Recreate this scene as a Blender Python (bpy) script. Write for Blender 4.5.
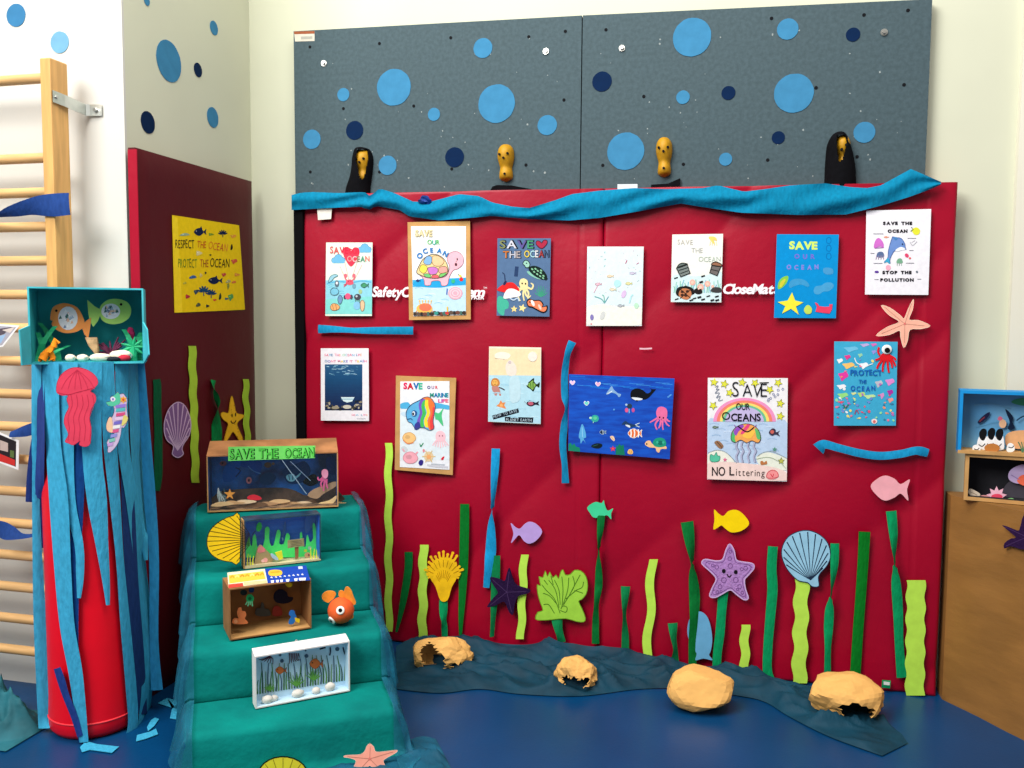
import bpy, bmesh, math, random
from mathutils import Vector, Matrix, noise as mnoise
random.seed(7)
scene = bpy.context.scene
for o in list(bpy.data.objects):
    bpy.data.objects.remove(o)

# ------------------------------------------------------------------ camera
F = 872.7
CAM = Vector((0.4683, -3.2969, 1.3406))
RIGHT = Vector((0.97126501, 0.23790846, 0.0066215))
DOWN = Vector((0.02416856, -0.07091459, -0.99718955))
FWD = Vector((-0.23677027, 0.96869535, -0.07462676))
cam = bpy.data.cameras.new('camera')
cam.sensor_width = 36.0
cam.lens = F * 36.0 / 1024.0
cam.clip_start = 0.05
cam_o = bpy.data.objects.new('camera', cam)
R3 = Matrix((RIGHT, -DOWN, -FWD)).transposed()
cam_o.matrix_world = Matrix.Translation(CAM) @ R3.to_4x4()
scene.collection.objects.link(cam_o)
scene.camera = cam_o

# ------------------------------------------------------------------ world, lights, exposure
w = bpy.data.worlds.new('world')
scene.world = w
w.use_nodes = True
bg = w.node_tree.nodes['Background']
bg.inputs['Color'].default_value = (1.0, 0.97, 0.93, 1)
bg.inputs['Strength'].default_value = 0.40

def area(name, loc, target, sx, sy, power, col):
    l = bpy.data.lights.new(name, 'AREA')
    l.shape = 'RECTANGLE'
    l.size, l.size_y, l.energy, l.color = sx, sy, power, col
    o = bpy.data.objects.new(name, l)
    o.location = loc
    d = Vector(target) - Vector(loc)
    o.rotation_euler = d.to_track_quat('-Z', 'Y').to_euler()
    scene.collection.objects.link(o)
    return o
area('gym_window_light', (-2.2, -4.1, 4.3), (-0.4, 0, 0.9), 2.4, 2.0, 300, (1.0, 0.98, 0.95))
area('ceiling_lamp_light', (0.0, -1.7, 4.1), (0.0, -1.3, 0.0), 3.2, 1.0, 130, (1.0, 0.96, 0.90))
scene.view_settings.view_transform = 'Standard'
scene.view_settings.look = 'None'
scene.view_settings.exposure = -0.15
scene.view_settings.gamma = 1.0
scene.view_settings.use_curve_mapping = False

# ------------------------------------------------------------------ materials
def lin(c):
    if isinstance(c, str):
        c = c.lstrip('#')
        c = tuple(int(c[i:i+2], 16) for i in (0, 2, 4))
    r = []
    for x in c:
        x = x / 255.0
        r.append(x / 12.92 if x <= 0.04045 else ((x + 0.055) / 1.055) ** 2.4)
    return tuple(r)

MATS = {}
def material(name, col, rough=0.8, spec=0.25, var=0.08, scale=30.0, bump=0.0, metal=0.0, col2=None, alpha=1.0,
             stretch=(1, 1, 1), bscale=None, trans=0.0, detail=3.0, coat=0.0):
    key = (name, str(col), rough, var, scale, bump, str(col2), alpha, stretch)
    if key in MATS:
        return MATS[key]
    m = bpy.data.materials.new(name)
    m.use_nodes = True
    nt = m.node_tree
    b = nt.nodes['Principled BSDF']
    c = lin(col)
    tc = nt.nodes.new('ShaderNodeTexCoord')
    mp = nt.nodes.new('ShaderNodeMapping')
    mp.inputs['Scale'].default_value = stretch
    nt.links.new(tc.outputs['Object'], mp.inputs['Vector'])
    nz = nt.nodes.new('ShaderNodeTexNoise')
    nz.inputs['Scale'].default_value = scale
    nz.inputs['Detail'].default_value = detail
    nt.links.new(mp.outputs['Vector'], nz.inputs['Vector'])
    mix = nt.nodes.new('ShaderNodeMix')
    mix.data_type = 'RGBA'
    ca = lin(col2) if col2 else tuple(x * (1 - var) for x in c)
    cb = c if col2 else tuple(min(1, x * (1 + var)) for x in c)
    mix.inputs['A'].default_value = (*ca, 1)
    mix.inputs['B'].default_value = (*cb, 1)
    rp = nt.nodes.new('ShaderNodeMapRange')
    rp.inputs['From Min'].default_value = 0.35
    rp.inputs['From Max'].default_value = 0.65
    nt.links.new(nz.outputs['Fac'], rp.inputs['Value'])
    nt.links.new(rp.outputs['Result'], mix.inputs['Factor'])
    nt.links.new(mix.outputs['Result'], b.inputs['Base Color'])
    b.inputs['Roughness'].default_value = rough
    b.inputs['Specular IOR Level'].default_value = spec
    b.inputs['Metallic'].default_value = metal
    b.inputs['Alpha'].default_value = alpha
    b.inputs['Transmission Weight'].default_value = trans
    b.inputs['Coat Weight'].default_value = coat
    if bump:
        bp = nt.nodes.new('ShaderNodeBump')
        bp.inputs['Strength'].default_value = bump
        bp.inputs['Distance'].default_value = 0.01
        if bscale:
            n2 = nt.nodes.new('ShaderNodeTexNoise')
            n2.inputs['Scale'].default_value = bscale
            n2.inputs['Detail'].default_value = 4
            nt.links.new(mp.outputs['Vector'], n2.inputs['Vector'])
            nt.links.new(n2.outputs['Fac'], bp.inputs['Height'])
        else:
            nt.links.new(nz.outputs['Fac'], bp.inputs['Height'])
        nt.links.new(bp.outputs['Normal'], b.inputs['Normal'])
    MATS[key] = m
    return m

def paper(c):
    return material('paper', c, rough=0.85, spec=0.15, var=0.04, scale=60)
def crepe(c):
    return material('crepe_paper', c, rough=0.85, spec=0.15, var=0.10, scale=90, bump=0.35, stretch=(1, 1, 0.35))
def card(c):
    return material('card', c, rough=0.8, spec=0.1, var=0.06, scale=25)
def felt(c):
    return material('felt', c, rough=0.95, spec=0.05, var=0.15, scale=160, bump=0.3)

# ------------------------------------------------------------------ geometry helpers
def ray(px, py):
    return (RIGHT * ((px - 512) / F) + DOWN * ((py - 384) / F) + FWD)

class Plane:
    def __init__(self, o, n):
        self.o = Vector(o)
        self.n = Vector(n).normalized()
    def at(self, px, py, off=0.0):
        d = ray(px, py)
        t = (self.o + self.n * off - CAM).dot(self.n) / d.dot(self.n)
        return CAM + d * t

def project(P):
    v = Vector(P) - CAM
    z = v.dot(FWD)
    return (512 + F * v.dot(RIGHT) / z, 384 + F * v.dot(DOWN) / z)

def inpoly(x, y, P):
    c = False
    j = len(P) - 1
    for i in range(len(P)):
        if ((P[i][1] > y) != (P[j][1] > y)) and (x < (P[j][0] - P[i][0]) * (y - P[i][1]) / (P[j][1] - P[i][1]) + P[i][0]):
            c = not c
        j = i
    return c

class MB:
    def __init__(self):
        self.v, self.f, self.m, self.mats = [], [], [], []
    def mi(self, mat):
        if mat not in self.mats:
            self.mats.append(mat)
        return self.mats.index(mat)
    def add(self, vs, fs, mat):
        b = len(self.v)
        self.v += [Vector(x) for x in vs]
        k = self.mi(mat)
        for f in fs:
            self.f.append([b + i for i in f])
            self.m.append(k)
    def prism(self, front, back, mat, side=None):
        n = len(front)
        self.add(front, [list(range(n))], mat)
        self.add(list(front) + list(back), [[n + i for i in reversed(range(n))]] +
                 [[i, n + i, n + (i + 1) % n, (i + 1) % n] for i in range(n)], side or mat)
    def box(self, c, X, Y, Z, mat):
        c, X, Y, Z = Vector(c), Vector(X), Vector(Y), Vector(Z)
        vs = [c + X * a + Y * b + Z * d for d in (0, 1) for b in (0, 1) for a in (0, 1)]
        self.add(vs, [[0, 2, 3, 1], [4, 5, 7, 6], [0, 1, 5, 4], [2, 6, 7, 3], [0, 4, 6, 2], [1, 3, 7, 5]], mat)
    def abox(self, x0, x1, y0, y1, z0, z1, mat):
        self.box((x0, y0, z0), (x1 - x0, 0, 0), (0, y1 - y0, 0), (0, 0, z1 - z0), mat)
    def grid(self, rows, mat, closed=False):
        nr, nc = len(rows), len(rows[0])
        vs = [p for r in rows for p in r]
        fs = []
        for i in range(nr - 1):
            for j in range(nc if closed else nc - 1):
                fs.append([i * nc + j, i * nc + (j + 1) % nc, (i + 1) * nc + (j + 1) % nc, (i + 1) * nc + j])
        self.add(vs, fs, mat)
    def tube(self, pts, radii, mat, n=10, caps=True):
        pts = [Vector(p) for p in pts]
        if not isinstance(radii, (list, tuple)):
            radii = [radii] * len(pts)
        rows = []
        for i, p in enumerate(pts):
            d = (pts[min(i + 1, len(pts) - 1)] - pts[max(i - 1, 0)]).normalized()
            a = d.cross(Vector((0, 0, 1)))
            if a.length < 0.05:
                a = d.cross(Vector((0, 1, 0)))
            a.normalize()
            b = d.cross(a)
            rows.append([p + (a * math.cos(2 * math.pi * k / n) + b * math.sin(2 * math.pi * k / n)) * radii[i] for k in range(n)])
        base = len(self.v)
        self.grid(rows, mat, closed=True)
        if caps:
            self.add(rows[0], [list(range(n))], mat)
            self.add(rows[-1], [list(reversed(range(n)))], mat)
    def ball(self, c, r, mat, seg=12, ring=8, jit=0.0, axes=None, seed=0):
        c = Vector(c)
        if isinstance(r, (int, float)):
            r = (r, r, r)
        A = axes or (Vector((1, 0, 0)), Vector((0, 1, 0)), Vector((0, 0, 1)))
        rnd = random.Random(seed)
        rows = []
        for i in range(ring + 1):
            th = math.pi * i / ring
            row = []
            for k in range(seg):
                ph = 2 * math.pi * k / seg
                s = 1 + (rnd.uniform(-jit, jit) if jit and 0 < i < ring else 0)
                row.append(c + A[0] * (r[0] * s * math.sin(th) * math.cos(ph)) + A[1] * (r[1] * s * math.sin(th) * math.sin(ph)) + A[2] * (r[2] * s * math.cos(th)))
            rows.append(row)
        self.grid(rows, mat, closed=True)
    def build(self, name, parent=None, loc=None, smooth=False, weld=True, sharp=None):
        if loc is None:
            if parent is not None:
                loc = parent_loc(parent)
            else:
                lo = [min(p[i] for p in self.v) for i in range(3)]
                hi = [max(p[i] for p in self.v) for i in range(3)]
                loc = Vector([(lo[i] + hi[i]) / 2 for i in range(3)])
        loc = Vector(loc)
        me = bpy.data.meshes.new(name)
        me.from_pydata([tuple(p - loc) for p in self.v], [], self.f)
        for m in self.mats:
            me.materials.append(m)
        me.polygons.foreach_set('material_index', self.m)
        if weld:
            bm = bmesh.new()
            bm.from_mesh(me)
            bmesh.ops.remove_doubles(bm, verts=bm.verts, dist=1e-6)
            bmesh.ops.dissolve_degenerate(bm, edges=bm.edges, dist=1e-7)
            if smooth:
                for f in bm.faces:
                    f.smooth = True
                if sharp:
                    for e in bm.edges:
                        if len(e.link_faces) == 2 and e.calc_face_angle(0) > sharp:
                            e.smooth = False
            bm.to_mesh(me)
            bm.free()
        me.update()
        o = bpy.data.objects.new(name, me)
        scene.collection.objects.link(o)
        if parent is not None:
            o.parent = parent
            o.location = loc - parent_loc(parent)
        else:
            o.location = loc
        return o

def parent_loc(p):
    l = Vector(p.location)
    while p.parent is not None:
        p = p.parent
        l = l + p.location
    return l

def tag(o, label, cat=None, group=None, kind=None):
    if label:
        o['label'] = label
    if cat:
        o['category'] = cat
    if group:
        o['group'] = group
    if kind:
        o['kind'] = kind
    return o

def thing(name, label, cat, loc, group=None):
    o = bpy.data.objects.new(name, None)
    o.empty_display_size = 0.05
    o.location = loc
    scene.collection.objects.link(o)
    return tag(o, label, cat, group)

def struct(o):
    o['kind'] = 'structure'
    return o

def catmull(P, n=6):
    out = []
    for i in range(len(P) - 1):
        p0, p1, p2, p3 = P[max(i - 1, 0)], P[i], P[i + 1], P[min(i + 2, len(P) - 1)]
        for k in range(n):
            t = k / n
            out.append(tuple(0.5 * (2 * b + (c - a) * t + (2 * a - 5 * b + 4 * c - d) * t * t + (3 * b - a - 3 * c + d) * t ** 3)
                             for a, b, c, d in zip(p0, p1, p2, p3)))
    out.append(tuple(P[-1]))
    return out

def smooth_closed(P, n=4):
    N = len(P)
    out = []
    for i in range(N):
        p0, p1, p2, p3 = P[i - 1], P[i], P[(i + 1) % N], P[(i + 2) % N]
        for k in range(n):
            t = k / n
            out.append(tuple(0.5 * (2 * b + (c - a) * t + (2 * a - 5 * b + 4 * c - d) * t * t + (3 * b - a - 3 * c + d) * t ** 3)
                             for a, b, c, d in zip(p0, p1, p2, p3)))
    return out

# ------------------------------------------------------------------ lettering
GLY = {}
def glyph(ch, bold=0.0):
    key = (ch, bold)
    if key not in GLY:
        cu = bpy.data.curves.new('glyph', 'FONT')
        cu.body = ch
        cu.size = 1.0
        cu.offset = bold
        cu.resolution_u = 3
        cu.fill_mode = 'FRONT'
        ob = bpy.data.objects.new('glyph', cu)
        me = bpy.data.meshes.new_from_object(ob)
        vs = [(v.co.x, v.co.y) for v in me.vertices]
        fs = [list(p.vertices) for p in me.polygons]
        bpy.data.objects.remove(ob)
        bpy.data.meshes.remove(me)
        bpy.data.curves.remove(cu)
        GLY[key] = (vs, fs)
    return GLY[key]

class Draw(MB):
    """Ink, paint or glued paper on a plane: every shape is given where it sits on that plane."""
    def __init__(self, plane, base=0.0, tr=(0, 0, 1)):
        super().__init__()
        self.pl, self.b, self.tr = plane, base, tr
        self.seq = 0
    def lay(self, L):
        self.seq += 1
        return self.b + L * 0.0003 + self.seq * 3e-6
    def P(self, p, off):
        return self.pl.at(self.tr[0] + p[0] / self.tr[2], self.tr[1] + p[1] / self.tr[2], off)
    def slab(self, pts, col, z=0.0, t=0.0015, mat=None, side=None):
        m = mat or paper(col)
        fr = [self.P(p, self.b + z + t) for p in pts]
        self.prism(fr, [q - self.pl.n * t for q in fr], m, side)
        self.b += z + t
        if len(pts) == 4 and not getattr(self, 'clip', None):
            cx, cy = sum(p[0] for p in pts) / 4, sum(p[1] for p in pts) / 4
            self.clip = [(cx + (x - cx) * .997, cy + (y - cy) * .997) for x, y in pts]
    def cut(self, pts):
        C = getattr(self, 'clip', None)
        if not C:
            return pts
        out = list(pts)
        for i in range(4):
            a, b_ = C[i], C[(i + 1) % 4]
            def side(p):
                return (b_[0] - a[0]) * (p[1] - a[1]) - (b_[1] - a[1]) * (p[0] - a[0])
            src, out = out, []
            for j in range(len(src)):
                p, q = src[j], src[(j + 1) % len(src)]
                s0, s1 = side(p), side(q)
                if s0 >= 0:
                    out.append(p)
                if (s0 >= 0) != (s1 >= 0):
                    t = s0 / (s0 - s1)
                    out.append((p[0] + (q[0] - p[0]) * t, p[1] + (q[1] - p[1]) * t))
            if len(out) < 3:
                return []
        return out
    def poly(self, pts, col, L=1, mat=None):
        m = mat or paper(col)
        pts = self.cut(pts)
        if len(pts) < 3:
            return
        lv = self.lay(L)
        self.add([self.P(p, lv) for p in pts], [list(range(len(pts)))], m)
    def blob(self, pts, col, L=1, mat=None, n=4):
        self.poly(smooth_closed(pts, n), col, L, mat)
    def ell(self, cx, cy, rx, ry, col, L=1, rot=0, n=18, mat=None):
        a = math.radians(rot)
        self.poly([(cx + rx * math.cos(t) * math.cos(a) - ry * math.sin(t) * math.sin(a),
                    cy + rx * math.cos(t) * math.sin(a) + ry * math.sin(t) * math.cos(a))
                   for t in [2 * math.pi * k / n for k in range(n)]], col, L, mat)
    def line(self, pts, w, col, L=1, mat=None, curve=True, w2=None):
        if curve and len(pts) > 2:
            pts = catmull(pts, 5)
        m = mat or paper(col)
        C = getattr(self, 'clip', None)
        if C:
            pts = [p for p in pts if inpoly(p[0], p[1], C)]
            if len(pts) < 2:
                return
        vs, fs = [], []
        N = len(pts)
        lv = self.lay(L)
        for i, p in enumerate(pts):
            a, b = pts[max(i - 1, 0)], pts[min(i + 1, N - 1)]
            dx, dy = b[0] - a[0], b[1] - a[1]
            l = math.hypot(dx, dy) or 1
            ww = w if w2 is None else w + (w2 - w) * i / (N - 1)
            nx, ny = -dy / l * ww / 2, dx / l * ww / 2
            vs += [self.P((p[0] + nx, p[1] + ny), lv), self.P((p[0] - nx, p[1] - ny), lv)]
        for i in range(N - 1):
            fs.append([2 * i, 2 * i + 1, 2 * i + 3, 2 * i + 2])
        self.add(vs, fs, m)
    def outline(self, pts, w, col, L=2, smooth=True):
        q = smooth_closed(pts, 4) if smooth else list(pts)
        self.line(q + [q[0]], w, col, L, curve=False)
    def char(self, ch, x, y, h, col, L=2, rot=0, sx=1.0, bold=0.0, shear=0.0):
        """one letter, lower left corner at x, y, cap height h"""
        vs, fs = glyph(ch, bold)
        if not vs:
            return h * 0.45 * sx
        k = h / 0.72
        x0 = min(v[0] for v in vs)
        x1 = max(v[0] for v in vs)
        a = math.radians(rot)
        m = paper(col)
        out = []
        lv = self.lay(L)
        for vx, vy in vs:
            X, Y = (vx - x0 + shear * vy) * k * sx, -vy * k
            out.append(self.P((x + X * math.cos(a) - Y * math.sin(a), y + X * math.sin(a) + Y * math.cos(a)), lv))
        self.add(out, fs, m)
        return (x1 - x0) * k * sx
    def text(self, s, x, y, h, col, L=2, width=None, slope=0.0, bold=0.0, jit=0.0, rot=0, shear=0.0, seed=1, gap=0.14, slots=False, halo=None):
        """a line of lettering from x, y (baseline); col may be one colour or a list for each letter"""
        rnd = random.Random(seed)
        f_start = len(self.f)
        k = h / 0.72
        ws = []
        for ch in s:
            vs, fs = glyph(ch, 0.0)
            ws.append((max(v[0] for v in vs) - min(v[0] for v in vs)) * k if vs else h * 0.45)
        tot = sum(ws) + gap * h * (len(s) - 1)
        sx = width / tot if width else 1.0
        cx = x
        ci = 0
        for ch, wd in zip(s, ws):
            c = col if isinstance(col, (str, tuple)) else col[ci % len(col)]
            if ch != ' ':
                ci += 1
                dy = rnd.uniform(-jit, jit) * h
                rr = rot + math.degrees(math.atan(slope)) + rnd.uniform(-jit, jit) * 25
                if halo:
                    self.char(ch, cx, y + slope * (cx - x) + dy, h, halo, L, rr, sx, bold + 0.03, shear)
                    self.char(ch, cx, y + slope * (cx - x) + dy, h, c, L + 1, rr, sx, bold - 0.015, shear)
                else:
                    self.char(ch, cx, y + slope * (cx - x) + dy, h, c, L, rr, sx, bold, shear)
            cx += (wd + gap * h) * sx
        self.lines = getattr(self, 'lines', []) + [(f_start, len(self.f))]
    def build(self, name, parent=None, **kw):
        L = getattr(self, 'lines', [])
        if name == 'lettering' and len(L) > 1 and parent is not None:
            # every line of lettering is a part of its own
            taken = set()
            o = None
            segs = [list(range(a, b_)) for a, b_ in L]
            for sgm in segs:
                taken.update(sgm)
            rest = [i for i in range(len(self.f)) if i not in taken]
            for sgm in segs + ([rest] if rest else []):
                m = MB()
                for i in sgm:
                    m.add([self.v[j] for j in self.f[i]], [list(range(len(self.f[i])))], self.mats[self.m[i]])
                o = m.build('lettering', parent, **kw)
            return o
        return super().build(name, parent, **kw)
    def star(self, cx, cy, r, col, L=1, k=0.45, rot=-90, n=5, edge=None, ew=1):
        pts = [(cx + (r if i % 2 == 0 else r * k) * math.cos(math.radians(rot + 180 * i / n)),
                cy + (r if i % 2 == 0 else r * k) * math.sin(math.radians(rot + 180 * i / n))) for i in range(2 * n)]
        self.poly(pts, col, L)
        if edge:
            self.line(pts + [pts[0]], ew, edge, L + 1, curve=False)
    def fish(self, cx, cy, l, h, col, L=1, rot=0, flip=1, edge=None, ew=1, eye='#101010'):
        a = math.radians(rot)
        def T(x, y):
            x *= flip
            return (cx + x * math.cos(a) - y * math.sin(a), cy + x * math.sin(a) + y * math.cos(a))
        pts = [T(-l * .5, 0), T(-l * .32, -h * .36), T(-l * .05, -h * .5), T(l * .2, -h * .25), T(l * .28, -h * .08), T(l * .5, -h * .4),
               T(l * .45, 0), T(l * .5, h * .4), T(l * .28, h * .08), T(l * .2, h * .25), T(-l * .05, h * .5), T(-l * .32, h * .36)]
        self.blob(pts, col, L, n=3)
        if edge:
            self.outline(pts, ew, edge, L + 1)
        if eye:
            e = T(-l * .3, -h * .1)
            self.ell(e[0], e[1], h * .07, h * .07, eye, L + 2, n=8)

# surfaces of the place
MATF = Plane((0, 0, 0), (0, -1, 0))            # front of the folded red mats
PANEL = Plane((0, 0.065, 0), (0, -1, 0))       # climbing panels
SIDE = Plane((-1.458, 0, 0), (1, 0, 0))         # front of the mat on the side wall
SIDEW = Plane((-1.515, 0, 0), (1, 0, 0))        # side wall
BARW = Plane((0, -0.70, 0), (0, -1, 0))        # wall behind the wall bars
FLOOR = Plane((0, 0, 0), (0, 0, 1))
BACKY = 0.11
# ================================================================== THE ROOM
wall_m = material('wall_paint', (206, 208, 186), rough=0.9, spec=0.1, var=0.02, scale=3)
wallw_m = material('white_wall_paint', (206, 205, 198), rough=0.9, spec=0.1, var=0.015, scale=3)
floor_m = material('blue_gym_mat', (0, 60, 106), rough=0.36, spec=0.35, var=0.12, scale=2.2, bump=0.05, bscale=120)
b = MB(); b.abox(-4.5, 4.5, -6.5, 0.3, -0.04, 0, floor_m); struct(b.build('floor'))
b = MB(); b.abox(-1.515, 3.2, BACKY, BACKY + 0.12, 0, 3.6, wall_m); struct(b.build('wall_back'))
b = MB(); b.abox(-4.5, -1.515, -0.70, -0.69, 0, 3.6, wallw_m); struct(b.build('wall_left'))
b = MB(); b.abox(-1.64, -1.515, -0.69, BACKY + 0.12, 0, 3.6, wall_m); struct(b.build('wall_side'))
b = MB(); b.abox(1.43, 3.2, BACKY - 0.03, BACKY, 0, 3.6, material('trim_paint', (226, 223, 206), rough=.9, spec=.1, var=.02, scale=3)); struct(b.build('trim_1'))

# ------------------------------------------------------------------ climbing panels
panel_m = material('grey_climbing_board', (68, 87, 94), rough=0.75, spec=0.3, var=0.16, scale=70, bump=0.06, col2=(60, 78, 84))
speck_m = material('chalk_mark', (140, 150, 150), var=0.1)
hole_m = material('bolt_hole_dark', (8, 10, 16), rough=0.9)
steel_m = material('steel', (190, 190, 185), rough=0.3, metal=1.0, var=0.05)
dark_edge = material('dark_board_edge', (38, 44, 48), rough=0.8)
HOLES_L = [(310, 47), (379.5, 43.5), (450.8, 37.8), (343.5, 108.6), (413.8, 106), (310.4, 172), (379.5, 172), (451.8, 169),
           (528.8, 36.8), (565.4, 31.4), (564, 100), (526, 165)]
HOLES_R = [(606, 29.8), (643.8, 96.5), (602.8, 165.3), (683.4, 164.3), (767.7, 160), (771.5, 18.4), (864, 15), (908, 10.4),
           (904, 84.8), (857, 156.8), (816, 87.8)]
BOLTS_L = [(324, 63.5), (546, 51.5)]
BOLTS_R = [(622, 48.4), (884, 32.5)]
def climbing_panel(x0, x1, z0, z1l, z1r, holes, bolts, label, seed):
    root = thing('climbing_board', label, 'climbing panel', ((x0 + x1) / 2, 0.065, z0), 'grey climbing panels')
    m = MB()
    fr = [Vector((x0, 0.065, z0)), Vector((x1, 0.065, z0)), Vector((x1, 0.065, z1r)), Vector((x0, 0.065, z1l))]
    m.prism(fr, [p + Vector((0, 0.044, 0)) for p in fr], panel_m, dark_edge)
    rnd = random.Random(seed)
    for i in range(46):
        x, z = rnd.uniform(x0 + .05, x1 - .05), rnd.uniform(1.86, min(z1l, z1r) - .05)
        if rnd.random() < .5:
            z = 1.86 + (z - 1.86) * .5
        r = rnd.uniform(.0012, .004)
        m.add([Vector((x + r * rnd.uniform(.6, 1.4) * math.cos(t), 0.0645, z + r * rnd.uniform(.6, 1.6) * math.sin(t))) for t in [k * 1.2566 for k in range(5)]],
              [[4, 3, 2, 1, 0]], speck_m)
    m.build('board', root)
    for px, py in holes:
        c = PANEL.at(px, py)
        m = MB()
        m.tube([c + Vector((0, 0.004, 0)), c - Vector((0, 0.0012, 0))], 0.0062, hole_m, 12)
        m.build('bolt_hole', root)
    for px, py in bolts:
        c = PANEL.at(px, py)
        m = MB()
        m.tube([c + Vector((0, 0.002, 0)), c - Vector((0, 0.004, 0))], [0.013, 0.012], steel_m, 14)
        m.tube([c - Vector((0, 0.004, 0)), c - Vector((0, 0.012, 0))], [0.008, 0.007], steel_m, 6)
        m.build('anchor_bolt', root)
    return root
pl = climbing_panel(-1.287, -0.091, 1.15, 2.512, 2.487, HOLES_L, BOLTS_L, 'left grey climbing panel with paper bubbles and a sticker in its corner', 3)
climbing_panel(-0.087, 1.133, 1.15, 2.487, 2.452, HOLES_R, BOLTS_R, 'right grey climbing panel with paper bubbles reaching the right wall', 4)
d = Draw(PANEL, 0.0002)
d.slab([(294, 31.5), (314.5, 31), (314.5, 41), (295, 41.5)], (205, 200, 185), t=0.0008)
d.poly([(293.8, 31.3), (314.8, 30.8), (314.6, 33.6), (294, 34.2)], (150, 85, 55), 1)
d.poly([(301, 36.6), (312.5, 36.2), (312.4, 39), (301, 39.4)], (165, 165, 155), 1)
d.build('sticker', pl)

# paper bubbles
LB, DB = (60, 126, 166), (3, 32, 68)
def bubble(plane, px, py, rx, col, label, ry=None, group=None, off=0.002):
    c = plane.at(px, py)
    e = (plane.at(px + rx, py) - c).length
    if ry:
        e = (plane.at(px, py + ry) - c).length
    n = plane.n
    u = Vector((0, 0, 1)).cross(n).normalized()
    rnd = random.Random(int(px * 7 + py))
    pts = [c + n * off + (u * math.cos(t) + Vector((0, 0, 1)) * math.sin(t)) * e * (1 + rnd.uniform(-.012, .012)) for t in [2 * math.pi * k / 28 for k in range(28)]]
    m = MB()
    m.prism(pts, [p - n * 0.0014 for p in pts], card(col))
    tag(m.build('paper_bubble'), label, 'paper bubble', group or 'paper bubbles on the climbing panels')
for a in [
    (343.5, 94.7, 6, LB, 'tiny light blue paper bubble left of the big one on the left grey panel'),
    (394, 87.4, 17, LB, 'large light blue paper bubble on the left half of the left grey panel'),
    (483, 48.2, 9.4, LB, 'medium light blue paper bubble near the top edge of the left grey panel'),
    (496.6, 103.7, 18.4, LB, 'largest light blue paper bubble on the left panel, above a yellow hold'),
    (434, 114.4, 6.1, LB, 'tiny light blue paper bubble between the two large ones on the left panel'),
    (354.8, 130.4, 8.6, DB, 'dark blue paper bubble just above the leftmost yellow hold'),
    (312, 139.4, 8.8, LB, 'light blue paper bubble nearest the left edge of the grey panels'),
    (387.7, 165.4, 9, LB, 'light blue paper bubble just right of the leftmost black draped hold'),
    (454.7, 157.3, 9.4, DB, 'dark blue paper bubble low on the panel between two yellow holds'),
    (547.3, 125.2, 9.7, LB, 'light blue paper bubble left of the seam between the two grey panels'),
    (602, 81.6, 9.8, DB, 'largest dark blue paper bubble, right of the seam between the grey panels'),
    (625.6, 151.3, 18.6, LB, 'large light blue paper bubble left of the third yellow hold'),
    (692, 37.3, 19.3, LB, 'large light blue paper bubble near the top edge of the right grey panel'),
    (683, 97.3, 6.8, LB, 'small light blue paper bubble in the middle of the right grey panel'),
    (725.6, 159.3, 6.6, LB, 'small light blue paper bubble low down, right of the third yellow hold'),
    (728.4, 93, 7, DB, 'dark blue paper bubble left of the big bubble on the right grey panel'),
    (787.7, 29.2, 10.8, LB, 'medium light blue paper bubble high on the right panel above a large one'),
    (853, 34.7, 7.2, DB, 'dark blue paper bubble highest toward the right end of the right panel'),
    (793.7, 93.3, 20, LB, 'biggest light blue paper bubble, toward the right end of the right panel'),
    (778.3, 137.7, 6.6, DB, 'small dark blue paper bubble below the biggest light blue one'),
    (864.3, 132.4, 11, LB, 'light blue paper bubble beside the rightmost black draped hold')]:
    bubble(PANEL, *a)
g = 'paper bubbles on the white walls'
bubble(BARW, 16.3, 15.4, 9, (56, 116, 158), 'upper light blue paper bubble on white wall above the wall bars', 11.6, g)
bubble(BARW, 60, 42.4, 9.4, (108, 160, 190), 'pale blue paper bubble on white wall right above the wooden upright', 11, g)
bubble(SIDEW, 146.6, 1, 5, LB, 'light blue paper bubble on the side wall cut off by the top of the photo', 4.5, g)
bubble(SIDEW, 168.7, 61.2, 11, LB, 'largest light blue paper bubble on the side wall', 20.4, g)
bubble(SIDEW, 213.7, 28, 3.6, LB, 'small light blue paper bubble high on the side wall near the corner', 7, g)
bubble(SIDEW, 197.7, 70, 4, DB, 'small dark blue paper bubble on the side wall right of the largest one', 7, g)
bubble(SIDEW, 147.6, 122.4, 6.6, DB, 'dark blue paper bubble on the side wall above the corner of the red mat', 11, g)
bubble(SIDEW, 212.5, 117.4, 5, LB, 'light blue paper bubble on the side wall just above the red mat', 10, g)

# ------------------------------------------------------------------ climbing holds
hold_m = material('yellow_resin', (186, 136, 8), rough=0.55, spec=0.4, var=0.12, scale=40, bump=0.1)
black_m = material('black_fabric', (10, 10, 14), rough=0.9, spec=0.1, var=0.2, scale=60)
def loft(prof, depth, mat, seg=26, drop=None, thick=None):
    """rings of half ellipses standing out from the panel: prof = (px, py, half width px, depth factor)"""
    m = MB()
    rows = []
    pf = catmull(prof, 4 if not drop else 9)
    for (px, py, hw, dk) in pf:
        c = PANEL.at(px, py)
        e = (PANEL.at(px + max(hw, .05), py) - c).length
        rows.append([c + Vector((e * math.cos(t), -depth * dk * math.sin(t) - 0.0005, 0)) for t in [math.pi * k / seg for k in range(seg + 1)]])
    for i in range(len(rows) - 1):
        for j in range(seg):
            q = [rows[i][j], rows[i][j + 1], rows[i + 1][j + 1], rows[i + 1][j]]
            if drop:
                px, py = project((q[0] + q[1] + q[2] + q[3]) / 4)
                if inpoly(px, py, drop):
                    continue
            m.add(q, [[0, 1, 2, 3]], mat)
    if not drop:
        for i in range(len(rows) - 1):
            m.add([rows[i][0], rows[i + 1][0], rows[i + 1][-1], rows[i][-1]], [[0, 1, 2, 3]], mat)
    return m
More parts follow.
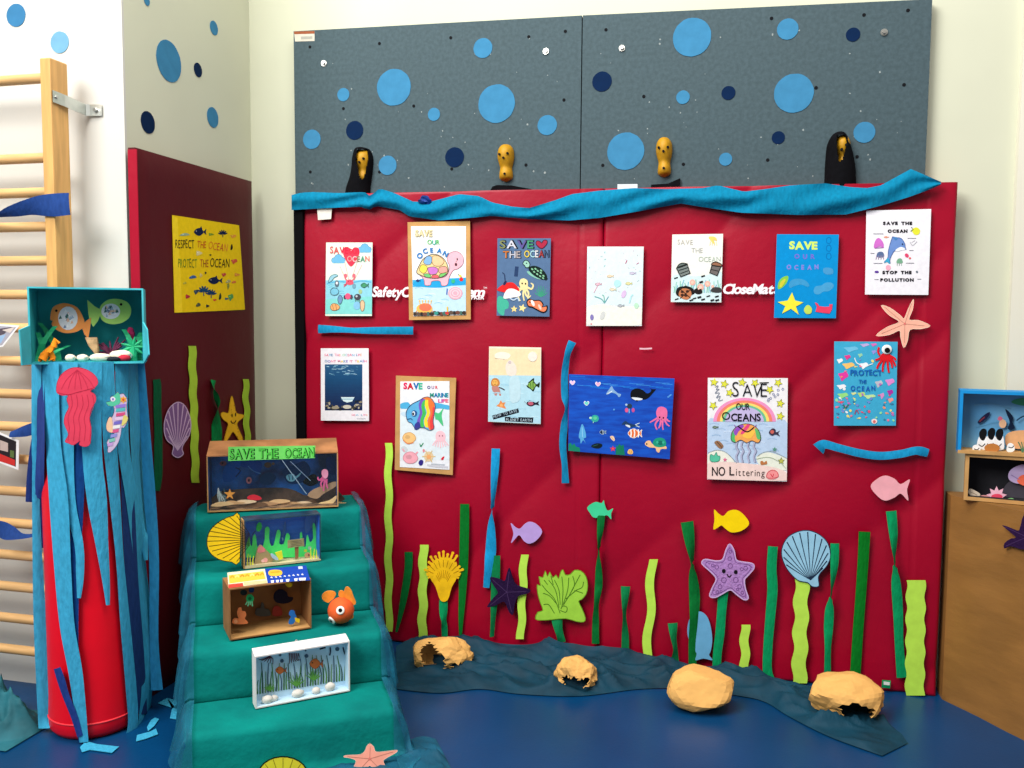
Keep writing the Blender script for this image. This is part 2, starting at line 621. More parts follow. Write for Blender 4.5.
def hold(cx, top, bot, label, dots, cape=None, drop=None, tilt=0):
    cx, top, bot = cx + 1.7, top + .8, bot + .8
    dots = [(x, y + .8, k) for x, y, k in dots]
    base = PANEL.at(cx, (top + bot) / 2)
    root = thing('climbing_hold', label, 'climbing hold', base, 'yellow climbing holds')
    h = bot - top
    prof = [(cx, top - .3, .5, .05), (cx, top + .03 * h, 4.6, .6), (cx, top + .16 * h, 7.6, .95), (cx, top + .34 * h, 8.2, 1), (cx + .1, top + .5 * h, 7.2, .85),
            (cx + .2, top + .64 * h, 5.9, .7), (cx + .2, top + .8 * h, 6.6, .85), (cx + .1, top + .93 * h, 6.0, .7), (cx, bot + .3, .6, .05)]
    loft(prof, 0.045, hold_m).build('body', root, smooth=True)
    for x, y, k in dots:
        c = PANEL.at(cx + x, y)
        m = MB()
        m.tube([c + Vector((0, -.030, 0)), c + Vector((0, -.048 * k, 0))], 0.0045, hole_m, 10)
        m.build('bolt_hole', root)
    if cape:
        loft(cape, 0.056, black_m, 44, drop).build('black_wrap', root, smooth=True)
    return root
hold(504.5, 144, 181, 'second yellow climbing hold from the left, uncovered', [(-4, 155.5, 1), (4, 154.5, 1), (0, 159, 1.02), (.8, 174.5, .88)])
hold(662.5, 137, 176.5, 'third yellow climbing hold from the left, uncovered', [(-4.6, 149, 1), (4.4, 148.5, 1), (0, 152.6, 1.02), (.2, 169, .88)])
hold(362.5, 149.5, 183, 'leftmost yellow climbing hold wrapped in black like a penguin', [(-3.4, 160, 1), (3.6, 159.6, 1), (-.3, 163.2, 1.04)],
     [(362, 147.8, 1, .3), (363, 150, 6.8, .85), (363.5, 158, 9.8, .98), (363, 168, 10.2, 1), (361.5, 178, 10.6, 1), (359, 188, 11.8, .95), (358, 198, 12.5, .9)],
     [(357, 149), (367.5, 149), (368, 160), (365.5, 172), (363, 179.5), (360, 178), (357.5, 166), (355.8, 160)])
hold(840.5, 135, 170, 'rightmost yellow climbing hold deep inside a black wrap', [(2.2, 146.5, 1.06), (-2.2, 151, 1.06)],
     [(839.5, 132.6, 1, .3), (839, 135, 6.8, .85), (838.5, 145, 11.6, 1), (839.5, 158, 14.2, 1), (840, 172, 15.6, 1), (840, 188, 16, .95)],
     [(836.5, 135), (845, 134.5), (846.8, 143), (844.5, 152), (842.5, 160), (839, 161), (837, 150)])
def scrap(pts, label, z=0.014):
    d = Draw(PANEL, 0.0)
    d.slab(pts, 0, t=z, mat=black_m)
    tag(d.build('black_wrap'), label, 'fabric scrap', 'black fabric slipped off the holds')
scrap([(490, 190.5), (492.5, 186.5), (497, 185), (512, 185.5), (531, 189), (531, 199), (490, 199)], 'black fabric slipped down below the second yellow hold')
scrap([(651, 184.6), (668, 183.5), (680, 178.2), (679.5, 190), (651, 190)], 'black fabric corner poking up below the third yellow hold')

# ------------------------------------------------------------------ folded red mats
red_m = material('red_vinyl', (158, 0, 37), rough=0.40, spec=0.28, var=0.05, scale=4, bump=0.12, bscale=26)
shaded_red_m = material('shaded_red_vinyl', (80, 8, 18), rough=0.5, spec=0.25, var=0.05, scale=4, bump=0.1, bscale=26)  # red vinyl darkened: shade on the side mat painted into its colour
velcro_m = material('black_velcro', (10, 9, 12), rough=0.95, spec=0.1, var=0.2, scale=200)
def mat_bump(x, z):
    a = mnoise.noise(Vector((x * 1.2 + z * 1.1, z * 0.9 - x * 0.7, 3.1))) * 0.5 + 0.5
    c = mnoise.noise(Vector((x * 3.0 + z * 3.2, (z - x) * .6, 9.0))) * 0.5 + 0.5
    g = mnoise.noise(Vector(((x - z * .9) * 2.2, (x + z) * .5, 4.4)))
    return 0.0015 + 0.012 * a + 0.007 * c + .013 * (1 - abs(g)) ** 4
def red_mat(x0, x1, z1l, z1r, label, hem, stitch):
    root = thing('crash_mat', label, 'gym mat', ((x0 + x1) / 2, 0.03, 0), 'folded red mats below the climbing panels')
    nx, nz = 150, 90
    rows = []
    def steps(n):
        return [0, .0022, .0045, .0066] + [(k + 1) / n for k in range(n - 1)] + [1 - .0066, 1 - .0045, 1 - .0022, 1]
    for v in steps(nz):
        row = []
        for u in steps(nx):
            x = x0 + (x1 - x0) * u
            z = v * (z1l + (z1r - z1l) * u)
            y = mat_bump(x, z)
            e = min((x - x0), (x1 - x), z, (z1l - z) * 1.0 + 1e-3)
            if e < 0.012:
                y += 0.007 * (1 - max(e, 0) / 0.012) ** 2
            if hem(x):
                y -= 0.0015
            if abs(x - stitch) < .006:
                y += .002
            row.append(Vector((x, max(y, 0.0006), z)))
        rows.append(row)
    m = MB()
    m.grid(rows, red_m)
    ring = rows[0] + [r[-1] for r in rows[1:]] + list(reversed(rows[-1][:-1])) + [r[0] for r in reversed(rows[1:-1])]
    bk = [Vector((p.x, 0.06, p.z)) for p in ring]
    n = len(ring)
    m.add(ring + bk, [[i, n + i, n + (i + 1) % n, (i + 1) % n] for i in range(n)] + [[n + i for i in range(n)]], red_m)
    m.build('cover', root, smooth=True, sharp=0.9)
    return root
ml = red_mat(-1.264, 0.008, 1.842, 1.832, 'left folded red gym mat with a black strip down its left edge', lambda x: x > -0.075, -.079)
mr = red_mat(0.0105, 1.229, 1.832, 1.818, 'right folded red gym mat reaching the brown paper table', lambda x: x > 1.135, 1.131)
m = MB(); m.abox(-1.262, -1.222, -0.0012, 0.02, 0.02, 1.80, velcro_m); m.build('velcro_strip', ml)
d = Draw(MATF, 0.0010)
white = (238, 232, 236)
d.text('SafetyClimb', 371.8, 296.4, 10, white, width=53, bold=0.035, shear=.2, slope=0.012, gap=.05)
d.text('System', 441, 296.2, 9.2, white, width=42, bold=0.035, shear=.22, gap=.05)
d.text('TM', 483.3, 289, 2.2, white, width=3.5)
d.text('PKER', 471, 299.2, 3.9, white, width=12.5, bold=0.04, shear=.2)
d.build('lettering', ml)
d = Draw(MATF, 0.0010)
d.text('CloseMat', 722, 293.6, 9.8, white, width=50, bold=0.035, shear=.22, gap=.05)
d.text('.', 773.6, 293, 9, white, bold=.04)
d.build('lettering', mr)
d = Draw(MATF, 0.0008)
d.line([(639.5, 348.6), (645, 348.8), (652, 348.4)], 1.6, (225, 180, 190), 1)
d.build('scuff', mr)

# side wall mat
root = thing('wall_mat', 'shade-darkened red padded mat standing on the side wall behind the red post', 'gym mat', (-1.478, -0.35, 0))
rows = []
for j in range(41):
    rows.append([])
    for i in range(25):
        y = -0.708 + (0.035 + 0.708) * i / 24
        z = 1.905 * j / 40
        e = min(y + 0.708, .035 - y, 1.905 - z, z)
        dx = 0.012 * (1 - min(e, 0.02) / 0.02) ** 2
        rows[-1].append(Vector((-1.4590 - dx - .0015 * mnoise.noise(Vector((y * 3, z * 3, 0))), y, z)))
m = MB(); m.grid(rows, shaded_red_m)
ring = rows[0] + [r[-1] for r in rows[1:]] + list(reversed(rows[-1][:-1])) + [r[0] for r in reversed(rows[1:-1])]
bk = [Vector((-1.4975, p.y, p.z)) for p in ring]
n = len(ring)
m.add(ring + bk, [[i, n + i, n + (i + 1) % n, (i + 1) % n] for i in range(n)] + [[n + i for i in range(n)]], shaded_red_m)
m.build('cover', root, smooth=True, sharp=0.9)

m = MB(); m.abox(-1.4970, -1.4625, -0.7115, -0.7075, 0.004, 1.898, red_m)  # mat edge split off in undarkened red, where it catches the light
o = m.build('lit_edge', root); o['label'] = 'lit red edge of the mat'
# ================================================================== POSTERS ON THE RED MATS
PG = 'childrens ocean posters on the red mats'
BRD = (196, 150, 92)
def poster(label, corners, tr, col, t=0.0012, cardboard=None, ct=0.004, plane=MATF, group=PG, cat='poster', name='poster'):
    """sheet (and its cardboard backing) as parts under one thing; returns root and the open drawing of the sheet"""
    P = lambda q: (tr[0] + q[0] / tr[2], tr[1] + q[1] / tr[2])
    cx = sum(P(c)[0] for c in corners) / 4
    cy = sum(P(c)[1] for c in corners) / 4
    root = thing(name, label, cat, plane.at(cx, cy, 0.001), group)
    z = 0.0008
    if cardboard:
        d = Draw(plane, z, tr)
        d.slab(cardboard, 0, t=ct, mat=material('cardboard', BRD, rough=0.85, var=0.1, scale=18))
        o = d.build('backing_board', root)
        o['label'] = 'brown cardboard backing'
        z += ct + .0003
    d = Draw(plane, z, tr)
    d.slab(corners, col, t=t)
    return root, d

# a: balloon poster ------------------------------------------------
tr = (315, 215, 6.4)
root, d = poster('paper poster with a red heart balloon lifting a crab out of blue water', [(71, 176), (368, 176), (364, 646), (66, 646)], tr, (222, 236, 222))
d.poly([(69, 418), (366, 414), (364, 600), (67, 606)], (140, 205, 222), 1)
d.poly([(67, 540), (365, 520), (364, 634), (66, 634)], (128, 210, 205), 1.5)
d.line([(75, 440), (150, 425), (230, 432), (300, 422), (360, 430)], 9, (96, 176, 210), 2)
for i in range(14):
    x, y = 85 + (i * 67) % 265, 450 + (i * 41) % 150
    d.line([(x, y), (x + 18, y - 5), (x + 34, y)], 4, (110, 190, 215), 2)
for cx, cy in ((318, 214), (150, 282)):
    for dx, dy, r in ((-26, 8, 17), (0, -6, 24), (24, 6, 17)):
        d.ell(cx + dx, cy + dy, r + 3, r + 2, (90, 130, 170), 1)
        d.ell(cx + dx, cy + dy, r, r - 1, (110, 180, 220), 2)
    d.poly([(cx - 42, cy + 10), (cx + 42, cy + 10), (cx + 38, cy + 26), (cx - 38, cy + 26)], (110, 180, 220), 2)
d.blob([(229, 330), (192, 280), (178, 235), (195, 205), (222, 212), (232, 228), (250, 208), (278, 212), (284, 245), (264, 290)], (232, 60, 84), 3)
d.line([(160, 330), (200, 420)], 2, (220, 140, 120), 2)
d.line([(300, 320), (250, 420)], 2, (220, 140, 120), 2)
d.line([(190, 300), (215, 410)], 2, (220, 140, 120), 2)
d.line([(270, 300), (235, 410)], 2, (220, 140, 120), 2)
d.ell(222, 430, 24, 18, (236, 88, 110), 4)
for s in (-1, 1):
    d.line([(222 + s * 16, 420), (222 + s * 30, 402), (222 + s * 26, 385)], 7, (236, 88, 110), 4)
    d.ell(222 + s * 27, 388, 11, 13, (236, 110, 125), 4)
    d.ell(222 + s * 8, 424, 3, 3, '#202020', 5, n=8)
    for k in range(3):
        d.line([(222 + s * 18, 436 + k * 5), (222 + s * 38, 446 + k * 7)], 3, (220, 70, 95), 4)
d.blob([(85, 425), (100, 392), (128, 380), (146, 388), (122, 402), (108, 420), (90, 430)], (150, 200, 215), 4)
d.outline([(85, 425), (100, 392), (128, 380), (146, 388), (122, 402), (108, 420), (90, 430)], 3, (70, 110, 130), 5)
d.ell(140, 440, 14, 22, (90, 110, 125), 4); d.ell(140, 436, 7, 9, (235, 235, 240), 5)
d.ell(125, 490, 26, 20, (120, 190, 215), 4); d.outline([(98, 490), (112, 468), (140, 470), (152, 492), (138, 512), (110, 512)], 3, (50, 70, 90), 5)
d.ell(160, 540, 14, 26, (110, 150, 190), 4); d.outline([(146, 535), (160, 512), (176, 535), (165, 568), (152, 565)], 3, (60, 80, 100), 5)
d.ell(210, 520, 18, 20, (225, 90, 130), 5); d.ell(232, 525, 10, 16, (80, 70, 80), 4); d.ell(192, 526, 9, 14, (80, 60, 80), 4)
d.ell(272, 525, 22, 20, (70, 70, 80), 4); d.ell(266, 520, 7, 7, (180, 190, 200), 5)
for k in range(4):
    d.line([(260 + 8 * k, 540), (258 + 9 * k, 562)], 3, (70, 70, 80), 4)
d.fish(318, 450, 50, 30, (70, 150, 110), 4, edge=(40, 80, 70), ew=3)
d.ell(250, 455, 12, 16, (110, 160, 180), 4); d.ell(290, 490, 12, 15, (160, 190, 140), 4)
d.ell(303, 580, 14, 34, (220, 190, 150), 4); d.outline([(290, 560), (303, 545), (317, 562), (314, 600), (303, 616), (292, 600)], 3, (150, 100, 60), 5)
d.blob([(98, 590), (112, 568), (140, 570), (158, 588), (145, 606), (112, 610)], (232, 170, 110), 4)
d.outline([(98, 590), (112, 568), (140, 570), (158, 588), (145, 606), (112, 610)], 3, (130, 80, 50), 5)
d.line([(112, 575), (118, 605)], 3, (130, 80, 50), 5); d.line([(132, 570), (138, 606)], 3, (130, 80, 50), 5)
d.ell(268, 580, 22, 26, (130, 190, 225), 4)
d.build('sheet', root)
e = Draw(MATF, d.b, tr)
e.text('SAVE', 95, 246, 44, [(226, 110, 110), (214, 90, 90), (235, 40, 70), (235, 40, 70)], 7, width=115, jit=.08, bold=.02)
e.text('OUR', 214, 246, 30, (235, 50, 75), 7, width=68, jit=.08, bold=.02)
e.text('OCEAN', 205, 298, 36, [(240, 150, 150), (250, 190, 190), (150, 120, 90), (90, 160, 130), (230, 120, 110)], 7, width=142, jit=.05, bold=.02)
e.build('lettering', root)

# b: turtle poster --------------------------------------------------
root, d = poster('paper poster of a pink turtle with a patchwork shell, on brown cardboard', [(614, 72), (966, 72), (966, 640), (630, 648)], tr, (236, 238, 240),
                 cardboard=[(592, 46), (992, 38), (996, 668), (602, 672)])
d.poly([(622, 416), (966, 400), (966, 470), (624, 474)], (70, 176, 222), 1)
d.poly([(624, 462), (966, 450), (966, 622), (629, 630)], (190, 220, 236), 1.6)
for i in range(12):
    x, y = 640 + (i * 83) % 270, 470 + (i * 37) % 100
    d.line([(x, y), (x + 25, y - 6), (x + 50, y + 2)], 5, [(150, 200, 228), (215, 232, 240)][i % 2], 2)
d.blob([(640, 425), (700, 405), (760, 412), (820, 418), (880, 410), (960, 405), (965, 440), (880, 452), (800, 465), (700, 462), (630, 450)], (40, 160, 216), 2)
pk, pe = (240, 182, 196), (150, 90, 110)
d.blob([(660, 372), (690, 392), (750, 404), (820, 400), (848, 378), (862, 330), (846, 290), (856, 252), (885, 234), (920, 238), (948, 270), (946, 315), (912, 345), (888, 352), (872, 372), (858, 402), (846, 446), (812, 452), (798, 422), (748, 424), (738, 448), (704, 448), (696, 412)], pk, 3)
d.outline([(660, 372), (690, 392), (750, 404), (820, 400), (848, 378), (862, 330), (846, 290), (856, 252), (885, 234), (920, 238), (948, 270), (946, 315), (912, 345), (888, 352), (872, 372), (858, 402), (846, 446), (812, 452), (798, 422), (748, 424), (738, 448), (704, 448), (696, 412)], 3, pe, 4)
d.blob([(650, 366), (668, 320), (694, 280), (740, 254), (790, 256), (832, 290), (852, 344), (842, 378), (790, 402), (720, 400), (676, 384)], (232, 208, 150), 5)
for p, c in (([(694, 300), (716, 264), (748, 270), (742, 312), (714, 318)], (130, 176, 222)), ([(750, 268), (790, 262), (826, 296), (800, 326), (756, 318)], (240, 196, 150)),
             ([(668, 350), (684, 318), (716, 330), (712, 362), (690, 372)], (236, 220, 90)), ([(722, 340), (760, 332), (786, 346), (776, 376), (734, 378)], (200, 120, 200)),
             ([(796, 336), (836, 330), (848, 360), (816, 372), (792, 366)], (228, 160, 150)), ([(694, 380), (728, 376), (742, 396), (716, 400)], (110, 196, 120)),
             ([(752, 386), (782, 384), (792, 402), (750, 404)], (236, 100, 110)), ([(798, 380), (838, 368), (830, 388), (800, 398)], (120, 200, 110))):
    d.blob(p, c, 6); d.outline(p, 3, (110, 90, 60), 7)
d.outline([(650, 366), (668, 320), (694, 280), (740, 254), (790, 256), (832, 290), (852, 344), (842, 378), (790, 402), (720, 400), (676, 384)], 4, (90, 80, 70), 8)
d.ell(910, 282, 4, 6, '#202020', 6); d.ell(902, 316, 8, 10, (90, 50, 60), 6)
d.line([(900, 300), (912, 290)], 2, '#303030', 6)
d.fish(660, 420, 30, 18, (40, 60, 120), 5); d.ell(884, 424, 12, 14, (60, 180, 130), 5)
d.ell(936, 412, 13, 12, (226, 50, 50), 5); d.line([(915, 378), (940, 398)], 4, (90, 110, 50), 5); d.ell(930, 390, 8, 7, (240, 220, 60), 6)
d.line([(846, 470), (843, 510)], 7, (60, 90, 180), 5)
for i, r in enumerate((46, 38, 30, 22, 14)):
    d.ell(898, 500, r, r * .88, [(236, 170, 186), (244, 200, 210)][i % 2], 5 + i)
d.ell(700, 600, 52, 34, (240, 186, 90), 5); d.ell(706, 590, 40, 26, (232, 120, 90), 6)
for k in range(5):
    d.line([(672 + 17 * k, 570), (668 + 19 * k, 548)], 5, (240, 196, 100), 6); d.ell(668 + 19 * k, 548, 5, 5, (240, 200, 120), 7, n=8)
d.line([(650, 612), (640, 640)], 6, (230, 150, 80), 6); d.line([(750, 612), (764, 634)], 6, (230, 150, 80), 6)
rnd = random.Random(5)
for i in range(16):
    x = 640 + i * 21
    d.ell(x, 632 - .02 * (x - 630) + rnd.uniform(-4, 4), 15, 12, [(60, 50, 44), (96, 80, 70), (40, 40, 42), (110, 70, 60), (70, 110, 100)][i % 5], 7 + (i % 2))
d.line([(846, 586), (850, 640)], 8, (236, 190, 60), 9); d.ell(845, 628, 12, 10, (200, 60, 60), 9); d.ell(776, 628, 14, 11, (60, 150, 140), 9)
d.build('sheet', root)
e = Draw(MATF, d.b, tr)
e.text('SAVE', 640, 136, 40, (226, 214, 170), 9, width=106, bold=.03, halo=(190, 176, 130))
e.text('OUR', 718, 188, 30, [(110, 190, 110), (60, 170, 150), (100, 190, 110)], 9, width=78, jit=.08, bold=.02)
for ch, x, y, r, h in (('O', 664, 284, -35, 34), ('C', 696, 250, -20, 32), ('E', 738, 240, -4, 30), ('A', 778, 240, 10, 30), ('N', 814, 254, 30, 32)):
    e.char(ch, x, y, h, (30, 120, 190), 9, rot=r, bold=.03)
e.build('lettering', root)

# c: blue-grey collage ------------------------------------------------
tr = (485, 225, 6.0235)
root, d = poster('slate blue poster collage with a turtle and an octopus and orange clown fish', [(75, 80), (397, 80), (388, 552), (70, 546)], tr, (84, 112, 148))
d.blob([(75, 440), (100, 430), (140, 462), (140, 500), (120, 510), (112, 545), (76, 520)], (70, 176, 150), 1)
for k in range(7):
    a = math.radians(-160 + 23 * k)
    d.line([(338, 430), (338 + 20 * math.cos(a) * 1.3, 430 + 34 * math.sin(a)), (338 + 40 * math.cos(a), 430 + 66 * math.sin(a))], 10, (60, 150, 120), 1, w2=3)
d.line([(192, 250), (186, 310)], 22, (40, 62, 100), 1); d.line([(118, 300), (122, 345)], 7, (40, 56, 90), 1); d.line([(104, 286), (118, 298)], 6, (40, 56, 90), 1)
d.build('sheet', root)
e = Draw(MATF, d.b, tr)
cl = [(150, 150, 90), (205, 205, 215), (70, 110, 70), (60, 150, 100)]
e.text('SAVE', 88, 140, 48, [(130, 136, 90), (206, 206, 216), (96, 86, 150), (70, 150, 110)], 2, width=200, bold=.03, halo='#141824')
e.blob([(340, 142), (308, 116), (312, 96), (330, 98), (340, 108), (354, 92), (374, 94), (370, 118)], (170, 44, 70), 3); e.outline([(340, 142), (308, 116), (312, 96), (330, 98), (340, 108), (354, 92), (374, 94), (370, 118)], 4, '#401020', 4)
e.text('THE', 108, 198, 42, [(200, 120, 60), (190, 190, 200), (170, 160, 160)], 2, width=104, bold=.03, halo='#141824')
e.text('OCEAN', 236, 194, 42, [(220, 200, 90), (170, 214, 224), (226, 226, 230), (160, 60, 60), (60, 80, 110)], 2, width=148, bold=.03, halo='#141824')
e.build('lettering', root)
e = Draw(MATF, d.b + .0008, tr)
T = [(262, 262), (285, 246), (322, 252), (356, 278), (374, 312), (356, 330), (318, 318), (280, 292)]
e.blob([(255, 278), (300, 290), (335, 318), (330, 328), (295, 316), (262, 296)], (130, 190, 170), 1)
e.blob([(228, 232), (240, 214), (258, 216), (270, 236), (264, 254), (246, 256), (240, 246)], (150, 200, 180), 1)
e.outline([(228, 232), (240, 214), (258, 216), (270, 236), (264, 254), (246, 256), (240, 246)], 4, '#0c1418', 2)
e.blob(T, (16, 34, 30), 2)
for i, (x, y) in enumerate(((284, 266), (304, 264), (296, 282), (318, 276), (314, 296), (336, 288), (332, 308), (352, 306), (350, 320), (338, 274))):
    e.ell(x, y, 8, 5, (130, 190, 150), 3, rot=40, n=8)
e.blob([(355, 318), (378, 320), (366, 334)], (16, 34, 30), 2)
e.ell(250, 230, 4, 4, '#101010', 3, n=8)
e.build('turtle', root)
e = Draw(MATF, d.b + .0008, tr)
oc = (236, 220, 160)
for pts in ([(225, 380), (205, 400), (200, 430), (212, 458)], [(235, 385), (230, 420), (236, 456)], [(248, 385), (262, 410), (258, 440), (275, 425)], [(255, 375), (280, 385), (290, 362), (276, 350)], [(242, 385), (246, 420), (266, 440)], [(222, 375), (208, 384), (196, 372)]):
    e.line(pts, 13, oc, 1, w2=7)
e.blob([(206, 352), (214, 328), (236, 322), (256, 336), (258, 362), (252, 388), (218, 390), (212, 372)], oc, 2)
e.ell(224, 352, 5, 6, '#101010', 3, n=8); e.ell(244, 354, 5, 6, '#101010', 3, n=8)
e.build('octopus', root)
e = Draw(MATF, d.b + .0012, tr)
e.blob([(72, 388), (120, 352), (165, 346), (196, 372), (205, 396), (150, 408), (100, 402)], (216, 40, 40), 1)
e.blob([(112, 442), (130, 392), (170, 384), (212, 408), (210, 428), (170, 436)], (240, 238, 236), 2)
e.ell(120, 350, 8, 16, (40, 44, 80), 1, rot=30)
e.line([(150, 440), (172, 452), (196, 440), (206, 460)], 8, (180, 200, 220), 3)
e.build('shell_fish', root)
e = Draw(MATF, d.b + .001, tr)
e.blob([(250, 462), (268, 444), (296, 452), (330, 452), (352, 474), (350, 492), (376, 484), (374, 516), (352, 530), (322, 520), (286, 500), (260, 492)], (14, 14, 16), 1)
e.blob([(256, 464), (272, 450), (296, 458), (328, 458), (346, 478), (344, 496), (370, 492), (366, 514), (350, 522), (324, 512), (288, 492), (264, 486)], (238, 130, 90), 2)
e.ell(288, 470, 9, 20, (240, 236, 230), 3, rot=-25); e.ell(330, 494, 7, 18, (244, 200, 180), 3, rot=-25); e.ell(270, 464, 5, 5, '#101010', 3, n=8)
e.build('clown_fish', root)
e = Draw(MATF, d.b + .0006, tr)
e.star(175, 506, 22, (240, 214, 140), 1); e.star(225, 500, 26, (240, 222, 150), 1, rot=-75)
e.build('starfish_pair', root)

# d: pale sheet -------------------------------------------------------
root, d = poster('mostly blank pale sheet with faint pencil sea creatures, over the mat seam', [(616, 130), (956, 130), (944, 608), (610, 608)], tr, (226, 232, 234))
d.poly([(614, 140), (952, 140), (947, 490), (780, 484), (700, 472), (612, 490)], (214, 230, 234), 1)
d.blob([(612, 500), (700, 478), (800, 490), (945, 500), (943, 600), (612, 600)], (232, 232, 222), 2)
rnd = random.Random(3)
for i in range(30):
    x, y = rnd.uniform(625, 930), rnd.uniform(150, 420)
    d.line([(x, y), (x + rnd.uniform(-14, 14), y + rnd.uniform(-12, 12))], 4, rnd.choice([(180, 200, 200), (150, 190, 190), (210, 190, 200), (190, 190, 190)]), 3)
for x, y, c in ((754, 308, (236, 206, 160)), (890, 290, (190, 180, 210)), (866, 352, (214, 206, 120)), (770, 388, (226, 210, 170)), (818, 486, (150, 160, 170)), (682, 356, (222, 170, 186))):
    d.fish(x, y, 40, 16, tuple(int(v * .6 + 214 * .4) for v in c), 4, edge=tuple(int(v * .92) for v in c), ew=2, eye=None)
d.ell(798, 352, 22, 22, (176, 222, 224), 4); d.line([(790, 372), (792, 392)], 4, (176, 222, 224), 4)
d.line([(720, 470), (700, 445), (660, 430)], 6, (110, 170, 170), 4); d.line([(720, 470), (716, 430), (706, 420)], 5, (110, 180, 160), 4); d.line([(720, 470), (744, 430)], 5, (100, 160, 170), 4)
d.ell(836, 416, 14, 24, (214, 186, 222), 4, rot=20); d.line([(870, 470), (880, 430), (892, 420)], 9, (176, 222, 226), 4)
d.ell(644, 556, 11, 18, (130, 120, 180), 4); d.ell(708, 545, 14, 26, (206, 208, 206), 4, rot=20); d.ell(640, 596, 5, 4, (220, 80, 110), 4, n=8); d.ell(912, 486, 14, 18, (186, 226, 196), 4)
d.line([(846, 232), (856, 212)], 5, (190, 90, 120), 4); d.line([(912, 236), (928, 226)], 4, (200, 120, 150), 4); d.line([(655, 408), (690, 345)], 4, (224, 160, 180), 4)
d.build('sheet', root)

# e: trash can poster ---------------------------------------------------
tr = (660, 200, 5.389)
root, d = poster('white poster of two bins tipping rubbish into the sea, near the top garland', [(66, 186), (340, 182), (330, 552), (58, 550)], tr, (234, 234, 226))
d.blob([(62, 420), (120, 400), (180, 410), (250, 405), (334, 390), (331, 545), (60, 545)], (206, 228, 230), 1)
for i in range(26):
    x = 75 + i * 9.8
    h = 35 + (i * 23) % 40
    d.line([(x, 500), (x + 4 - (i % 3) * 4, 500 - h * .5), (x + (i % 2) * 5, 500 - h)], 5, [(130, 190, 170), (150, 205, 190), (120, 180, 200)][i % 3], 2)
for x, y, r in ((175, 444, 16), (218, 470, 18), (256, 452, 16), (284, 466, 8), (208, 478, 10)):
    d.ell(x, y, r, r, (236, 176, 160), 3); d.ell(x, y, r * .5, r * .5, (240, 200, 180), 4)
d.blob([(85, 500), (100, 470), (150, 465), (180, 480), (185, 505), (140, 520), (100, 520)], '#1c1a1a', 3)
d.blob([(100, 508), (118, 478), (158, 482), (170, 510), (150, 536), (118, 530)], (190, 120, 80), 4)
for p in ((120, 495), (148, 492), (140, 515), (120, 512)):
    d.ell(p[0], p[1], 9, 7, (70, 40, 30), 5)
d.line([(108, 530), (160, 486)], 4, '#302018', 6); d.line([(112, 482), (164, 528)], 4, '#302018', 6)
d.blob([(180, 488), (215, 470), (228, 500), (200, 508)], '#201c1c', 3)
d.blob([(272, 490), (290, 470), (326, 474), (330, 496), (300, 500)], (60, 60, 60), 3)
for i, (x, y) in enumerate(((86, 420), (232, 410), (222, 442), (90, 534), (168, 540), (212, 524), (260, 518), (306, 520), (282, 540), (186, 530), (232, 536), (308, 540), (134, 466))):
    d.line([(x - 10, y + 3), (x + 10, y - 3)], 6 + (i % 3) * 2, '#1a1c20', 5)
for pts, lid in (([(88, 366), (146, 344), (162, 394), (112, 414)], [(100, 350), (118, 340), (138, 342), (146, 348), (96, 366)]), ([(280, 352), (328, 358), (308, 408), (268, 392)], [(284, 338), (304, 334), (330, 346), (328, 358), (280, 352)])):
    d.poly(pts, (120, 130, 126) if lid[0][0] == 100 else (110, 104, 102), 5)
    d.line(pts + [pts[0]], 6, '#1e2220', 6, curve=False)
    d.blob(lid, (104, 118, 112) if lid[0][0] == 100 else (150, 104, 80), 5); d.outline(lid, 5, '#1e2220', 6)
d.line([(100, 380), (150, 364)], 5, '#2a3030', 7); d.line([(110, 396), (154, 380)], 4, '#2a3030', 7); d.line([(276, 374), (318, 384)], 4, '#2a2a2a', 7)
d.blob([(262, 200), (284, 196), (302, 204), (306, 220), (290, 216), (296, 240), (276, 222)], (246, 210, 110), 3)
for k in range(4):
    d.line([(272 + k * 10, 224), (268 + k * 13, 244)], 3, (248, 220, 140), 3)
d.build('sheet', root)
e = Draw(MATF, d.b, tr)
e.text('SAVE', 94, 240, 28, (190, 186, 178), 4, width=82, jit=.05)
e.text('THE', 168, 284, 26, (176, 178, 174), 4, width=62, jit=.05)
e.text('OCEAN', 208, 332, 28, (170, 186, 174), 4, width=118, jit=.05)
e.build('lettering', root)

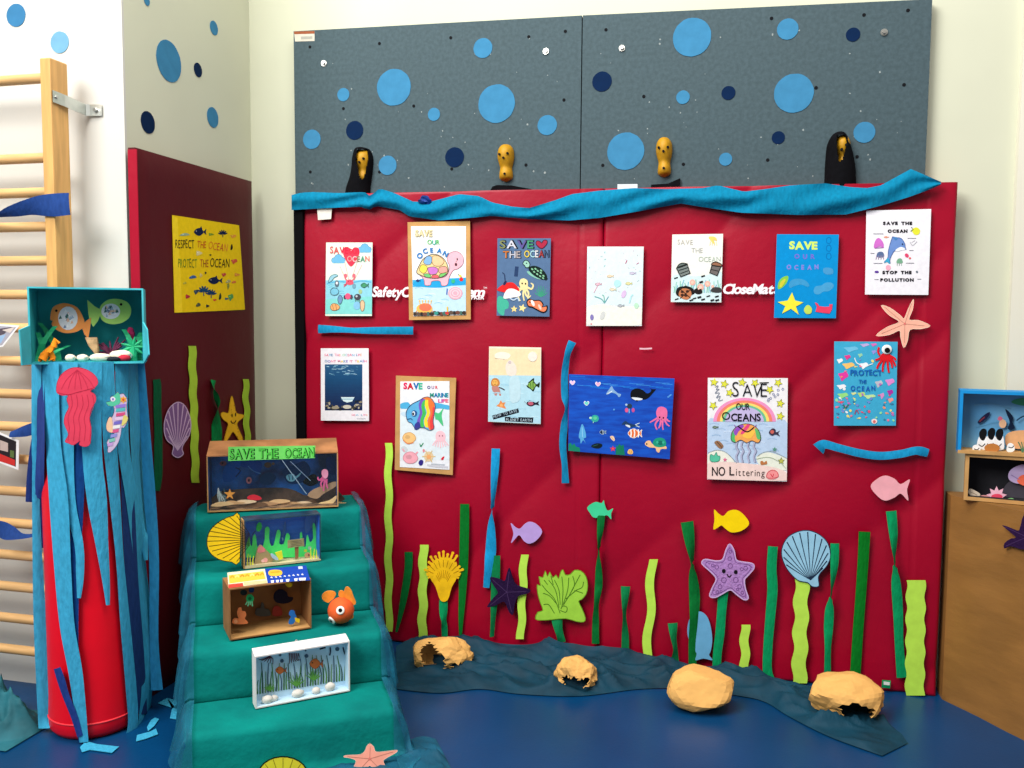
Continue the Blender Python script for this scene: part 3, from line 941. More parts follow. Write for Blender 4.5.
# f: bright blue foam poster ----------------------------------------------
root, d = poster('bright sky blue poster with a yellow star and red crab cutouts', [(630, 184), (964, 186), (948, 637), (614, 635)], tr, (0, 140, 206), t=0.003)
d.build('sheet', root)
e = Draw(MATF, d.b, tr)
e.text('SAVE', 696, 264, 40, (206, 240, 110), 2, width=146, bold=.05, jit=.05)
e.text('OUR', 724, 316, 24, (110, 110, 206), 2, width=106, bold=.05, jit=.08, gap=.9)
e.text('OCEAN', 682, 374, 24, (130, 130, 214), 2, width=170, bold=.05, jit=.08, gap=.9)
e.build('lettering', root)
for y in (220, 262, 305):
    e = Draw(MATF, d.b, tr)
    e.outline([(900, y - 14), (916, y - 18), (922, y), (914, y + 14), (898, y + 8)], 4, (0, 112, 178), 1)
    e.build('bubble_outline', root)
for pts, c, lv in (([(634, 474), (640, 440), (662, 416), (690, 410), (688, 436), (668, 464), (645, 480)], (130, 196, 70), 1),
               ([(694, 462), (706, 434), (740, 424), (780, 432), (804, 456), (796, 468), (760, 456), (724, 464), (704, 474)], (60, 150, 200), 1),
               ([(828, 490), (838, 466), (870, 460), (892, 446), (925, 446), (936, 466), (912, 490), (880, 494), (858, 508), (836, 506)], (70, 156, 204), 1),
               ([(880, 370), (900, 364), (930, 372), (932, 396), (904, 402), (882, 392)], (70, 150, 200), 1)):
    e = Draw(MATF, d.b, tr)
    e.blob(pts, c, 1)
    if c == (130, 196, 70):
        e.blob([(644, 464), (652, 440), (676, 424), (672, 444), (654, 470)], (206, 200, 60), 2)
    e.build('painted_shell', root)
e = Draw(MATF, d.b, tr)
e.slab([(712, 498), (728, 542), (772, 552), (732, 574), (748, 618), (706, 586), (658, 612), (676, 572), (634, 550), (688, 542)], (240, 228, 60), t=0.002)
e.build('yellow_star', root)
e = Draw(MATF, d.b, tr)
e.slab(smooth_closed([(776, 596), (784, 574), (800, 566), (818, 584), (814, 610), (790, 614)], 3), (190, 214, 90), t=0.002)
e.build('green_snail', root)
e = Draw(MATF, d.b, tr)
e.slab([(838, 602), (846, 576), (834, 552), (848, 556), (858, 572), (890, 576), (914, 574), (912, 562), (930, 562), (926, 590), (914, 612), (880, 608)], (230, 62, 96), t=0.002)
e.build('red_crab', root)

# g: stop the pollution ---------------------------------------------------
tr = (815, 200, 5.12)
root, d = poster('white printed poster of a blue dolphin at the top right of the mat', [(263, 54), (595, 46), (580, 486), (256, 484)], tr, (236, 234, 240))
dol = [(354, 318), (372, 296), (376, 258), (386, 220), (394, 196), (398, 188), (414, 192), (440, 196), (458, 220), (462, 240), (466, 254), (450, 250), (424, 256), (406, 262), (392, 284), (384, 306), (384, 326), (370, 316)]
d.blob(dol, (108, 142, 204), 2); d.outline(dol, 3, (60, 90, 150), 3)
d.blob([(354, 322), (374, 296), (384, 326), (368, 318)], (60, 160, 200), 4)
d.blob([(412, 256), (440, 240), (464, 252), (440, 258), (420, 264)], (236, 240, 246), 4)
d.ell(448, 226, 4, 4, '#182040', 5, n=8); d.blob([(400, 190), (424, 192), (414, 206)], (70, 130, 190), 4)
d.blob([(302, 244), (308, 210), (326, 194), (346, 212), (352, 240), (330, 238)], (206, 110, 200), 3); d.line([(306, 246), (352, 243)], 4, (170, 80, 180), 4)
d.blob([(496, 152), (520, 140), (538, 156), (530, 176), (508, 176)], (226, 226, 60), 3); d.line([(490, 160), (504, 150)], 4, (90, 110, 60), 4); d.line([(492, 138), (500, 146)], 3, '#404040', 4)
d.fish(366, 190, 28, 10, (226, 150, 120), 3, eye=None)
d.blob([(316, 290), (322, 268), (346, 266), (354, 288), (336, 294)], (90, 110, 150), 3)
for k in range(4):
    d.line([(316 + 11 * k, 284), (312 + 13 * k, 304)], 4, (150, 130, 160), 3)
d.blob([(418, 322), (424, 302), (442, 300), (448, 322)], (120, 170, 140), 3)
for k in range(3):
    d.line([(422 + 10 * k, 322), (420 + 12 * k, 336)], 3, (130, 160, 140), 3)
d.ell(470, 284, 9, 12, (220, 70, 110), 3, rot=-40); d.ell(486, 298, 6, 5, (230, 90, 90), 3)
d.ell(375, 346, 13, 14, (240, 170, 190), 3); d.ell(316, 368, 11, 6, (90, 50, 150), 3); d.ell(522, 368, 6, 6, (110, 120, 130), 3)
d.line([(486, 214), (500, 232), (522, 212)], 4, (190, 190, 196), 3); d.line([(494, 218), (512, 206)], 3, (190, 190, 196), 3)
for x0, x1, y in ((298, 350, 173), (284, 304, 273), (300, 345, 324), (474, 518, 196), (482, 504, 258), (466, 508, 323), (304, 326, 407), (524, 544, 405)):
    d.line([(x0, y), (x1, y)], 3, (130, 130, 140), 3)
d.build('sheet', root)
e = Draw(MATF, d.b, tr)
for s, x, y, wd in (('SAVE THE', 348, 126, 146), ('OCEAN', 372, 166, 98), ('STOP THE', 345, 378, 146), ('POLLUTION', 334, 416, 168)):
    e.text(s, x, y, 15, '#17151c', 4, width=wd, bold=.07, gap=.35)
e.build('lettering', root)

# h: protect the ocean ------------------------------------------------------
tr = (820, 325, 5.4857)
root, d = poster('turquoise poster sprinkled with small sea stickers and a red octopus', [(78, 90), (426, 92), (416, 552), (76, 552)], tr, (62, 168, 206))
d.build('sheet', root)
e = Draw(MATF, d.b, tr)
rnd = random.Random(11)
big = [(168, 132, 38, 16, (110, 190, 224)), (150, 176, 16, 14, (226, 60, 140)), (108, 196, 16, 14, (240, 240, 240)), (154, 222, 32, 18, (244, 196, 110)), (126, 280, 26, 26, (226, 60, 160)), (116, 338, 24, 14, (236, 236, 240)),
       (124, 386, 28, 16, (150, 220, 130)), (240, 222, 22, 18, (240, 244, 246)), (322, 322, 20, 20, (190, 190, 200)), (382, 312, 24, 20, (226, 140, 210)), (384, 370, 16, 18, (170, 50, 160)), (340, 388, 11, 18, (216, 140, 196)),
       (386, 412, 15, 14, (240, 150, 140)), (270, 392, 32, 12, (190, 226, 160)), (226, 380, 20, 14, (180, 216, 120)), (184, 376, 14, 8, (220, 226, 150)), (244, 110, 24, 10, (190, 170, 220)), (294, 108, 16, 9, (220, 110, 190)), (220, 166, 12, 12, (150, 206, 170)), (295, 148, 12, 12, (150, 150, 220))]
for i, (x, y, rx, ry, c) in enumerate(big):
    k = 7
    e.blob([(x + rx * (1 + .25 * (-1) ** j) * math.cos(2 * math.pi * j / k) * .9, y + ry * (1 + .25 * (-1) ** j) * math.sin(2 * math.pi * j / k) * .9) for j in range(k)], c, 2 + i % 2, n=3)
for i in range(70):
    x, y = rnd.uniform(90, 405), rnd.uniform(400, 540)
    if rnd.random() < .25:
        y = rnd.uniform(110, 400)
        if 150 < x < 320 and 235 < y < 370:
            continue
    c = rnd.choice([(236, 120, 150), (240, 220, 120), (180, 110, 190), (236, 240, 240), (60, 120, 160), (240, 150, 110), (150, 220, 160), (230, 80, 110), (110, 140, 210)])
    if rnd.random() < .5:
        e.fish(x, y, rnd.uniform(10, 24), rnd.uniform(7, 14), c, 4, rot=rnd.uniform(-40, 40), eye=None, flip=rnd.choice([-1, 1]))
    else:
        e.ell(x, y, rnd.uniform(4, 10), rnd.uniform(3, 9), c, 4, rot=rnd.uniform(0, 90), n=9)
e.line([(190, 180), (200, 206), (222, 218)], 5, (230, 236, 240), 4); e.line([(262, 222), (290, 212)], 5, (230, 236, 240), 4)
e.line([(128, 436), (140, 454), (156, 436)], 7, (40, 120, 90), 5); e.line([(190, 490), (200, 466), (212, 486)], 6, (150, 80, 110), 5)
e.ell(298, 528, 16, 14, (240, 220, 214), 5); e.ell(298, 530, 8, 8, (220, 100, 100), 6)
e.build('stickers', root)
e = Draw(MATF, d.b, tr)
e.text('PROTECT', 166, 276, 30, (20, 96, 176), 8, width=172, bold=.03, jit=.08)
e.text('THE', 212, 320, 20, (20, 96, 176), 8, width=42, bold=.03, jit=.06)
e.text('OCEAN', 168, 362, 28, (24, 90, 180), 8, width=134, bold=.02, jit=.1, gap=.4)
e.build('lettering', root)
e = Draw(MATF, d.b + .003, tr)
red = (216, 24, 34)
for pts in ([(345, 172), (322, 186), (302, 192)], [(350, 182), (322, 215), (312, 240)], [(358, 185), (346, 220), (344, 256)], [(370, 185), (372, 225), (378, 262)], [(378, 185), (392, 210), (396, 235)], [(384, 178), (402, 200), (414, 226)], [(386, 170), (408, 182), (416, 194)]):
    e.line(pts, 13, red, 1, w2=10)
e.blob([(326, 186), (338, 160), (366, 152), (390, 166), (394, 190), (362, 198)], red, 2)
e.line([(328, 166), (318, 145), (324, 122)], 11, red, 1)
e.build('octopus', root)
c = MATF.at(820 + 366 / 5.4857, 325 + 134 / 5.4857, d.b + .004)
m = MB()
eye_w = material('white_plastic', (240, 240, 236), rough=0.3); eye_b = material('black_plastic', (8, 8, 8), rough=0.3)
m.tube([c, c - Vector((0, .002, 0)), c - Vector((0, .004, 0))], [.0165, .0165, .012], eye_w, 20)
c2 = c + Vector((.0015, -.0041, -.003))
m.tube([c2, c2 - Vector((0, .0012, 0))], [.0095, .0088], eye_b, 16)
m.build('googly_eye', root)

# i: underwater photo ---------------------------------------------------------
tr = (310, 335, 5.12)
root, d = poster('white sheet with a dark blue underwater photograph and pastel writing', [(55, 68), (300, 68), (302, 440), (56, 438)], tr, (232, 230, 236))
for k in range(16):
    v = k / 15
    y0, y1 = 150 + 236 * k / 16, 150 + 236 * (k + 1) / 16
    c = (int(22 + 20 * max(0, .3 - v) * 3), int(86 - 50 * v), int(128 - 52 * v))
    d.poly([(76, y0), (268, y0), (268, y1), (76, y1)], c, 1)
rnd = random.Random(8)
for i in range(34):
    x, y = rnd.uniform(82, 240), rnd.uniform(154, 206)
    d.line([(x, y), (x + rnd.uniform(8, 22), y + rnd.uniform(-4, 4))], rnd.uniform(2, 4), rnd.choice([(130, 176, 200), (90, 140, 170), (160, 196, 214), (60, 110, 146)]), 2)
for i in range(60):
    x, y = rnd.uniform(80, 264), rnd.uniform(338, 382)
    if y < 362 and 120 < x < 230:
        continue
    d.ell(x, y, rnd.uniform(4, 11), rnd.uniform(3, 8), rnd.choice([(30, 36, 40), (90, 90, 80), (140, 130, 110), (60, 60, 56), (20, 24, 30), (170, 160, 140)]), 3, n=7)
d.ell(190, 368, 22, 10, (196, 190, 176), 4); d.ell(130, 372, 20, 8, (150, 140, 120), 4)
d.poly([(158, 318), (228, 318), (216, 340), (190, 346), (170, 338)], (206, 226, 232), 4)
d.line([(160, 328), (224, 328)], 4, (120, 170, 190), 5)
d.build('sheet', root)
e = Draw(MATF, d.b, tr)
pc = [(236, 150, 170), (226, 120, 150), (120, 176, 206), (60, 120, 170), (240, 160, 180), (230, 130, 170), (240, 190, 160), (160, 220, 180), (150, 200, 220)]
e.text('SAVE THE OCEAN LIFE', 74, 108, 12, pc, 2, width=190, bold=.02, jit=.1)
e.text('DONT MAKE IT TRASH', 76, 140, 12, [(90, 140, 180), (130, 110, 190), (236, 140, 170), (220, 120, 160), (240, 150, 180), (240, 200, 90)], 2, width=214, bold=.02, jit=.1)
e.text('SEA LIFE', 212, 414, 10, pc, 2, width=84, jit=.1)
e.text('OCEAN', 240, 432, 7, (110, 120, 140), 2, width=44, jit=.1)
e.build('lettering', root)

# j: rainbow fish -------------------------------------------------------------
root, d = poster('paper poster of a rainbow striped fish, on brown cardboard', [(462, 238), (714, 236), (714, 690), (460, 676)], tr, (234, 236, 242),
                 cardboard=[(440, 208), (748, 220), (730, 717), (434, 690)])
d.poly([(462, 380), (713, 384), (714, 640), (462, 640)], (222, 234, 240), 1)
d.blob([(464, 352), (500, 344), (520, 360), (560, 350), (600, 352), (640, 346), (690, 356), (713, 362), (713, 382), (660, 376), (600, 384), (520, 378), (464, 376)], (80, 176, 222), 2)
d.blob([(464, 400), (500, 392), (540, 402), (520, 420), (480, 416)], (196, 220, 236), 2)
fishp = [(492, 396), (516, 358), (556, 336), (590, 318), (616, 322), (640, 356), (636, 400), (630, 440), (634, 476), (612, 488), (584, 476), (560, 474), (540, 480), (520, 452), (500, 440)]
d.blob(fishp, (96, 176, 222), 4)
def stripe(p, c):
    d.blob(p, c, 5, n=3)
stripe([(566, 334), (590, 320), (584, 360), (590, 400), (574, 440), (590, 474), (556, 472), (548, 440), (562, 400), (556, 362)], (120, 90, 190))
stripe([(580, 338), (592, 336), (586, 372), (594, 400), (580, 438), (584, 470), (566, 470), (566, 432), (576, 398), (570, 364)], (70, 190, 90))
stripe([(594, 324), (612, 322), (606, 360), (614, 400), (600, 440), (612, 470), (590, 470), (584, 436), (598, 398), (588, 362)], (250, 220, 60))
stripe([(608, 322), (634, 346), (638, 372), (628, 400), (618, 440), (632, 474), (610, 484), (602, 440), (616, 400), (606, 360)], (240, 120, 60))
stripe([(628, 372), (640, 372), (636, 404), (630, 440), (634, 478), (618, 486), (614, 442), (626, 404)], (230, 70, 70))
d.blob([(574, 322), (600, 316), (630, 330), (616, 332), (590, 330)], (240, 130, 60), 6)
d.blob([(538, 456), (556, 444), (566, 470), (548, 486), (534, 480)], (60, 60, 150), 6)
d.blob([(640, 396), (660, 400), (684, 374), (674, 410), (682, 466), (656, 436), (642, 430)], (80, 196, 130), 4)
d.ell(534, 402, 15, 17, (40, 90, 150), 6); d.ell(530, 402, 8, 12, (220, 234, 244), 7); d.ell(528, 404, 5, 8, '#101828', 8, n=8)
d.line([(498, 432), (516, 428), (524, 436)], 4, (40, 80, 130), 7)
d.outline(fishp, 3, (60, 80, 110), 8)
for x, y, c, r in ((508, 526, (244, 196, 130), 34), (514, 628, (242, 170, 184), 38)):
    d.ell(x, y, r, r * .8, c, 3)
    d.outline([(x + r * math.cos(t), y + r * .8 * math.sin(t)) for t in (0, 1, 2, 3, 4, 5)], 3, tuple(int(v * .86) for v in c), 4)
    d.ell(x - 8, y - 4, r * .4, r * .3, tuple(int(v * .9) for v in c), 4)
d.line([(478, 538), (500, 556), (530, 550)], 6, (226, 140, 90), 5)
oc = (244, 196, 206)
d.blob([(644, 530), (648, 500), (668, 490), (690, 504), (692, 534), (668, 545)], oc, 3)
for k in range(7):
    d.line([(650 + 6 * k, 535), (634 + 11 * k, 556), (628 + 13.5 * k, 578 - abs(k - 3) * 4)], 6, oc, 3)
d.ell(662, 516, 3, 4, (150, 90, 110), 5, n=8); d.ell(678, 516, 3, 4, (150, 90, 110), 5, n=8)
d.line([(484, 598), (474, 582)], 6, (240, 160, 176), 4); d.line([(540, 610), (552, 598)], 8, (240, 160, 176), 4)
d.ell(608, 622, 24, 26, (226, 200, 160), 3)
for k in range(6):
    a = k * 1.05
    d.line([(608, 622), (608 + 34 * math.cos(a), 622 + 34 * math.sin(a))], 5, (214, 186, 130), 3)
d.ell(608, 624, 12, 12, (236, 170, 110), 4)
d.blob([(466, 576), (484, 568), (500, 584), (494, 598), (474, 594)], (206, 212, 216), 3)
d.line([(566, 572), (562, 556)], 4, (80, 150, 110), 4); d.line([(568, 572), (580, 552)], 5, (80, 160, 120), 4); d.ell(568, 568, 6, 5, (60, 140, 110), 4, n=8)
d.blob([(556, 650), (568, 638), (580, 646), (574, 666), (560, 666)], (50, 40, 130), 4); d.ell(582, 592, 6, 9, (230, 140, 150), 4, n=8)
d.blob([(670, 634), (680, 624), (688, 622), (680, 640)], (220, 30, 50), 4)
d.line([(600, 664), (640, 672), (706, 676)], 10, (206, 206, 216), 3); d.line([(620, 660), (690, 664)], 6, (190, 196, 206), 4)
d.build('sheet', root)
e = Draw(MATF, d.b, tr)
e.text('SAVE', 478, 276, 31, [(226, 30, 90), (206, 30, 50), (20, 110, 180), (60, 186, 150)], 3, width=94, bold=.05, jit=.04)
e.text('OUR', 600, 275, 15, [(60, 60, 130), (160, 120, 160), (226, 80, 90)], 3, width=52, bold=.04, gap=.5)
e.text('MARINE', 614, 318, 21, [(20, 150, 130), (30, 110, 170), (30, 150, 170), (60, 110, 180), (30, 130, 170), (20, 140, 150)], 3, width=92, bold=.05)
e.text('LIFE', 656, 345, 17, [(226, 80, 150), (180, 90, 180), (226, 80, 150), (230, 90, 120)], 3, width=50, bold=.04)
e.build('lettering', root)

# k: two-tone poster -----------------------------------------------------------
tr = (480, 335, 7.68)
root, d = poster('poster with peach sky and pale blue sea and two black word strips', [(70, 88), (470, 96), (466, 684), (62, 666)], tr, (236, 226, 206))
d.poly([(74, 102), (464, 108), (463, 312), (71, 308)], (244, 218, 176), 1)
d.poly([(70, 308), (468, 312), (466, 682), (62, 664)], (176, 216, 230), 1)
for i in range(18):
    x, y = 80 + (i * 97) % 330, 330 + (i * 61) % 310
    d.line([(x, y), (x + 30, y - 4), (x + 60, y)], 8, [(190, 224, 236), (164, 208, 226)][i % 2], 2)
d.blob([(112, 152), (150, 130), (210, 136), (236, 160), (200, 188), (130, 184)], (244, 234, 214), 2)
d.line([(112, 178), (190, 186)], 4, (206, 190, 160), 3)
d.blob([(196, 240), (220, 196), (248, 200), (280, 250), (270, 310), (210, 306)], (232, 220, 206), 2); d.ell(228, 210, 12, 11, (206, 190, 190), 3)
d.blob([(230, 330), (300, 330), (310, 480), (270, 520), (232, 500)], (190, 220, 230), 3)
d.build('sheet', root)
e = Draw(MATF, d.b + .0002, tr)
e.slab([(404 + 36 * math.cos(k * .35), 166 + 38 * math.sin(k * .35)) for k in range(18)], (236, 228, 216), t=0.0015)
e.build('paper_disc', root)
e = Draw(MATF, d.b + .0002, tr)
e.blob([(84, 380), (90, 344), (116, 330), (144, 344), (152, 378), (130, 398), (100, 398)], (196, 130, 70), 1); e.ell(115, 366, 22, 22, (240, 180, 90), 2); e.ell(106, 360, 3, 3, '#201008', 3, n=8); e.ell(122, 360, 3, 3, '#201008', 3, n=8)
e.line([(106, 374), (114, 380), (124, 374)], 3, '#402010', 3)
e.blob([(92, 398), (140, 396), (154, 430), (162, 462), (150, 466), (138, 440), (128, 464), (112, 462), (106, 440), (96, 430)], (190, 130, 120), 1)
e.line([(146, 402), (170, 412), (190, 424)], 9, (60, 50, 60), 1)
e.build('octopus', root)
e = Draw(MATF, d.b + .0002, tr)
e.blob([(356, 384), (376, 360), (414, 330), (416, 356), (436, 378), (458, 362), (454, 404), (434, 394), (422, 410), (410, 436), (388, 416), (366, 404)], '#1c2c14', 1)
e.blob([(364, 384), (382, 366), (408, 348), (410, 366), (428, 382), (414, 406), (404, 420), (386, 406)], (130, 176, 80), 2); e.line([(386, 366), (392, 404)], 5, (60, 96, 40), 3); e.line([(406, 362), (408, 406)], 5, (60, 96, 40), 3); e.ell(374, 382, 4, 4, '#101010', 4, n=8)
e.build('green_fish', root)
e = Draw(MATF, d.b + .0002, tr)
e.blob([(356, 526), (376, 504), (400, 500), (424, 520), (452, 508), (448, 526), (456, 542), (426, 536), (400, 548), (372, 544)], '#1c1a2c', 1)
e.blob([(366, 526), (382, 512), (404, 516), (410, 532), (386, 540)], (186, 90, 110), 2); e.line([(340, 508), (352, 524)], 3, (110, 110, 110), 1)
e.build('dark_fish', root)
e = Draw(MATF, d.b + .0002, tr)
e.blob([(160, 500), (172, 520), (196, 516), (186, 540), (202, 566), (176, 562), (160, 576), (150, 552), (124, 546), (146, 528)], (226, 140, 80), 1, n=2); e.ell(164, 540, 12, 12, (240, 176, 110), 2)
e.build('starfish', root)
e = Draw(MATF, d.b + .0002, tr)
blk = '#0c1420'
e.poly([(94, 618), (296, 562), (300, 596), (102, 650)], blk, 1)
e.text('HOW TO SAVE', 104, 638, 22, (180, 206, 220), 2, width=182, rot=0, slope=-.26, bold=.0)
e.poly([(190, 628), (410, 634), (406, 674), (192, 662)], blk, 1)
e.text('PLANET EARTH', 200, 660, 22, (190, 210, 220), 2, width=196, slope=.03)
e.build('word_strips', root)

# l: blue canvas -------------------------------------------------------------
tr = (555, 360, 6.98)
sea = material('painted_sea', (10, 84, 196), rough=0.7, var=.2, scale=14, col2=(6, 62, 168), stretch=(1, 1, 5))
root, d = poster('wide blue painted canvas with sticker whale and pink octopus', [(98, 100), (834, 130), (800, 692), (92, 634)], tr, (10, 84, 196), t=0.012)
d.mats[d.mats.index(paper((10, 84, 196)))] = sea
for i in range(26):
    x, y = 110 + (i * 137) % 640, 112 + (i * 29) % 90 + (i % 3) * 4
    d.line([(x, y), (x + 50, y + 4), (x + 100, y + 5)], 4, [(30, 120, 216), (20, 100, 206), (60, 140, 222)][i % 3], 1)
d.poly([(94, 634), (95, 585), (110, 578), (120, 596), (134, 582), (146, 604), (172, 612), (176, 640)], (20, 130, 100), 1)
d.poly([(422, 660), (428, 590), (436, 606), (448, 584), (462, 600), (478, 590), (488, 664)], (16, 120, 90), 1)
d.build('canvas', root)
def stk(nm):
    return Draw(MATF, d.b + .0002, tr)
e = stk(0)
wh = [(526, 242), (536, 212), (570, 198), (610, 208), (640, 232), (662, 226), (672, 208), (664, 198), (684, 204), (704, 204), (692, 222), (680, 236), (656, 262), (630, 276), (600, 276), (560, 280), (534, 270)]
e.blob(wh, '#0a0e14', 1); e.blob([(534, 262), (570, 262), (610, 270), (600, 280), (560, 280)], (226, 232, 236), 2); e.ell(572, 284, 9, 4, '#0a0e14', 3)
e.build('whale', root)
e = stk(0)
pk = (232, 110, 160)
for pts in ([(715, 405), (690, 420), (662, 436)], [(722, 415), (700, 450), (712, 486)], [(740, 420), (732, 460), (722, 476)], [(752, 420), (750, 455), (755, 488)], [(764, 415), (780, 446), (800, 462)], [(770, 405), (790, 425), (804, 428)]):
    e.line(pts, 14, pk, 1, w2=8)
e.blob([(706, 372), (718, 334), (748, 326), (778, 342), (784, 380), (770, 416), (724, 414)], pk, 2); e.ell(730, 400, 6, 7, '#301020', 3, n=8); e.ell(756, 404, 6, 7, '#301020', 3, n=8)
e.line([(738, 410), (746, 414)], 3, '#301020', 3)
e.build('octopus', root)
e = stk(0)
tan = (240, 190, 140)
e.blob([(628, 590), (640, 566), (664, 564), (680, 586), (720, 600), (770, 600), (778, 620), (740, 622), (726, 646), (708, 636), (700, 614), (660, 610)], tan, 1)
e.blob([(682, 580), (700, 550), (740, 542), (770, 560), (774, 596), (740, 608), (700, 604)], (30, 150, 120), 2); e.ell(735, 578, 18, 16, (20, 110, 96), 3); e.ell(714, 574, 8, 10, (60, 180, 150), 3); e.ell(756, 576, 8, 10, (60, 180, 150), 3)
e.ell(640, 586, 5, 6, '#201008', 3, n=8)
e.build('turtle', root)
e = stk(0)
e.fish(558, 512, 96, 64, (230, 110, 50), 1, flip=1, edge='#f0e8e0', ew=4)
for x in (532, 556, 584):
    e.line([(x - 4, 484), (x, 512), (x - 4, 540)], 9, (244, 240, 236), 3)
e.build('clown_fish', root)
e = stk(0)
e.blob([(356, 238), (376, 206), (396, 182), (410, 206), (440, 232), (462, 240), (446, 260), (430, 240), (396, 228), (370, 240)], (130, 170, 210), 1); e.line([(366, 236), (400, 216)], 6, (220, 230, 240), 2)
e.build('dolphin', root)
e = stk(0)
e.blob([(466, 450), (490, 426), (516, 440), (560, 452), (584, 436), (580, 454), (592, 470), (560, 464), (520, 472), (490, 452)], (30, 60, 96), 1); e.blob([(490, 452), (520, 456), (524, 472), (506, 466)], (220, 230, 236), 2); e.line([(560, 452), (590, 440)], 6, (200, 220, 236), 2); e.line([(566, 458), (590, 468)], 6, (200, 220, 236), 2)
e.build('small_whale', root)
e = stk(0)
e.blob([(190, 446), (212, 500), (216, 540), (200, 548), (214, 580), (196, 560), (180, 584), (176, 552), (166, 540), (172, 496)], (90, 170, 220), 1); e.line([(190, 470), (192, 540)], 5, (140, 200, 236), 2)
e.build('squid', root)
for x, y, c in ((122, 158, (236, 190, 226)), (300, 168, (240, 170, 206)), (220, 302, (110, 220, 200))):
    e = stk(0)
    h = [(0, 17), (-18, 0), (-17, -12), (-8, -16), (0, -8), (9, -15), (18, -10), (17, 2)]
    e.blob([(x + a, y + b_) for a, b_ in h], (240, 236, 244), 1); e.blob([(x + a * .75, y + b_ * .75) for a, b_ in h], c, 2)
    e.build('heart_sticker', root)
e = stk(0)
e.blob([(238, 404), (254, 396), (270, 384), (296, 388), (306, 408), (296, 428), (268, 432), (250, 414)], (50, 170, 160), 1); e.ell(248, 404, 10, 8, (170, 220, 200), 2); e.ell(280, 406, 14, 12, (90, 200, 150), 3); e.line([(270, 430), (266, 440)], 5, (170, 220, 200), 1)
e.build('small_turtle', root)
e = stk(0)
e.ell(520, 322, 18, 18, (40, 60, 80), 1); e.ell(500, 350, 12, 16, (226, 90, 140), 1); e.ell(546, 350, 11, 15, (200, 80, 150), 1); e.ell(498, 312, 8, 8, (170, 200, 230), 2); e.line([(518, 340), (518, 372)], 8, (110, 170, 220), 2)
e.build('crab', root)
e = stk(0)
e.fish(334, 504, 44, 30, (30, 44, 70), 1, edge=(150, 180, 210), ew=3); e.line([(334, 490), (336, 520)], 5, (180, 200, 220), 4)
e.build('striped_fish', root)
e = stk(0)
e.blob([(252, 600), (286, 582), (326, 586), (328, 604), (304, 618), (270, 614)], (14, 30, 34), 1); e.line([(262, 602), (300, 590)], 4, (40, 90, 90), 2)
e.build('ray', root)
e = stk(0)
e.star(404, 620, 22, (216, 40, 60), 1); e.ell(404, 620, 7, 7, (240, 90, 90), 2)
e.build('red_starfish', root)
e = stk(0)
e.blob([(384, 534), (404, 530), (416, 548), (414, 566), (396, 556)], (240, 206, 170), 1); e.line([(392, 536), (412, 560)], 3, (200, 150, 110), 2)
e.build('spiral_shell', root)
e = stk(0)
e.blob([(506, 646), (514, 626), (530, 622), (544, 638), (540, 656), (516, 656)], (240, 190, 110), 1); e.line([(524, 654), (520, 630)], 3, (200, 130, 60), 2); e.line([(530, 654), (536, 632)], 3, (200, 130, 60), 2)
e.build('scallop_shell', root)
e = stk(0)
for x, y in ((412, 346), (790, 258), (808, 244), (800, 250)):
    e.ell(x, y, 6, 6, (90, 160, 226), 1, n=10)
e.build('bubble_dots', root)

# m: NO littering ------------------------------------------------------------
tr = (700, 370, 6.4)
root, d = poster('large white hand drawn poster of a rainbow over a rainbow jellyfish', [(50, 50), (562, 52), (556, 714), (46, 700)], tr, (238, 236, 238), t=0.0016)
d.blob([(50, 330), (120, 318), (200, 330), (300, 322), (380, 334), (470, 326), (558, 338), (556, 590), (400, 600), (48, 590)], (186, 208, 234), 1)
for i in range(22):
    x, y = 60 + (i * 89) % 430, 345 + (i * 53) % 190
    d.line([(x, y), (x + 30, y - 6), (x + 60, y + 2)], 7, [(170, 196, 228), (200, 218, 240), (160, 190, 222)][i % 3], 2)
def arch(r0, r1, col, L):
    cx, cy = 285, 330
    N = 26
    up = [(cx + r1 * math.cos(math.pi * k / N), cy - r1 * .76 * math.sin(math.pi * k / N)) for k in range(N + 1)]
    dn = [(cx + r0 * math.cos(math.pi * k / N), cy - r0 * .76 * math.sin(math.pi * k / N)) for k in range(N + 1)]
    d.poly(up + dn[::-1], col, L)
for r0, r1, c in ((178, 200, (238, 150, 196)), (158, 178, (240, 130, 110)), (140, 158, (244, 220, 110)), (124, 140, (110, 190, 150)), (108, 124, (110, 170, 220))):
    arch(r0, r1, c, 3)
d.poly([(285 + 124 * math.cos(math.pi * k / 20), 330 - 94 * math.sin(math.pi * k / 20)) for k in range(21)], (196, 184, 226), 4)
for x, y in ((90, 78), (156, 90), (190, 146), (270, 80), (352, 84), (500, 82), (446, 126), (514, 214), (514, 296), (84, 228)):
    d.star(x, y, 28, (226, 226, 70), 5, edge=(120, 116, 50), ew=3, rot=-80 + x % 30)
for i, (x, y) in enumerate(((470, 154), (480, 170), (498, 156), (500, 128), (530, 122), (440, 186), (452, 180), (436, 196))):
    d.outline([(x + 7 * math.cos(t), y + 7 * math.sin(t)) for t in (0, 1.5, 3, 4.5)], 3, (120, 130, 170), 5)
d.line([(96, 110), (116, 100), (104, 126), (122, 122), (96, 148), (124, 146), (104, 178), (130, 166), (118, 196), (146, 190)], 4, (120, 130, 150), 5)
J = [(200, 446), (204, 400), (236, 362), (290, 344), (344, 356), (378, 392), (388, 440), (370, 466), (330, 452), (300, 466), (260, 448), (226, 464)]
d.blob(J, (244, 170, 90), 6)
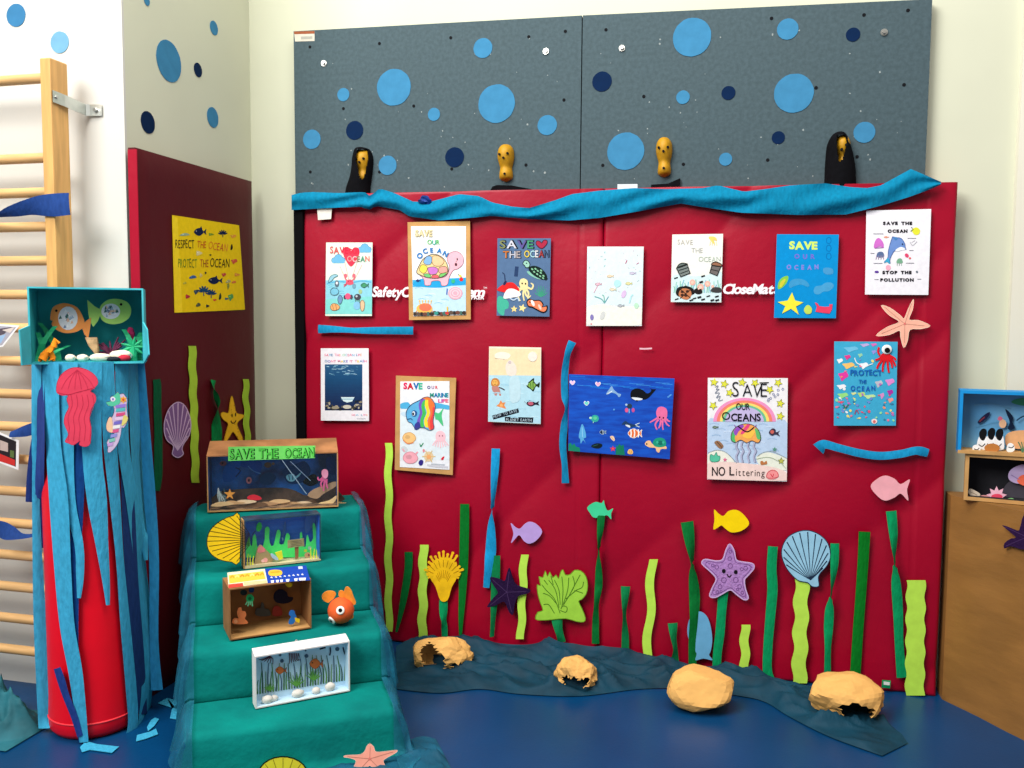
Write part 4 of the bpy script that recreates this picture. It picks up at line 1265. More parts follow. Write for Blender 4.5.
for p, c in (([(200, 452), (206, 404), (226, 376), (240, 380), (222, 430), (228, 462)], (80, 190, 110)), ([(214, 394), (240, 362), (270, 350), (280, 362), (248, 392), (230, 420)], (150, 80, 190)), ([(260, 404), (300, 350), (322, 350), (300, 384), (276, 408)], (230, 70, 130)),
             ([(270, 420), (310, 392), (350, 388), (340, 420), (312, 440)], (250, 196, 80)), ([(352, 372), (378, 396), (388, 440), (366, 440), (356, 404)], (100, 190, 110))):
    d.blob(p, c, 7)
d.line([(244, 360), (300, 396), (346, 366)], 8, '#201818', 8)
d.outline(J, 4, (70, 60, 60), 8)
for x in (238, 270, 312, 350):
    d.line([(x, 460), (x - 7, 490), (x + 7, 520), (x - 6, 552), (x + 4, 592)], 13, (176, 180, 206), 6); d.line([(x + 6, 460), (x - 1, 490), (x + 13, 520), (x, 552), (x + 8, 592)], 3, (110, 110, 140), 7)
for s in (-1, 1):
    d.line([(290 + s * 60, 366), (290 + s * 72, 350)], 5, (150, 90, 170), 8)
d.blob([(50, 540), (100, 516), (150, 522), (190, 550), (220, 590), (200, 604), (50, 604)], (236, 236, 222), 3)
d.line([(50, 530), (110, 512), (170, 530), (235, 596)], 3, (140, 150, 150), 7)
d.blob([(360, 560), (400, 534), (450, 528), (520, 552), (556, 570), (556, 640), (400, 620)], (232, 236, 220), 3); d.line([(366, 552), (410, 526), (470, 524), (556, 566)], 3, (140, 150, 150), 7)
d.line([(360, 570), (440, 558), (510, 590), (550, 630)], 3, (150, 170, 140), 7)
d.blob([(48, 600), (130, 588), (260, 594), (400, 610), (500, 630), (554, 660), (554, 708), (48, 696)], (242, 214, 206), 4)
d.blob([(430, 690), (434, 656), (464, 640), (494, 654), (496, 686), (470, 700), (446, 700)], (244, 150, 150), 8); d.outline([(430, 690), (434, 656), (464, 640), (494, 654), (496, 686)], 4, (206, 50, 70), 9); d.line([(452, 664), (464, 684), (470, 664)], 5, (206, 50, 70), 9)
d.fish(98, 366, 36, 14, (130, 150, 130), 6, edge=(80, 100, 80), ew=3)
d.blob([(92, 462), (112, 452), (136, 466), (150, 490), (130, 504), (104, 482)], (150, 110, 80), 6); d.line([(110, 460), (140, 496)], 4, (80, 50, 40), 7)
d.blob([(440, 400), (462, 374), (482, 380), (488, 398), (512, 388), (500, 404), (512, 424), (484, 412), (460, 420)], (60, 50, 70), 6); d.ell(462, 396, 12, 12, (206, 100, 90), 7)
d.blob([(64, 576), (68, 540), (90, 548), (104, 526), (112, 548), (128, 552), (120, 582), (84, 588)], (90, 196, 160), 7); d.outline([(64, 576), (68, 540), (90, 548), (104, 526), (112, 548), (128, 552), (120, 582), (84, 588)], 3, (40, 120, 100), 8)
d.star(160, 574, 15, (226, 110, 150), 7); d.star(478, 508, 17, (90, 150, 130), 7); d.star(520, 582, 22, (190, 190, 90), 7, edge=(110, 110, 60), ew=3)
d.blob([(386, 586), (400, 582), (410, 592), (424, 580), (430, 600), (408, 606), (390, 606)], (190, 120, 70), 7)
d.build('sheet', root)
e = Draw(MATF, d.b, tr)
ink = '#15131a'
for ch, x, y, h, r in (('S', 206, 170, 100, 0), ('A', 272, 170, 84, 0), ('V', 336, 172, 84, 4), ('E', 388, 172, 92, 0)):
    e.char(ch, x, y, h, ink, 9, rot=r, sx=.82, bold=-.008)
e.line([(380, 82), (440, 80)], 6, ink, 9)
e.text('OUR', 230, 254, 42, ink, 10, width=88, bold=.01, jit=.04)
e.char('O', 140, 318, 52, ink, 10, bold=.0)
e.text('CEANS', 198, 326, 48, ink, 10, width=188, bold=.02, jit=.04)
e.text('NO', 76, 676, 58, ink, 9, width=84, bold=.01)
e.text('L', 188, 674, 58, ink, 9, width=30, bold=.01)
e.text('ittering', 230, 676, 46, '#3a2a2a', 9, width=184, bold=-.005, jit=.04, slope=.02, gap=.2)
e.build('lettering', root)

# n: yellow poster on the side mat ---------------------------------------------
tr = (165, 205, 6.4)
root, d = poster('yellow poster with dark fish stickers on the side wall mat', [(46, 64), (474, 130), (512, 670), (62, 690)], tr, (238, 206, 18), plane=SIDE, group=None)
d.poly([(46, 66), (80, 82), (112, 688), (64, 688)], (250, 220, 40), 1)
d.build('sheet', root)
e = Draw(SIDE, d.b, tr)
e.text('RESPECT', 66, 276, 56, ['#202a10', '#3a2c10', '#1a1c14', '#201c10', '#141414', '#101010', '#141a10'], 3, width=122, slope=.0, bold=-.0, jit=.05)
e.text('THE', 206, 272, 44, [(206, 90, 30), (190, 60, 30), (200, 70, 30)], 3, width=56, slope=.06, jit=.05)
e.text('OCEAN', 276, 280, 50, [(222, 130, 30), (214, 110, 30), (206, 80, 40), (190, 70, 40), (226, 140, 50)], 3, width=122, slope=.16, jit=.04)
e.text('PROTECT', 84, 400, 58, ['#6a8a20', '#7a9a24', '#5a7a1c', '#7a9a24', '#5a6a1c', '#687c20', '#7a9a24'], 3, width=122, slope=.0, jit=.05)
e.text('THE', 224, 396, 50, [(190, 80, 40), (150, 70, 30), (170, 90, 30)], 3, width=54, slope=.02, jit=.05)
e.text('OCEAN', 288, 396, 58, '#15140e', 3, width=124, slope=.05, jit=.05)
e.build('lettering', root)
nv = (14, 32, 70)
def sharky(x, y, w_, h_):
    e = Draw(SIDE, d.b, tr)
    e.fish(x, y, w_, h_, nv, 2, eye='#c0c8d0')
    e.poly([(x - 5, y - h_ * .4), (x + 8, y - h_ * .75), (x + 14, y - h_ * .3)], nv, 2)
    e.build('fish_sticker', root)
sharky(225, 172, 80, 50); sharky(322, 484, 92, 46)
def leafy(x, y, s, c):
    e = Draw(SIDE, d.b, tr)
    for k in range(6):
        a = math.radians(-90 + (k - 2.5) * 28)
        e.ell(x + s * .55 * math.cos(a), y + s * .55 * math.sin(a), s * .42, s * .14, c, 2, rot=math.degrees(a), n=8)
    e.line([(x, y - s * .4), (x, y + s * .5)], s * .14, c, 2)
    e.build('coral_sticker', root)
leafy(370, 190, 34, nv); leafy(248, 560, 46, (20, 70, 110)); leafy(296, 576, 40, (20, 60, 100))
for i, (x, y, w_, h_, c) in enumerate(((124, 190, 58, 18, (150, 180, 150)), (294, 188, 34, 16, (120, 150, 40)), (436, 200, 34, 22, (230, 160, 60)), (426, 272, 14, 40, (30, 24, 20)), (216, 308, 40, 30, (220, 210, 150)), (442, 360, 36, 30, (206, 90, 60)), (176, 462, 44, 22, (60, 100, 150)), (460, 446, 36, 20, (226, 150, 60)), (376, 446, 26, 24, (190, 80, 60)), (440, 494, 28, 18, (214, 120, 60)),
                                   (144, 586, 30, 26, (180, 50, 60)), (198, 556, 26, 30, (60, 80, 90)), (212, 640, 28, 26, (80, 90, 60)), (272, 646, 22, 18, (40, 44, 50)), (318, 608, 22, 12, (206, 40, 50)), (352, 588, 16, 44, (40, 60, 40)), (394, 600, 26, 14, (40, 90, 120)), (420, 590, 30, 44, (90, 160, 80)), (126, 500, 22, 16, (190, 180, 60)), (230, 450, 18, 26, (220, 200, 120)), (404, 520, 14, 40, (130, 140, 60)), (404, 490, 30, 22, (170, 170, 110)), (260, 434, 12, 16, (40, 40, 40)), (290, 320, 12, 12, (60, 70, 30)))):
    e = Draw(SIDE, d.b, tr)
    k = 5 + i % 3
    e.blob([(x + w_ * .5 * (1 + .22 * (-1) ** j) * math.cos(2 * math.pi * j / k), y + h_ * .5 * (1 + .22 * (-1) ** j) * math.sin(2 * math.pi * j / k)) for j in range(k)], c, 2, n=3)
    e.ell(x - w_ * .15, y - h_ * .1, w_ * .1, h_ * .12, tuple(min(255, int(v * 1.4 + 20)) for v in c), 3, n=7)
    e.build('sea_creature_sticker', root)
# ================================================================== CUTOUTS, SEAWEED AND STREAMERS ON THE MATS
CYAN, TEALB = (10, 150, 200), (20, 128, 176)
LIME, DKG, BRG, MDG = (186, 232, 84), (0, 108, 46), (0, 148, 90), (6, 124, 70)

def ribbon(name, label, cat, path, col, plane=MATF, tr=(0, 0, 1), group=None, base=0.003, root=None, mat=None, n=7, surf=None):
    """crepe strip: path of (x, y, width, twist in degrees); a twist turns the strip edge on"""
    at = surf or plane.at
    P = catmull([(tr[0] + p[0] / tr[2], tr[1] + p[1] / tr[2], p[2] / tr[2], p[3] if len(p) > 3 else 0.0) for p in path], n)
    cs = []
    for i, p in enumerate(P):
        a, b_ = P[max(i - 1, 0)], P[min(i + 1, len(P) - 1)]
        dx, dy = b_[0] - a[0], b_[1] - a[1]
        l = math.hypot(dx, dy) or 1
        nx, ny = -dy / l, dx / l
        c = at(p[0], p[1], 0)
        s = at(p[0] + nx * p[2] / 2, p[1] + ny * p[2] / 2, 0) - c
        cs.append((c, s, math.radians(p[3])))
    nrm = plane.n
    fr, bk = [], []
    for c, s, t in cs:
        L = s.length
        off = base + L * abs(math.sin(t))
        row = []
        for k in (-1, -.5, 0, .5, 1):
            ct = math.copysign(max(abs(math.cos(t)), .34), math.cos(t))
            row.append(c + nrm * (off + 0.0025 * (1 - k * k)) + s * (k * ct) + nrm * (L * k * math.sin(t)))
        fr.append(row)
    m = MB()
    mt = mat or crepe(col)
    m.grid(fr, mt)
    m.grid([[q - nrm * 0.0007 for q in reversed(r)] for r in fr], mt)
    o = m.build(name, root, smooth=True)
    if label:
        tag(o, label, cat, group)
    return o

def wavy(label, x0, y0, x1, y1, wd, tr, amp=1.2, waves=5, ph=0.0, group='lime green wavy card seaweed', plane=MATF, col=LIME, name='seaweed_strip'):
    N = 40
    L, R = [], []
    for i in range(N + 1):
        t = i / N
        x, y = x0 + (x1 - x0) * t, y0 + (y1 - y0) * t
        s = amp * math.sin(2 * math.pi * waves * t + ph)
        L.append((x - wd / 2 + s, y)); R.append((x + wd / 2 + s * .9, y))
    d = Draw(plane, 0.0025, tr)
    d.slab(L + R[::-1], 0, t=0.0015, mat=card(col))
    return tag(d.build(name), label, 'paper seaweed', group)

def cutout(name, label, cat, pts, col, tr, smooth=0, t=0.0022, base=0.002, plane=MATF, group=None, mat=None, edge=None, ew=1):
    q = smooth_closed(pts, smooth) if smooth else pts
    d = Draw(plane, base, tr)
    d.slab(q, 0, t=t, mat=mat or card(col))
    if edge:
        d.line(q + [q[0]], ew, edge, 1, curve=False)
    root = d.build(name)
    tag(root, label, cat, group)
    return root, d

T1, T2, T3, T4 = (375, 440, 3.339), (520, 470, 3.49), (680, 480, 3.659), (800, 460, 2.56)
wavy('tall thin lime green seaweed strip beside the teal cloth covered steps', 45, 10, 46, 640, 24, T1, 3, 4.5)
wavy('lime green seaweed strip left of the yellow coral', 162, 350, 158, 658, 29, T1, 3, 3.2, 1)
wavy('lime green seaweed strip behind the dark purple starfish', 498, 383, 486, 665, 26, T1, 3, 2.5, 2)
wavy('lime green seaweed strip alone right of the mat seam', 462, 312, 444, 668, 30, T2, 6, 1.8, 2.2)
wavy('short lime green seaweed strip right of the purple felt starfish', 238, 530, 236, 706, 33, T3, 4, 1.8, 1)
wavy('lime green seaweed stalk under the pale blue scallop shell', 446, 362, 436, 744, 52, T3, 5, 3.4, 0)
wavy('widest lime green seaweed strip at the right end of the red mat', 297, 308, 294, 603, 48, T4, 2.5, 5.2, 0)

gs = 'green crepe paper seaweed on the red mats'
def weed(label, path, tr, col, **k):
    ribbon('seaweed_ribbon', label, 'paper seaweed', path, col, tr=tr, group=gs, **k)
weed('short dark green crepe seaweed slanting beside the teal covered steps', [(113, 373, 27), (112, 430, 26), (98, 520, 24), (84, 590, 15), (72, 640, 8)], T1, DKG)
weed('tall straight dark green crepe seaweed right of the yellow coral', [(300, 213, 30), (299, 300, 31), (296, 420, 30), (292, 520, 24), (288, 590, 18), (286, 650, 10)], T1, (0, 112, 36))
weed('bright green crepe stem under the yellow coral', [(229, 533, 28, 0), (231, 570, 26, 25), (234, 600, 22, 60), (234, 630, 20, 20), (233, 655, 20, 0)], T1, BRG)
weed('green crepe seaweed running behind the dark purple starfish', [(406, 385, 26, 0), (404, 450, 28, 0), (400, 530, 24, 20), (396, 600, 18, 40), (392, 655, 14, 30)], T1, MDG)
weed('twisted dark green crepe seaweed hanging below the mint green fish', [(284, 158, 27, 0), (281, 210, 24, 30), (278, 255, 24, 75), (276, 340, 27, 150), (275, 400, 27, 180), (268, 470, 22, 225), (264, 540, 24, 180), (264, 605, 26, 180)], T2, DKG)
weed('short twisted green crepe seaweed right of the mat seam', [(369, 405, 33, 0), (367, 460, 26, 40), (366, 510, 24, 65), (368, 580, 26, 20), (367, 650, 28, 0)], T2, MDG)
weed('shortest bent green crepe seaweed beside the light blue fish', [(533, 533, 34, 0), (537, 580, 28, 45), (543, 620, 26, 55), (541, 660, 28, 20), (546, 690, 26, 0)], T2, MDG)
weed('tall twisted dark green crepe seaweed crossing the light blue fish', [(583, 180, 44, 0), (592, 240, 40, 30), (601, 305, 36, 72), (604, 360, 36, 140), (609, 440, 38, 180), (608, 520, 34, 205), (602, 600, 28, 190), (602, 685, 28, 180)], T2, DKG)
weed('bright green crepe stem under the purple felt starfish', [(159, 400, 38), (152, 480, 34), (146, 560, 34), (137, 630, 32), (134, 688, 32)], T3, BRG)
weed('green crepe stem under the lime green coral', [(129, 518, 38, 0), (136, 550, 30, 30), (142, 575, 26, 30), (146, 600, 28, 0)], T2, MDG)
weed('straight bright green crepe seaweed left of the pale blue scallop shell', [(340, 242, 36), (335, 320, 36), (338, 400, 38), (330, 500, 36), (322, 600, 34), (319, 690, 34), (330, 734, 36)], T3, BRG)
weed('twisted bright green crepe seaweed right of the pale blue scallop shell', [(566, 231, 32, 0), (564, 310, 32, 20), (552, 410, 28, 80), (546, 470, 34, 150), (543, 540, 34, 180), (540, 620, 26, 200), (539, 735, 26, 180)], T3, BRG)
weed('dark green crepe seaweed rising behind the rightmost paper rock', [(165, 183, 30), (161, 260, 28), (154, 360, 27), (148, 440, 27), (141, 550, 27)], T4, (0, 116, 30))
weed('twisted bright green crepe seaweed below the pink fish', [(233, 130, 27, 0), (238, 190, 26, 25), (240, 255, 24, 78), (244, 310, 26, 145), (250, 380, 26, 180), (253, 470, 24, 190), (260, 556, 26, 180)], T4, BRG)
weed('green crepe stub taped low at the right end of the red mat', [(209, 572, 20), (231, 574, 20)], T4, BRG)
d = Draw(MATF, .0062, T4); d.slab([(214, 567), (230, 569), (229, 577), (214, 575)], 0, t=.0006, mat=card((226, 232, 226)))
tag(d.build('tape_piece'), 'white tape bit on the green stub at the mat foot', 'tape')

# blue crepe streamers on the mat
gb = 'blue crepe streamers on the red mats'
def stream(label, path, tr=(0, 0, 1), col=(16, 130, 176)):
    ribbon('crepe_streamer', label, 'streamer', path, col, tr=tr, group=gb, n=9)
stream('blue crepe streamer lying level under the heart balloon poster', [(318.5, 329, 8.6, 0), (335, 329.2, 7, 20), (352, 330.2, 6, 30), (372, 330.5, 7, 10), (392, 330.5, 7.5, 0), (413.5, 330.6, 8, 0)])
stream('twisted blue crepe streamer hanging at the left edge of the blue canvas', [(572.5, 341.5, 8, 0), (569.5, 349, 7, 20), (567.5, 357, 7, 40), (565, 375, 7, 15), (565, 395, 7, 10), (567, 408, 5, 60), (564.5, 425, 7, 15), (563, 445, 7, 10), (565, 465, 6, 20), (565.5, 483, 7.5, 0)])
stream('twisted light blue crepe streamer hanging above the dark purple starfish', [(404, 28, 28, 0), (402, 90, 26, 15), (399, 160, 22, 45), (396, 215, 22, 82), (391, 280, 30, 150), (387, 370, 36, 180), (380, 430, 26, 200), (372, 492, 21, 180)], T1, (22, 150, 206))
stream('blue crepe streamer sagging below the turquoise sticker poster', [(818, 449, 14, 0), (824, 444, 9, 20), (838, 447.5, 8, 20), (860, 453, 8, 15), (880, 455.5, 8, 20), (900, 453.5, 8, 25), (914, 450.5, 8, 20), (921, 451, 9, 10), (928, 453, 8, 0)])
# garland along the top
TOP = [(291.6, 195), (302, 192.5), (313, 192), (340, 193), (364.7, 192), (369, 196), (374, 193), (379.6, 188.3), (394.5, 193), (413, 201.5), (429, 202), (459, 194), (479, 196), (492.5, 202.5), (512, 206.5), (529, 208), (555.6, 200), (572, 194), (600, 190.5), (635, 188), (667, 189), (702, 188), (718, 185.3), (744, 191.6), (765, 189), (790, 185.3), (825, 183.2), (850, 187), (867, 188), (881, 185.3), (896, 177), (911, 168.8), (925, 175), (941, 181.8)]
BOT = [(291.6, 210), (320, 208.5), (340, 207.5), (363, 207), (368, 210.5), (376, 206), (399.5, 210), (409.5, 216.5), (439, 220.5), (469, 218), (492, 216), (526, 219), (569, 220.5), (599, 218), (635, 212), (681, 203.5), (698.5, 206.4), (740.6, 212.7), (800, 215), (846, 214.5), (881, 205.7), (909, 197), (930, 189.5), (941, 184.6)]
def interp(P, x):
    for a, b_ in zip(P, P[1:]):
        if x <= b_[0]:
            t = (x - a[0]) / (b_[0] - a[0])
            return a[1] + (b_[1] - a[1]) * max(0, t)
    return P[-1][1]
rows = []
N = 150
for i in range(N + 1):
    x = 291.6 + (941 - 291.6) * i / N
    a, b_ = interp(TOP, x), interp(BOT, x)
    row = []
    for k in range(9):
        v = k / 8
        fold = .012 * abs(math.sin(x * .022 + v * 3.6)) ** 2 + .004 * math.sin(x * .11 + v * 7) + .012 * math.sin(math.pi * v)
        row.append(MATF.at(x, a + (b_ - a) * v, 0.006 + max(fold, 0)))
    rows.append(row)
m = MB()
cg = crepe((0, 120, 158))
m.grid(rows, cg)
m.grid([[p + Vector((0, .0008, 0)) for p in reversed(r)] for r in rows], cg)
tag(m.build('crepe_garland', smooth=True), 'long bright blue crepe garland swagged along the top of the red mats', 'garland')
d = Draw(MATF, .003); d.slab([(317, 207), (332, 207), (331, 219), (318, 220)], 0, t=.001, mat=paper((226, 222, 212)))
tag(d.build('tape_piece'), 'white tape square hanging below the left end of the garland', 'tape')
d = Draw(MATF, .004); d.slab([(617.5, 184.2), (637.5, 184), (637.5, 190), (617.5, 190)], 0, t=.001, mat=paper((214, 220, 224)))
tag(d.build('tape_piece'), 'white tape piece sticking up behind the middle of the garland', 'tape')
m = MB()
c = MATF.at(425, 200, .012)
m.ball(c, (.024, .012, .016), material('dark_blue_foil', (30, 60, 130), rough=.25, metal=.3, var=.4, scale=60), 9, 6, .35, seed=4)
tag(m.build('foil_knot'), 'dark blue foil scrap tucked behind the garland above the turtle poster', 'foil scrap')

# fishes
def fishcut(label, pts, col, tr):
    cutout('paper_fish', label, 'paper fish', pts, col, tr, 4, group='plain paper fish on the red mats')
fishcut('lilac paper fish swimming right above the dark purple starfish', [(453, 278), (470, 292), (484, 296), (500, 280), (518, 273), (540, 282), (558, 306), (540, 334), (516, 346), (498, 338), (482, 318), (468, 330), (454, 344), (462, 312)], (186, 156, 220), T1)
fishcut('mint green paper fish at the seam of the red mats', [(235, 130), (262, 112), (284, 116), (292, 106), (296, 122), (306, 142), (325, 134), (318, 152), (318, 172), (304, 158), (284, 164), (258, 166), (244, 150)], (64, 208, 150), T2)
fishcut('yellow paper fish above the purple felt starfish', [(125, 109), (140, 122), (158, 132), (178, 114), (206, 110), (232, 126), (253, 159), (228, 184), (190, 192), (166, 178), (152, 166), (138, 174), (122, 180), (126, 146)], (250, 214, 10), T3)
fishcut('pale pink paper fish near the right edge of the red mat', [(181, 68), (196, 50), (218, 40), (242, 48), (258, 62), (281, 50), (274, 76), (277, 104), (258, 86), (242, 96), (218, 104), (198, 92)], (244, 172, 182), T4)
fishcut('light blue paper fish standing on its tail behind dark green seaweed', [(627, 494), (650, 508), (664, 540), (671, 590), (666, 630), (660, 646), (672, 664), (640, 658), (612, 664), (616, 640), (596, 610), (584, 570), (588, 530), (604, 504)], (104, 170, 212), T2)

# pink starfish
def starfish(label, pts, veins, c, col, tr, plane=MATF, edge=None, group=None, base=.003, t=.003):
    root, d = cutout('starfish', label, 'starfish', pts, col, tr, 3, t=t, base=base, plane=plane, edge=edge, ew=2, group=group)
    e = Draw(plane, d.b, tr)
    for v in veins:
        e.line([c, v], 2.2, tuple(int(x * .75) for x in col) if isinstance(col, tuple) else col, 2)
    e.ell(c[0], c[1], 6, 6, (220, 120, 110), 3)
    e.build('arm_lines', root)
    return root
TD = (815, 200, 5.12)
starfish('pink paper starfish with a pale edge under the white dolphin poster', [(504, 508), (500, 560), (482, 612), (530, 616), (590, 644), (540, 660), (486, 664), (474, 720), (454, 756), (438, 700), (432, 668), (380, 690), (312, 694), (370, 650), (430, 624), (380, 590), (338, 540), (384, 552), (436, 590), (456, 606), (476, 560)],
         [(494, 530), (560, 644), (458, 730), (340, 684), (356, 548)], (460, 634), (246, 180, 156), TD, edge=(250, 226, 200))
# dark purple starfish
felt_pts = [(448, 428), (460, 464), (474, 486), (515, 500), (512, 512), (478, 522), (466, 552), (460, 584), (446, 572), (432, 540), (404, 552), (374, 558), (394, 528), (410, 510), (396, 486), (384, 460), (412, 464), (432, 472), (440, 446)]
root, d = cutout('starfish', 'dark purple felt starfish over green seaweed left of the lime coral', 'starfish', felt_pts, 0, T1, 3, t=.008, base=.008, mat=felt((40, 22, 58)))
e = Draw(MATF, d.b, T1)
for v in ((448, 440), (505, 506), (456, 574), (384, 552), (392, 466)):
    e.line([(440, 508), v], 2, (70, 48, 90), 1)
e.build('arm_lines', root)
# purple felt starfish with face
sp = [(182, 234), (198, 258), (206, 292), (232, 300), (266, 306), (270, 324), (248, 350), (236, 366), (240, 400), (250, 432), (234, 438), (206, 418), (184, 402), (156, 416), (128, 430), (108, 424), (118, 394), (132, 362), (112, 336), (80, 306), (92, 290), (130, 296), (156, 290), (168, 256)]
root, d = cutout('starfish', 'lilac felt starfish with a smiling face on a green stem', 'starfish', sp, 0, T3, 3, t=.007, base=.007, mat=felt((176, 132, 196)), edge=(206, 176, 222), ew=4)
e = Draw(MATF, d.b, T3)
q = smooth_closed([(182 + (x - 182) * .86, 345 + (y - 345) * .86) for x, y in sp], 3)
e.line(q + [q[0]], 2, (120, 76, 140), 2, curve=False)
for x, y, r in ((184, 262, 5), (182, 288, 7), (184, 314, 8), (240, 322, 7), (226, 326, 5), (120, 312, 5), (134, 318, 7), (204, 366, 9), (218, 390, 7), (228, 412, 5), (160, 366, 9), (146, 390, 7), (136, 410, 5), (210, 400, 4), (150, 408, 4)):
    e.outline([(x + r * math.cos(t), y + r * 1.1 * math.sin(t)) for t in (0, 1.26, 2.5, 3.77, 5)], 2, (120, 76, 140), 3)
for x, y in ((96, 302), (106, 306), (254, 312), (262, 318), (182, 246), (116, 418), (240, 428), (124, 404)):
    e.ell(x, y, 2, 2, (110, 70, 130), 3, n=6)
e.ell(160, 333, 7, 8, '#120c16', 4, n=12); e.ell(204, 337, 7, 8, '#120c16', 4, n=12)
e.line([(172, 344), (176, 352), (182, 354), (188, 346)], 4, '#2a1020', 4)
e.build('face', root)
# scallop shells
def scallop(label, cx, cy, pts, hinge, rim, col, ink, tr, plane=MATF, n=13, smooth=3, base=.002, name='scallop_shell', cat='paper shell', inw=3):
    root, d = cutout(name, label, cat, pts, col, tr, smooth, plane=plane, edge=ink, ew=inw, base=base)
    e = Draw(plane, d.b, tr)
    a0, a1, rx, ry = rim
    for k in range(n):
        a = math.radians(a0 + (a1 - a0) * k / (n - 1))
        p = (cx + rx * math.cos(a), cy + ry * math.sin(a))
        e.line([hinge, ((hinge[0] + p[0]) / 2 + (p[0] - hinge[0]) * .02, (hinge[1] + p[1]) / 2), p], inw * .5, ink, 2, w2=inw * 1.4)
    e.build('ridges', root)
    return root
sh = [(430, 366), (408, 346), (386, 316), (372, 276), (376, 240), (396, 208), (428, 190), (462, 184), (496, 192), (528, 214), (546, 244), (550, 284), (536, 316), (514, 340), (506, 358), (508, 388), (484, 390), (468, 376), (448, 372)]
scallop('pale blue paper scallop shell with dark ridges on a lime green stalk', 460, 270, sh, (478, 366), (150, 400, 82, 80), (150, 200, 226), (24, 44, 70), T3, base=.005)
# yellow coral
yc = material('yellow_foam', (240, 190, 16), rough=.8, var=.1)
d = Draw(MATF, .008, T1)
root = thing('branching_coral', 'yellow branching paper coral on a green stem', 'paper coral', MATF.at(375 + 228 / 3.339, 440 + 530 / 3.339, 0))
d.slab(smooth_closed([(218, 535), (202, 490), (184, 460), (184, 430), (204, 412), (228, 404), (254, 412), (272, 432), (272, 462), (256, 492), (242, 535)], 3), 0, t=.003, mat=yc)
rnd = random.Random(21)
for k in range(15):
    a = -168 + k * 11.2
    bx, by = 228 + 30 * math.cos(math.radians(a)) * .8, 462 + 24 * math.sin(math.radians(a))
    L = 46 + (14 if 3 < k < 11 else 0) + rnd.uniform(-6, 8)
    if k in (0, 14):
        L = 34
    ex, ey = bx + L * math.cos(math.radians(a)) * .85, by + L * math.sin(math.radians(a))
    d.line([(228 + rnd.uniform(-8, 8), 500), (bx, by), (ex, ey)], 11, 0, 1, mat=yc, w2=7)
    for s in (-1, 1):
        b2 = math.radians(a + s * 38)
        mx, my = bx + .5 * (ex - bx), by + .5 * (ey - by)
        d.line([(mx, my), (mx + 16 * math.cos(b2), my + 16 * math.sin(b2))], 7, 0, 1.2, mat=yc)
    d.ell(ex, ey, 5, 5, 0, 1.4, n=8, mat=yc)
d.build('branches', root)
e = Draw(MATF, d.b, T1)
for k in range(9):
    a = math.radians(-158 + k * 17)
    e.line([(228 + 36 * math.cos(a), 458 + 34 * math.sin(a)), (228 + 62 * math.cos(a) * .9, 458 + 58 * math.sin(a))], 1.5, (150, 104, 8), 5, curve=False)
    e.line([(228 + 14 * math.cos(a), 480 + 20 * math.sin(a)), (228 + 26 * math.cos(a), 462 + 28 * math.sin(a))], 1.3, (176, 126, 8), 5, curve=False)
e.build('ink_lines', root)
# lime coral
lc = [(54, 520), (62, 496), (80, 490), (70, 460), (62, 430), (60, 400), (72, 404), (66, 372), (80, 376), (88, 352), (96, 372), (104, 356), (114, 376), (126, 366), (134, 380), (142, 356), (150, 348), (158, 366), (176, 364), (190, 350), (212, 352), (230, 372), (236, 404), (230, 434), (214, 452), (204, 458), (216, 484), (228, 516), (222, 530), (196, 528), (160, 518), (110, 522), (76, 524)]
root, d = cutout('branching_coral', 'lime green paper coral with ink branches beside the mat seam', 'paper coral', lc, (158, 212, 70), T2, 2, t=.003, base=.006, edge=(110, 160, 40), ew=2.5)
e = Draw(MATF, d.b, T2)
for pts in ([(140, 500), (120, 450), (92, 420), (76, 400)], [(130, 470), (104, 440), (80, 430)], [(136, 480), (124, 420), (100, 384)], [(140, 470), (136, 420), (120, 384)], [(146, 480), (150, 420), (146, 372)], [(150, 470), (166, 420), (170, 376)], [(152, 470), (176, 430), (190, 400), (184, 370)], [(160, 450), (196, 420), (216, 410), (222, 390)],
            [(176, 430), (200, 384), (210, 366)], [(190, 420), (220, 430)], [(96, 400), (84, 384)], [(116, 400), (108, 370)], [(120, 500), (100, 470), (82, 470)], [(140, 490), (160, 496), (164, 480), (150, 474), (142, 486)]):
    e.line(pts, 2.6, (74, 120, 30), 2)
e.build('ink_lines', root)

# ------------------------------------------------------------------ side mat decorations
TS = (140, 330, 4.517)
def sweed(label, path, col):
    ribbon('seaweed_ribbon', label, 'paper seaweed', path, col, plane=SIDE, tr=TS, group='green crepe seaweed on the side wall mat')
sweed('dark green crepe seaweed on the side wall mat nearest the red post', [(72, 222, 34), (76, 260, 36), (76, 350, 36), (80, 450, 36), (80, 560, 38), (80, 660, 36), (74, 726, 26)], (0, 84, 50))
sweed('twisted green crepe seaweed on the side wall mat left of the yellow starfish', [(328, 226, 26, 0), (322, 262, 22, 30), (326, 300, 22, 75), (334, 360, 36, 30), (342, 430, 44, 0), (344, 520, 46, 0)], (0, 120, 60))
wavy('tall lime green seaweed strip on the side wall mat beside the purple shell', 236, 72, 252, 690, 34, TS, 3, 5, plane=SIDE, group='lime green seaweed on the side wall mat', col=(166, 206, 60))
wavy('short lime green seaweed strip at the corner end of the side wall mat', 478, 222, 486, 520, 26, TS, 4, 2.6, plane=SIDE, group='lime green seaweed on the side wall mat', col=(166, 206, 60))
sh2 = [(146, 560), (152, 524), (124, 500), (110, 460), (112, 410), (128, 362), (150, 336), (176, 326), (204, 344), (224, 388), (230, 430), (222, 476), (196, 516), (190, 540), (196, 560), (172, 576)]
scallop('purple paper scallop shell on the side wall mat', 172, 420, sh2, (170, 545), (140, 400, 54, 90), (124, 92, 140), (196, 170, 200), TS, plane=SIDE, n=11, inw=4)
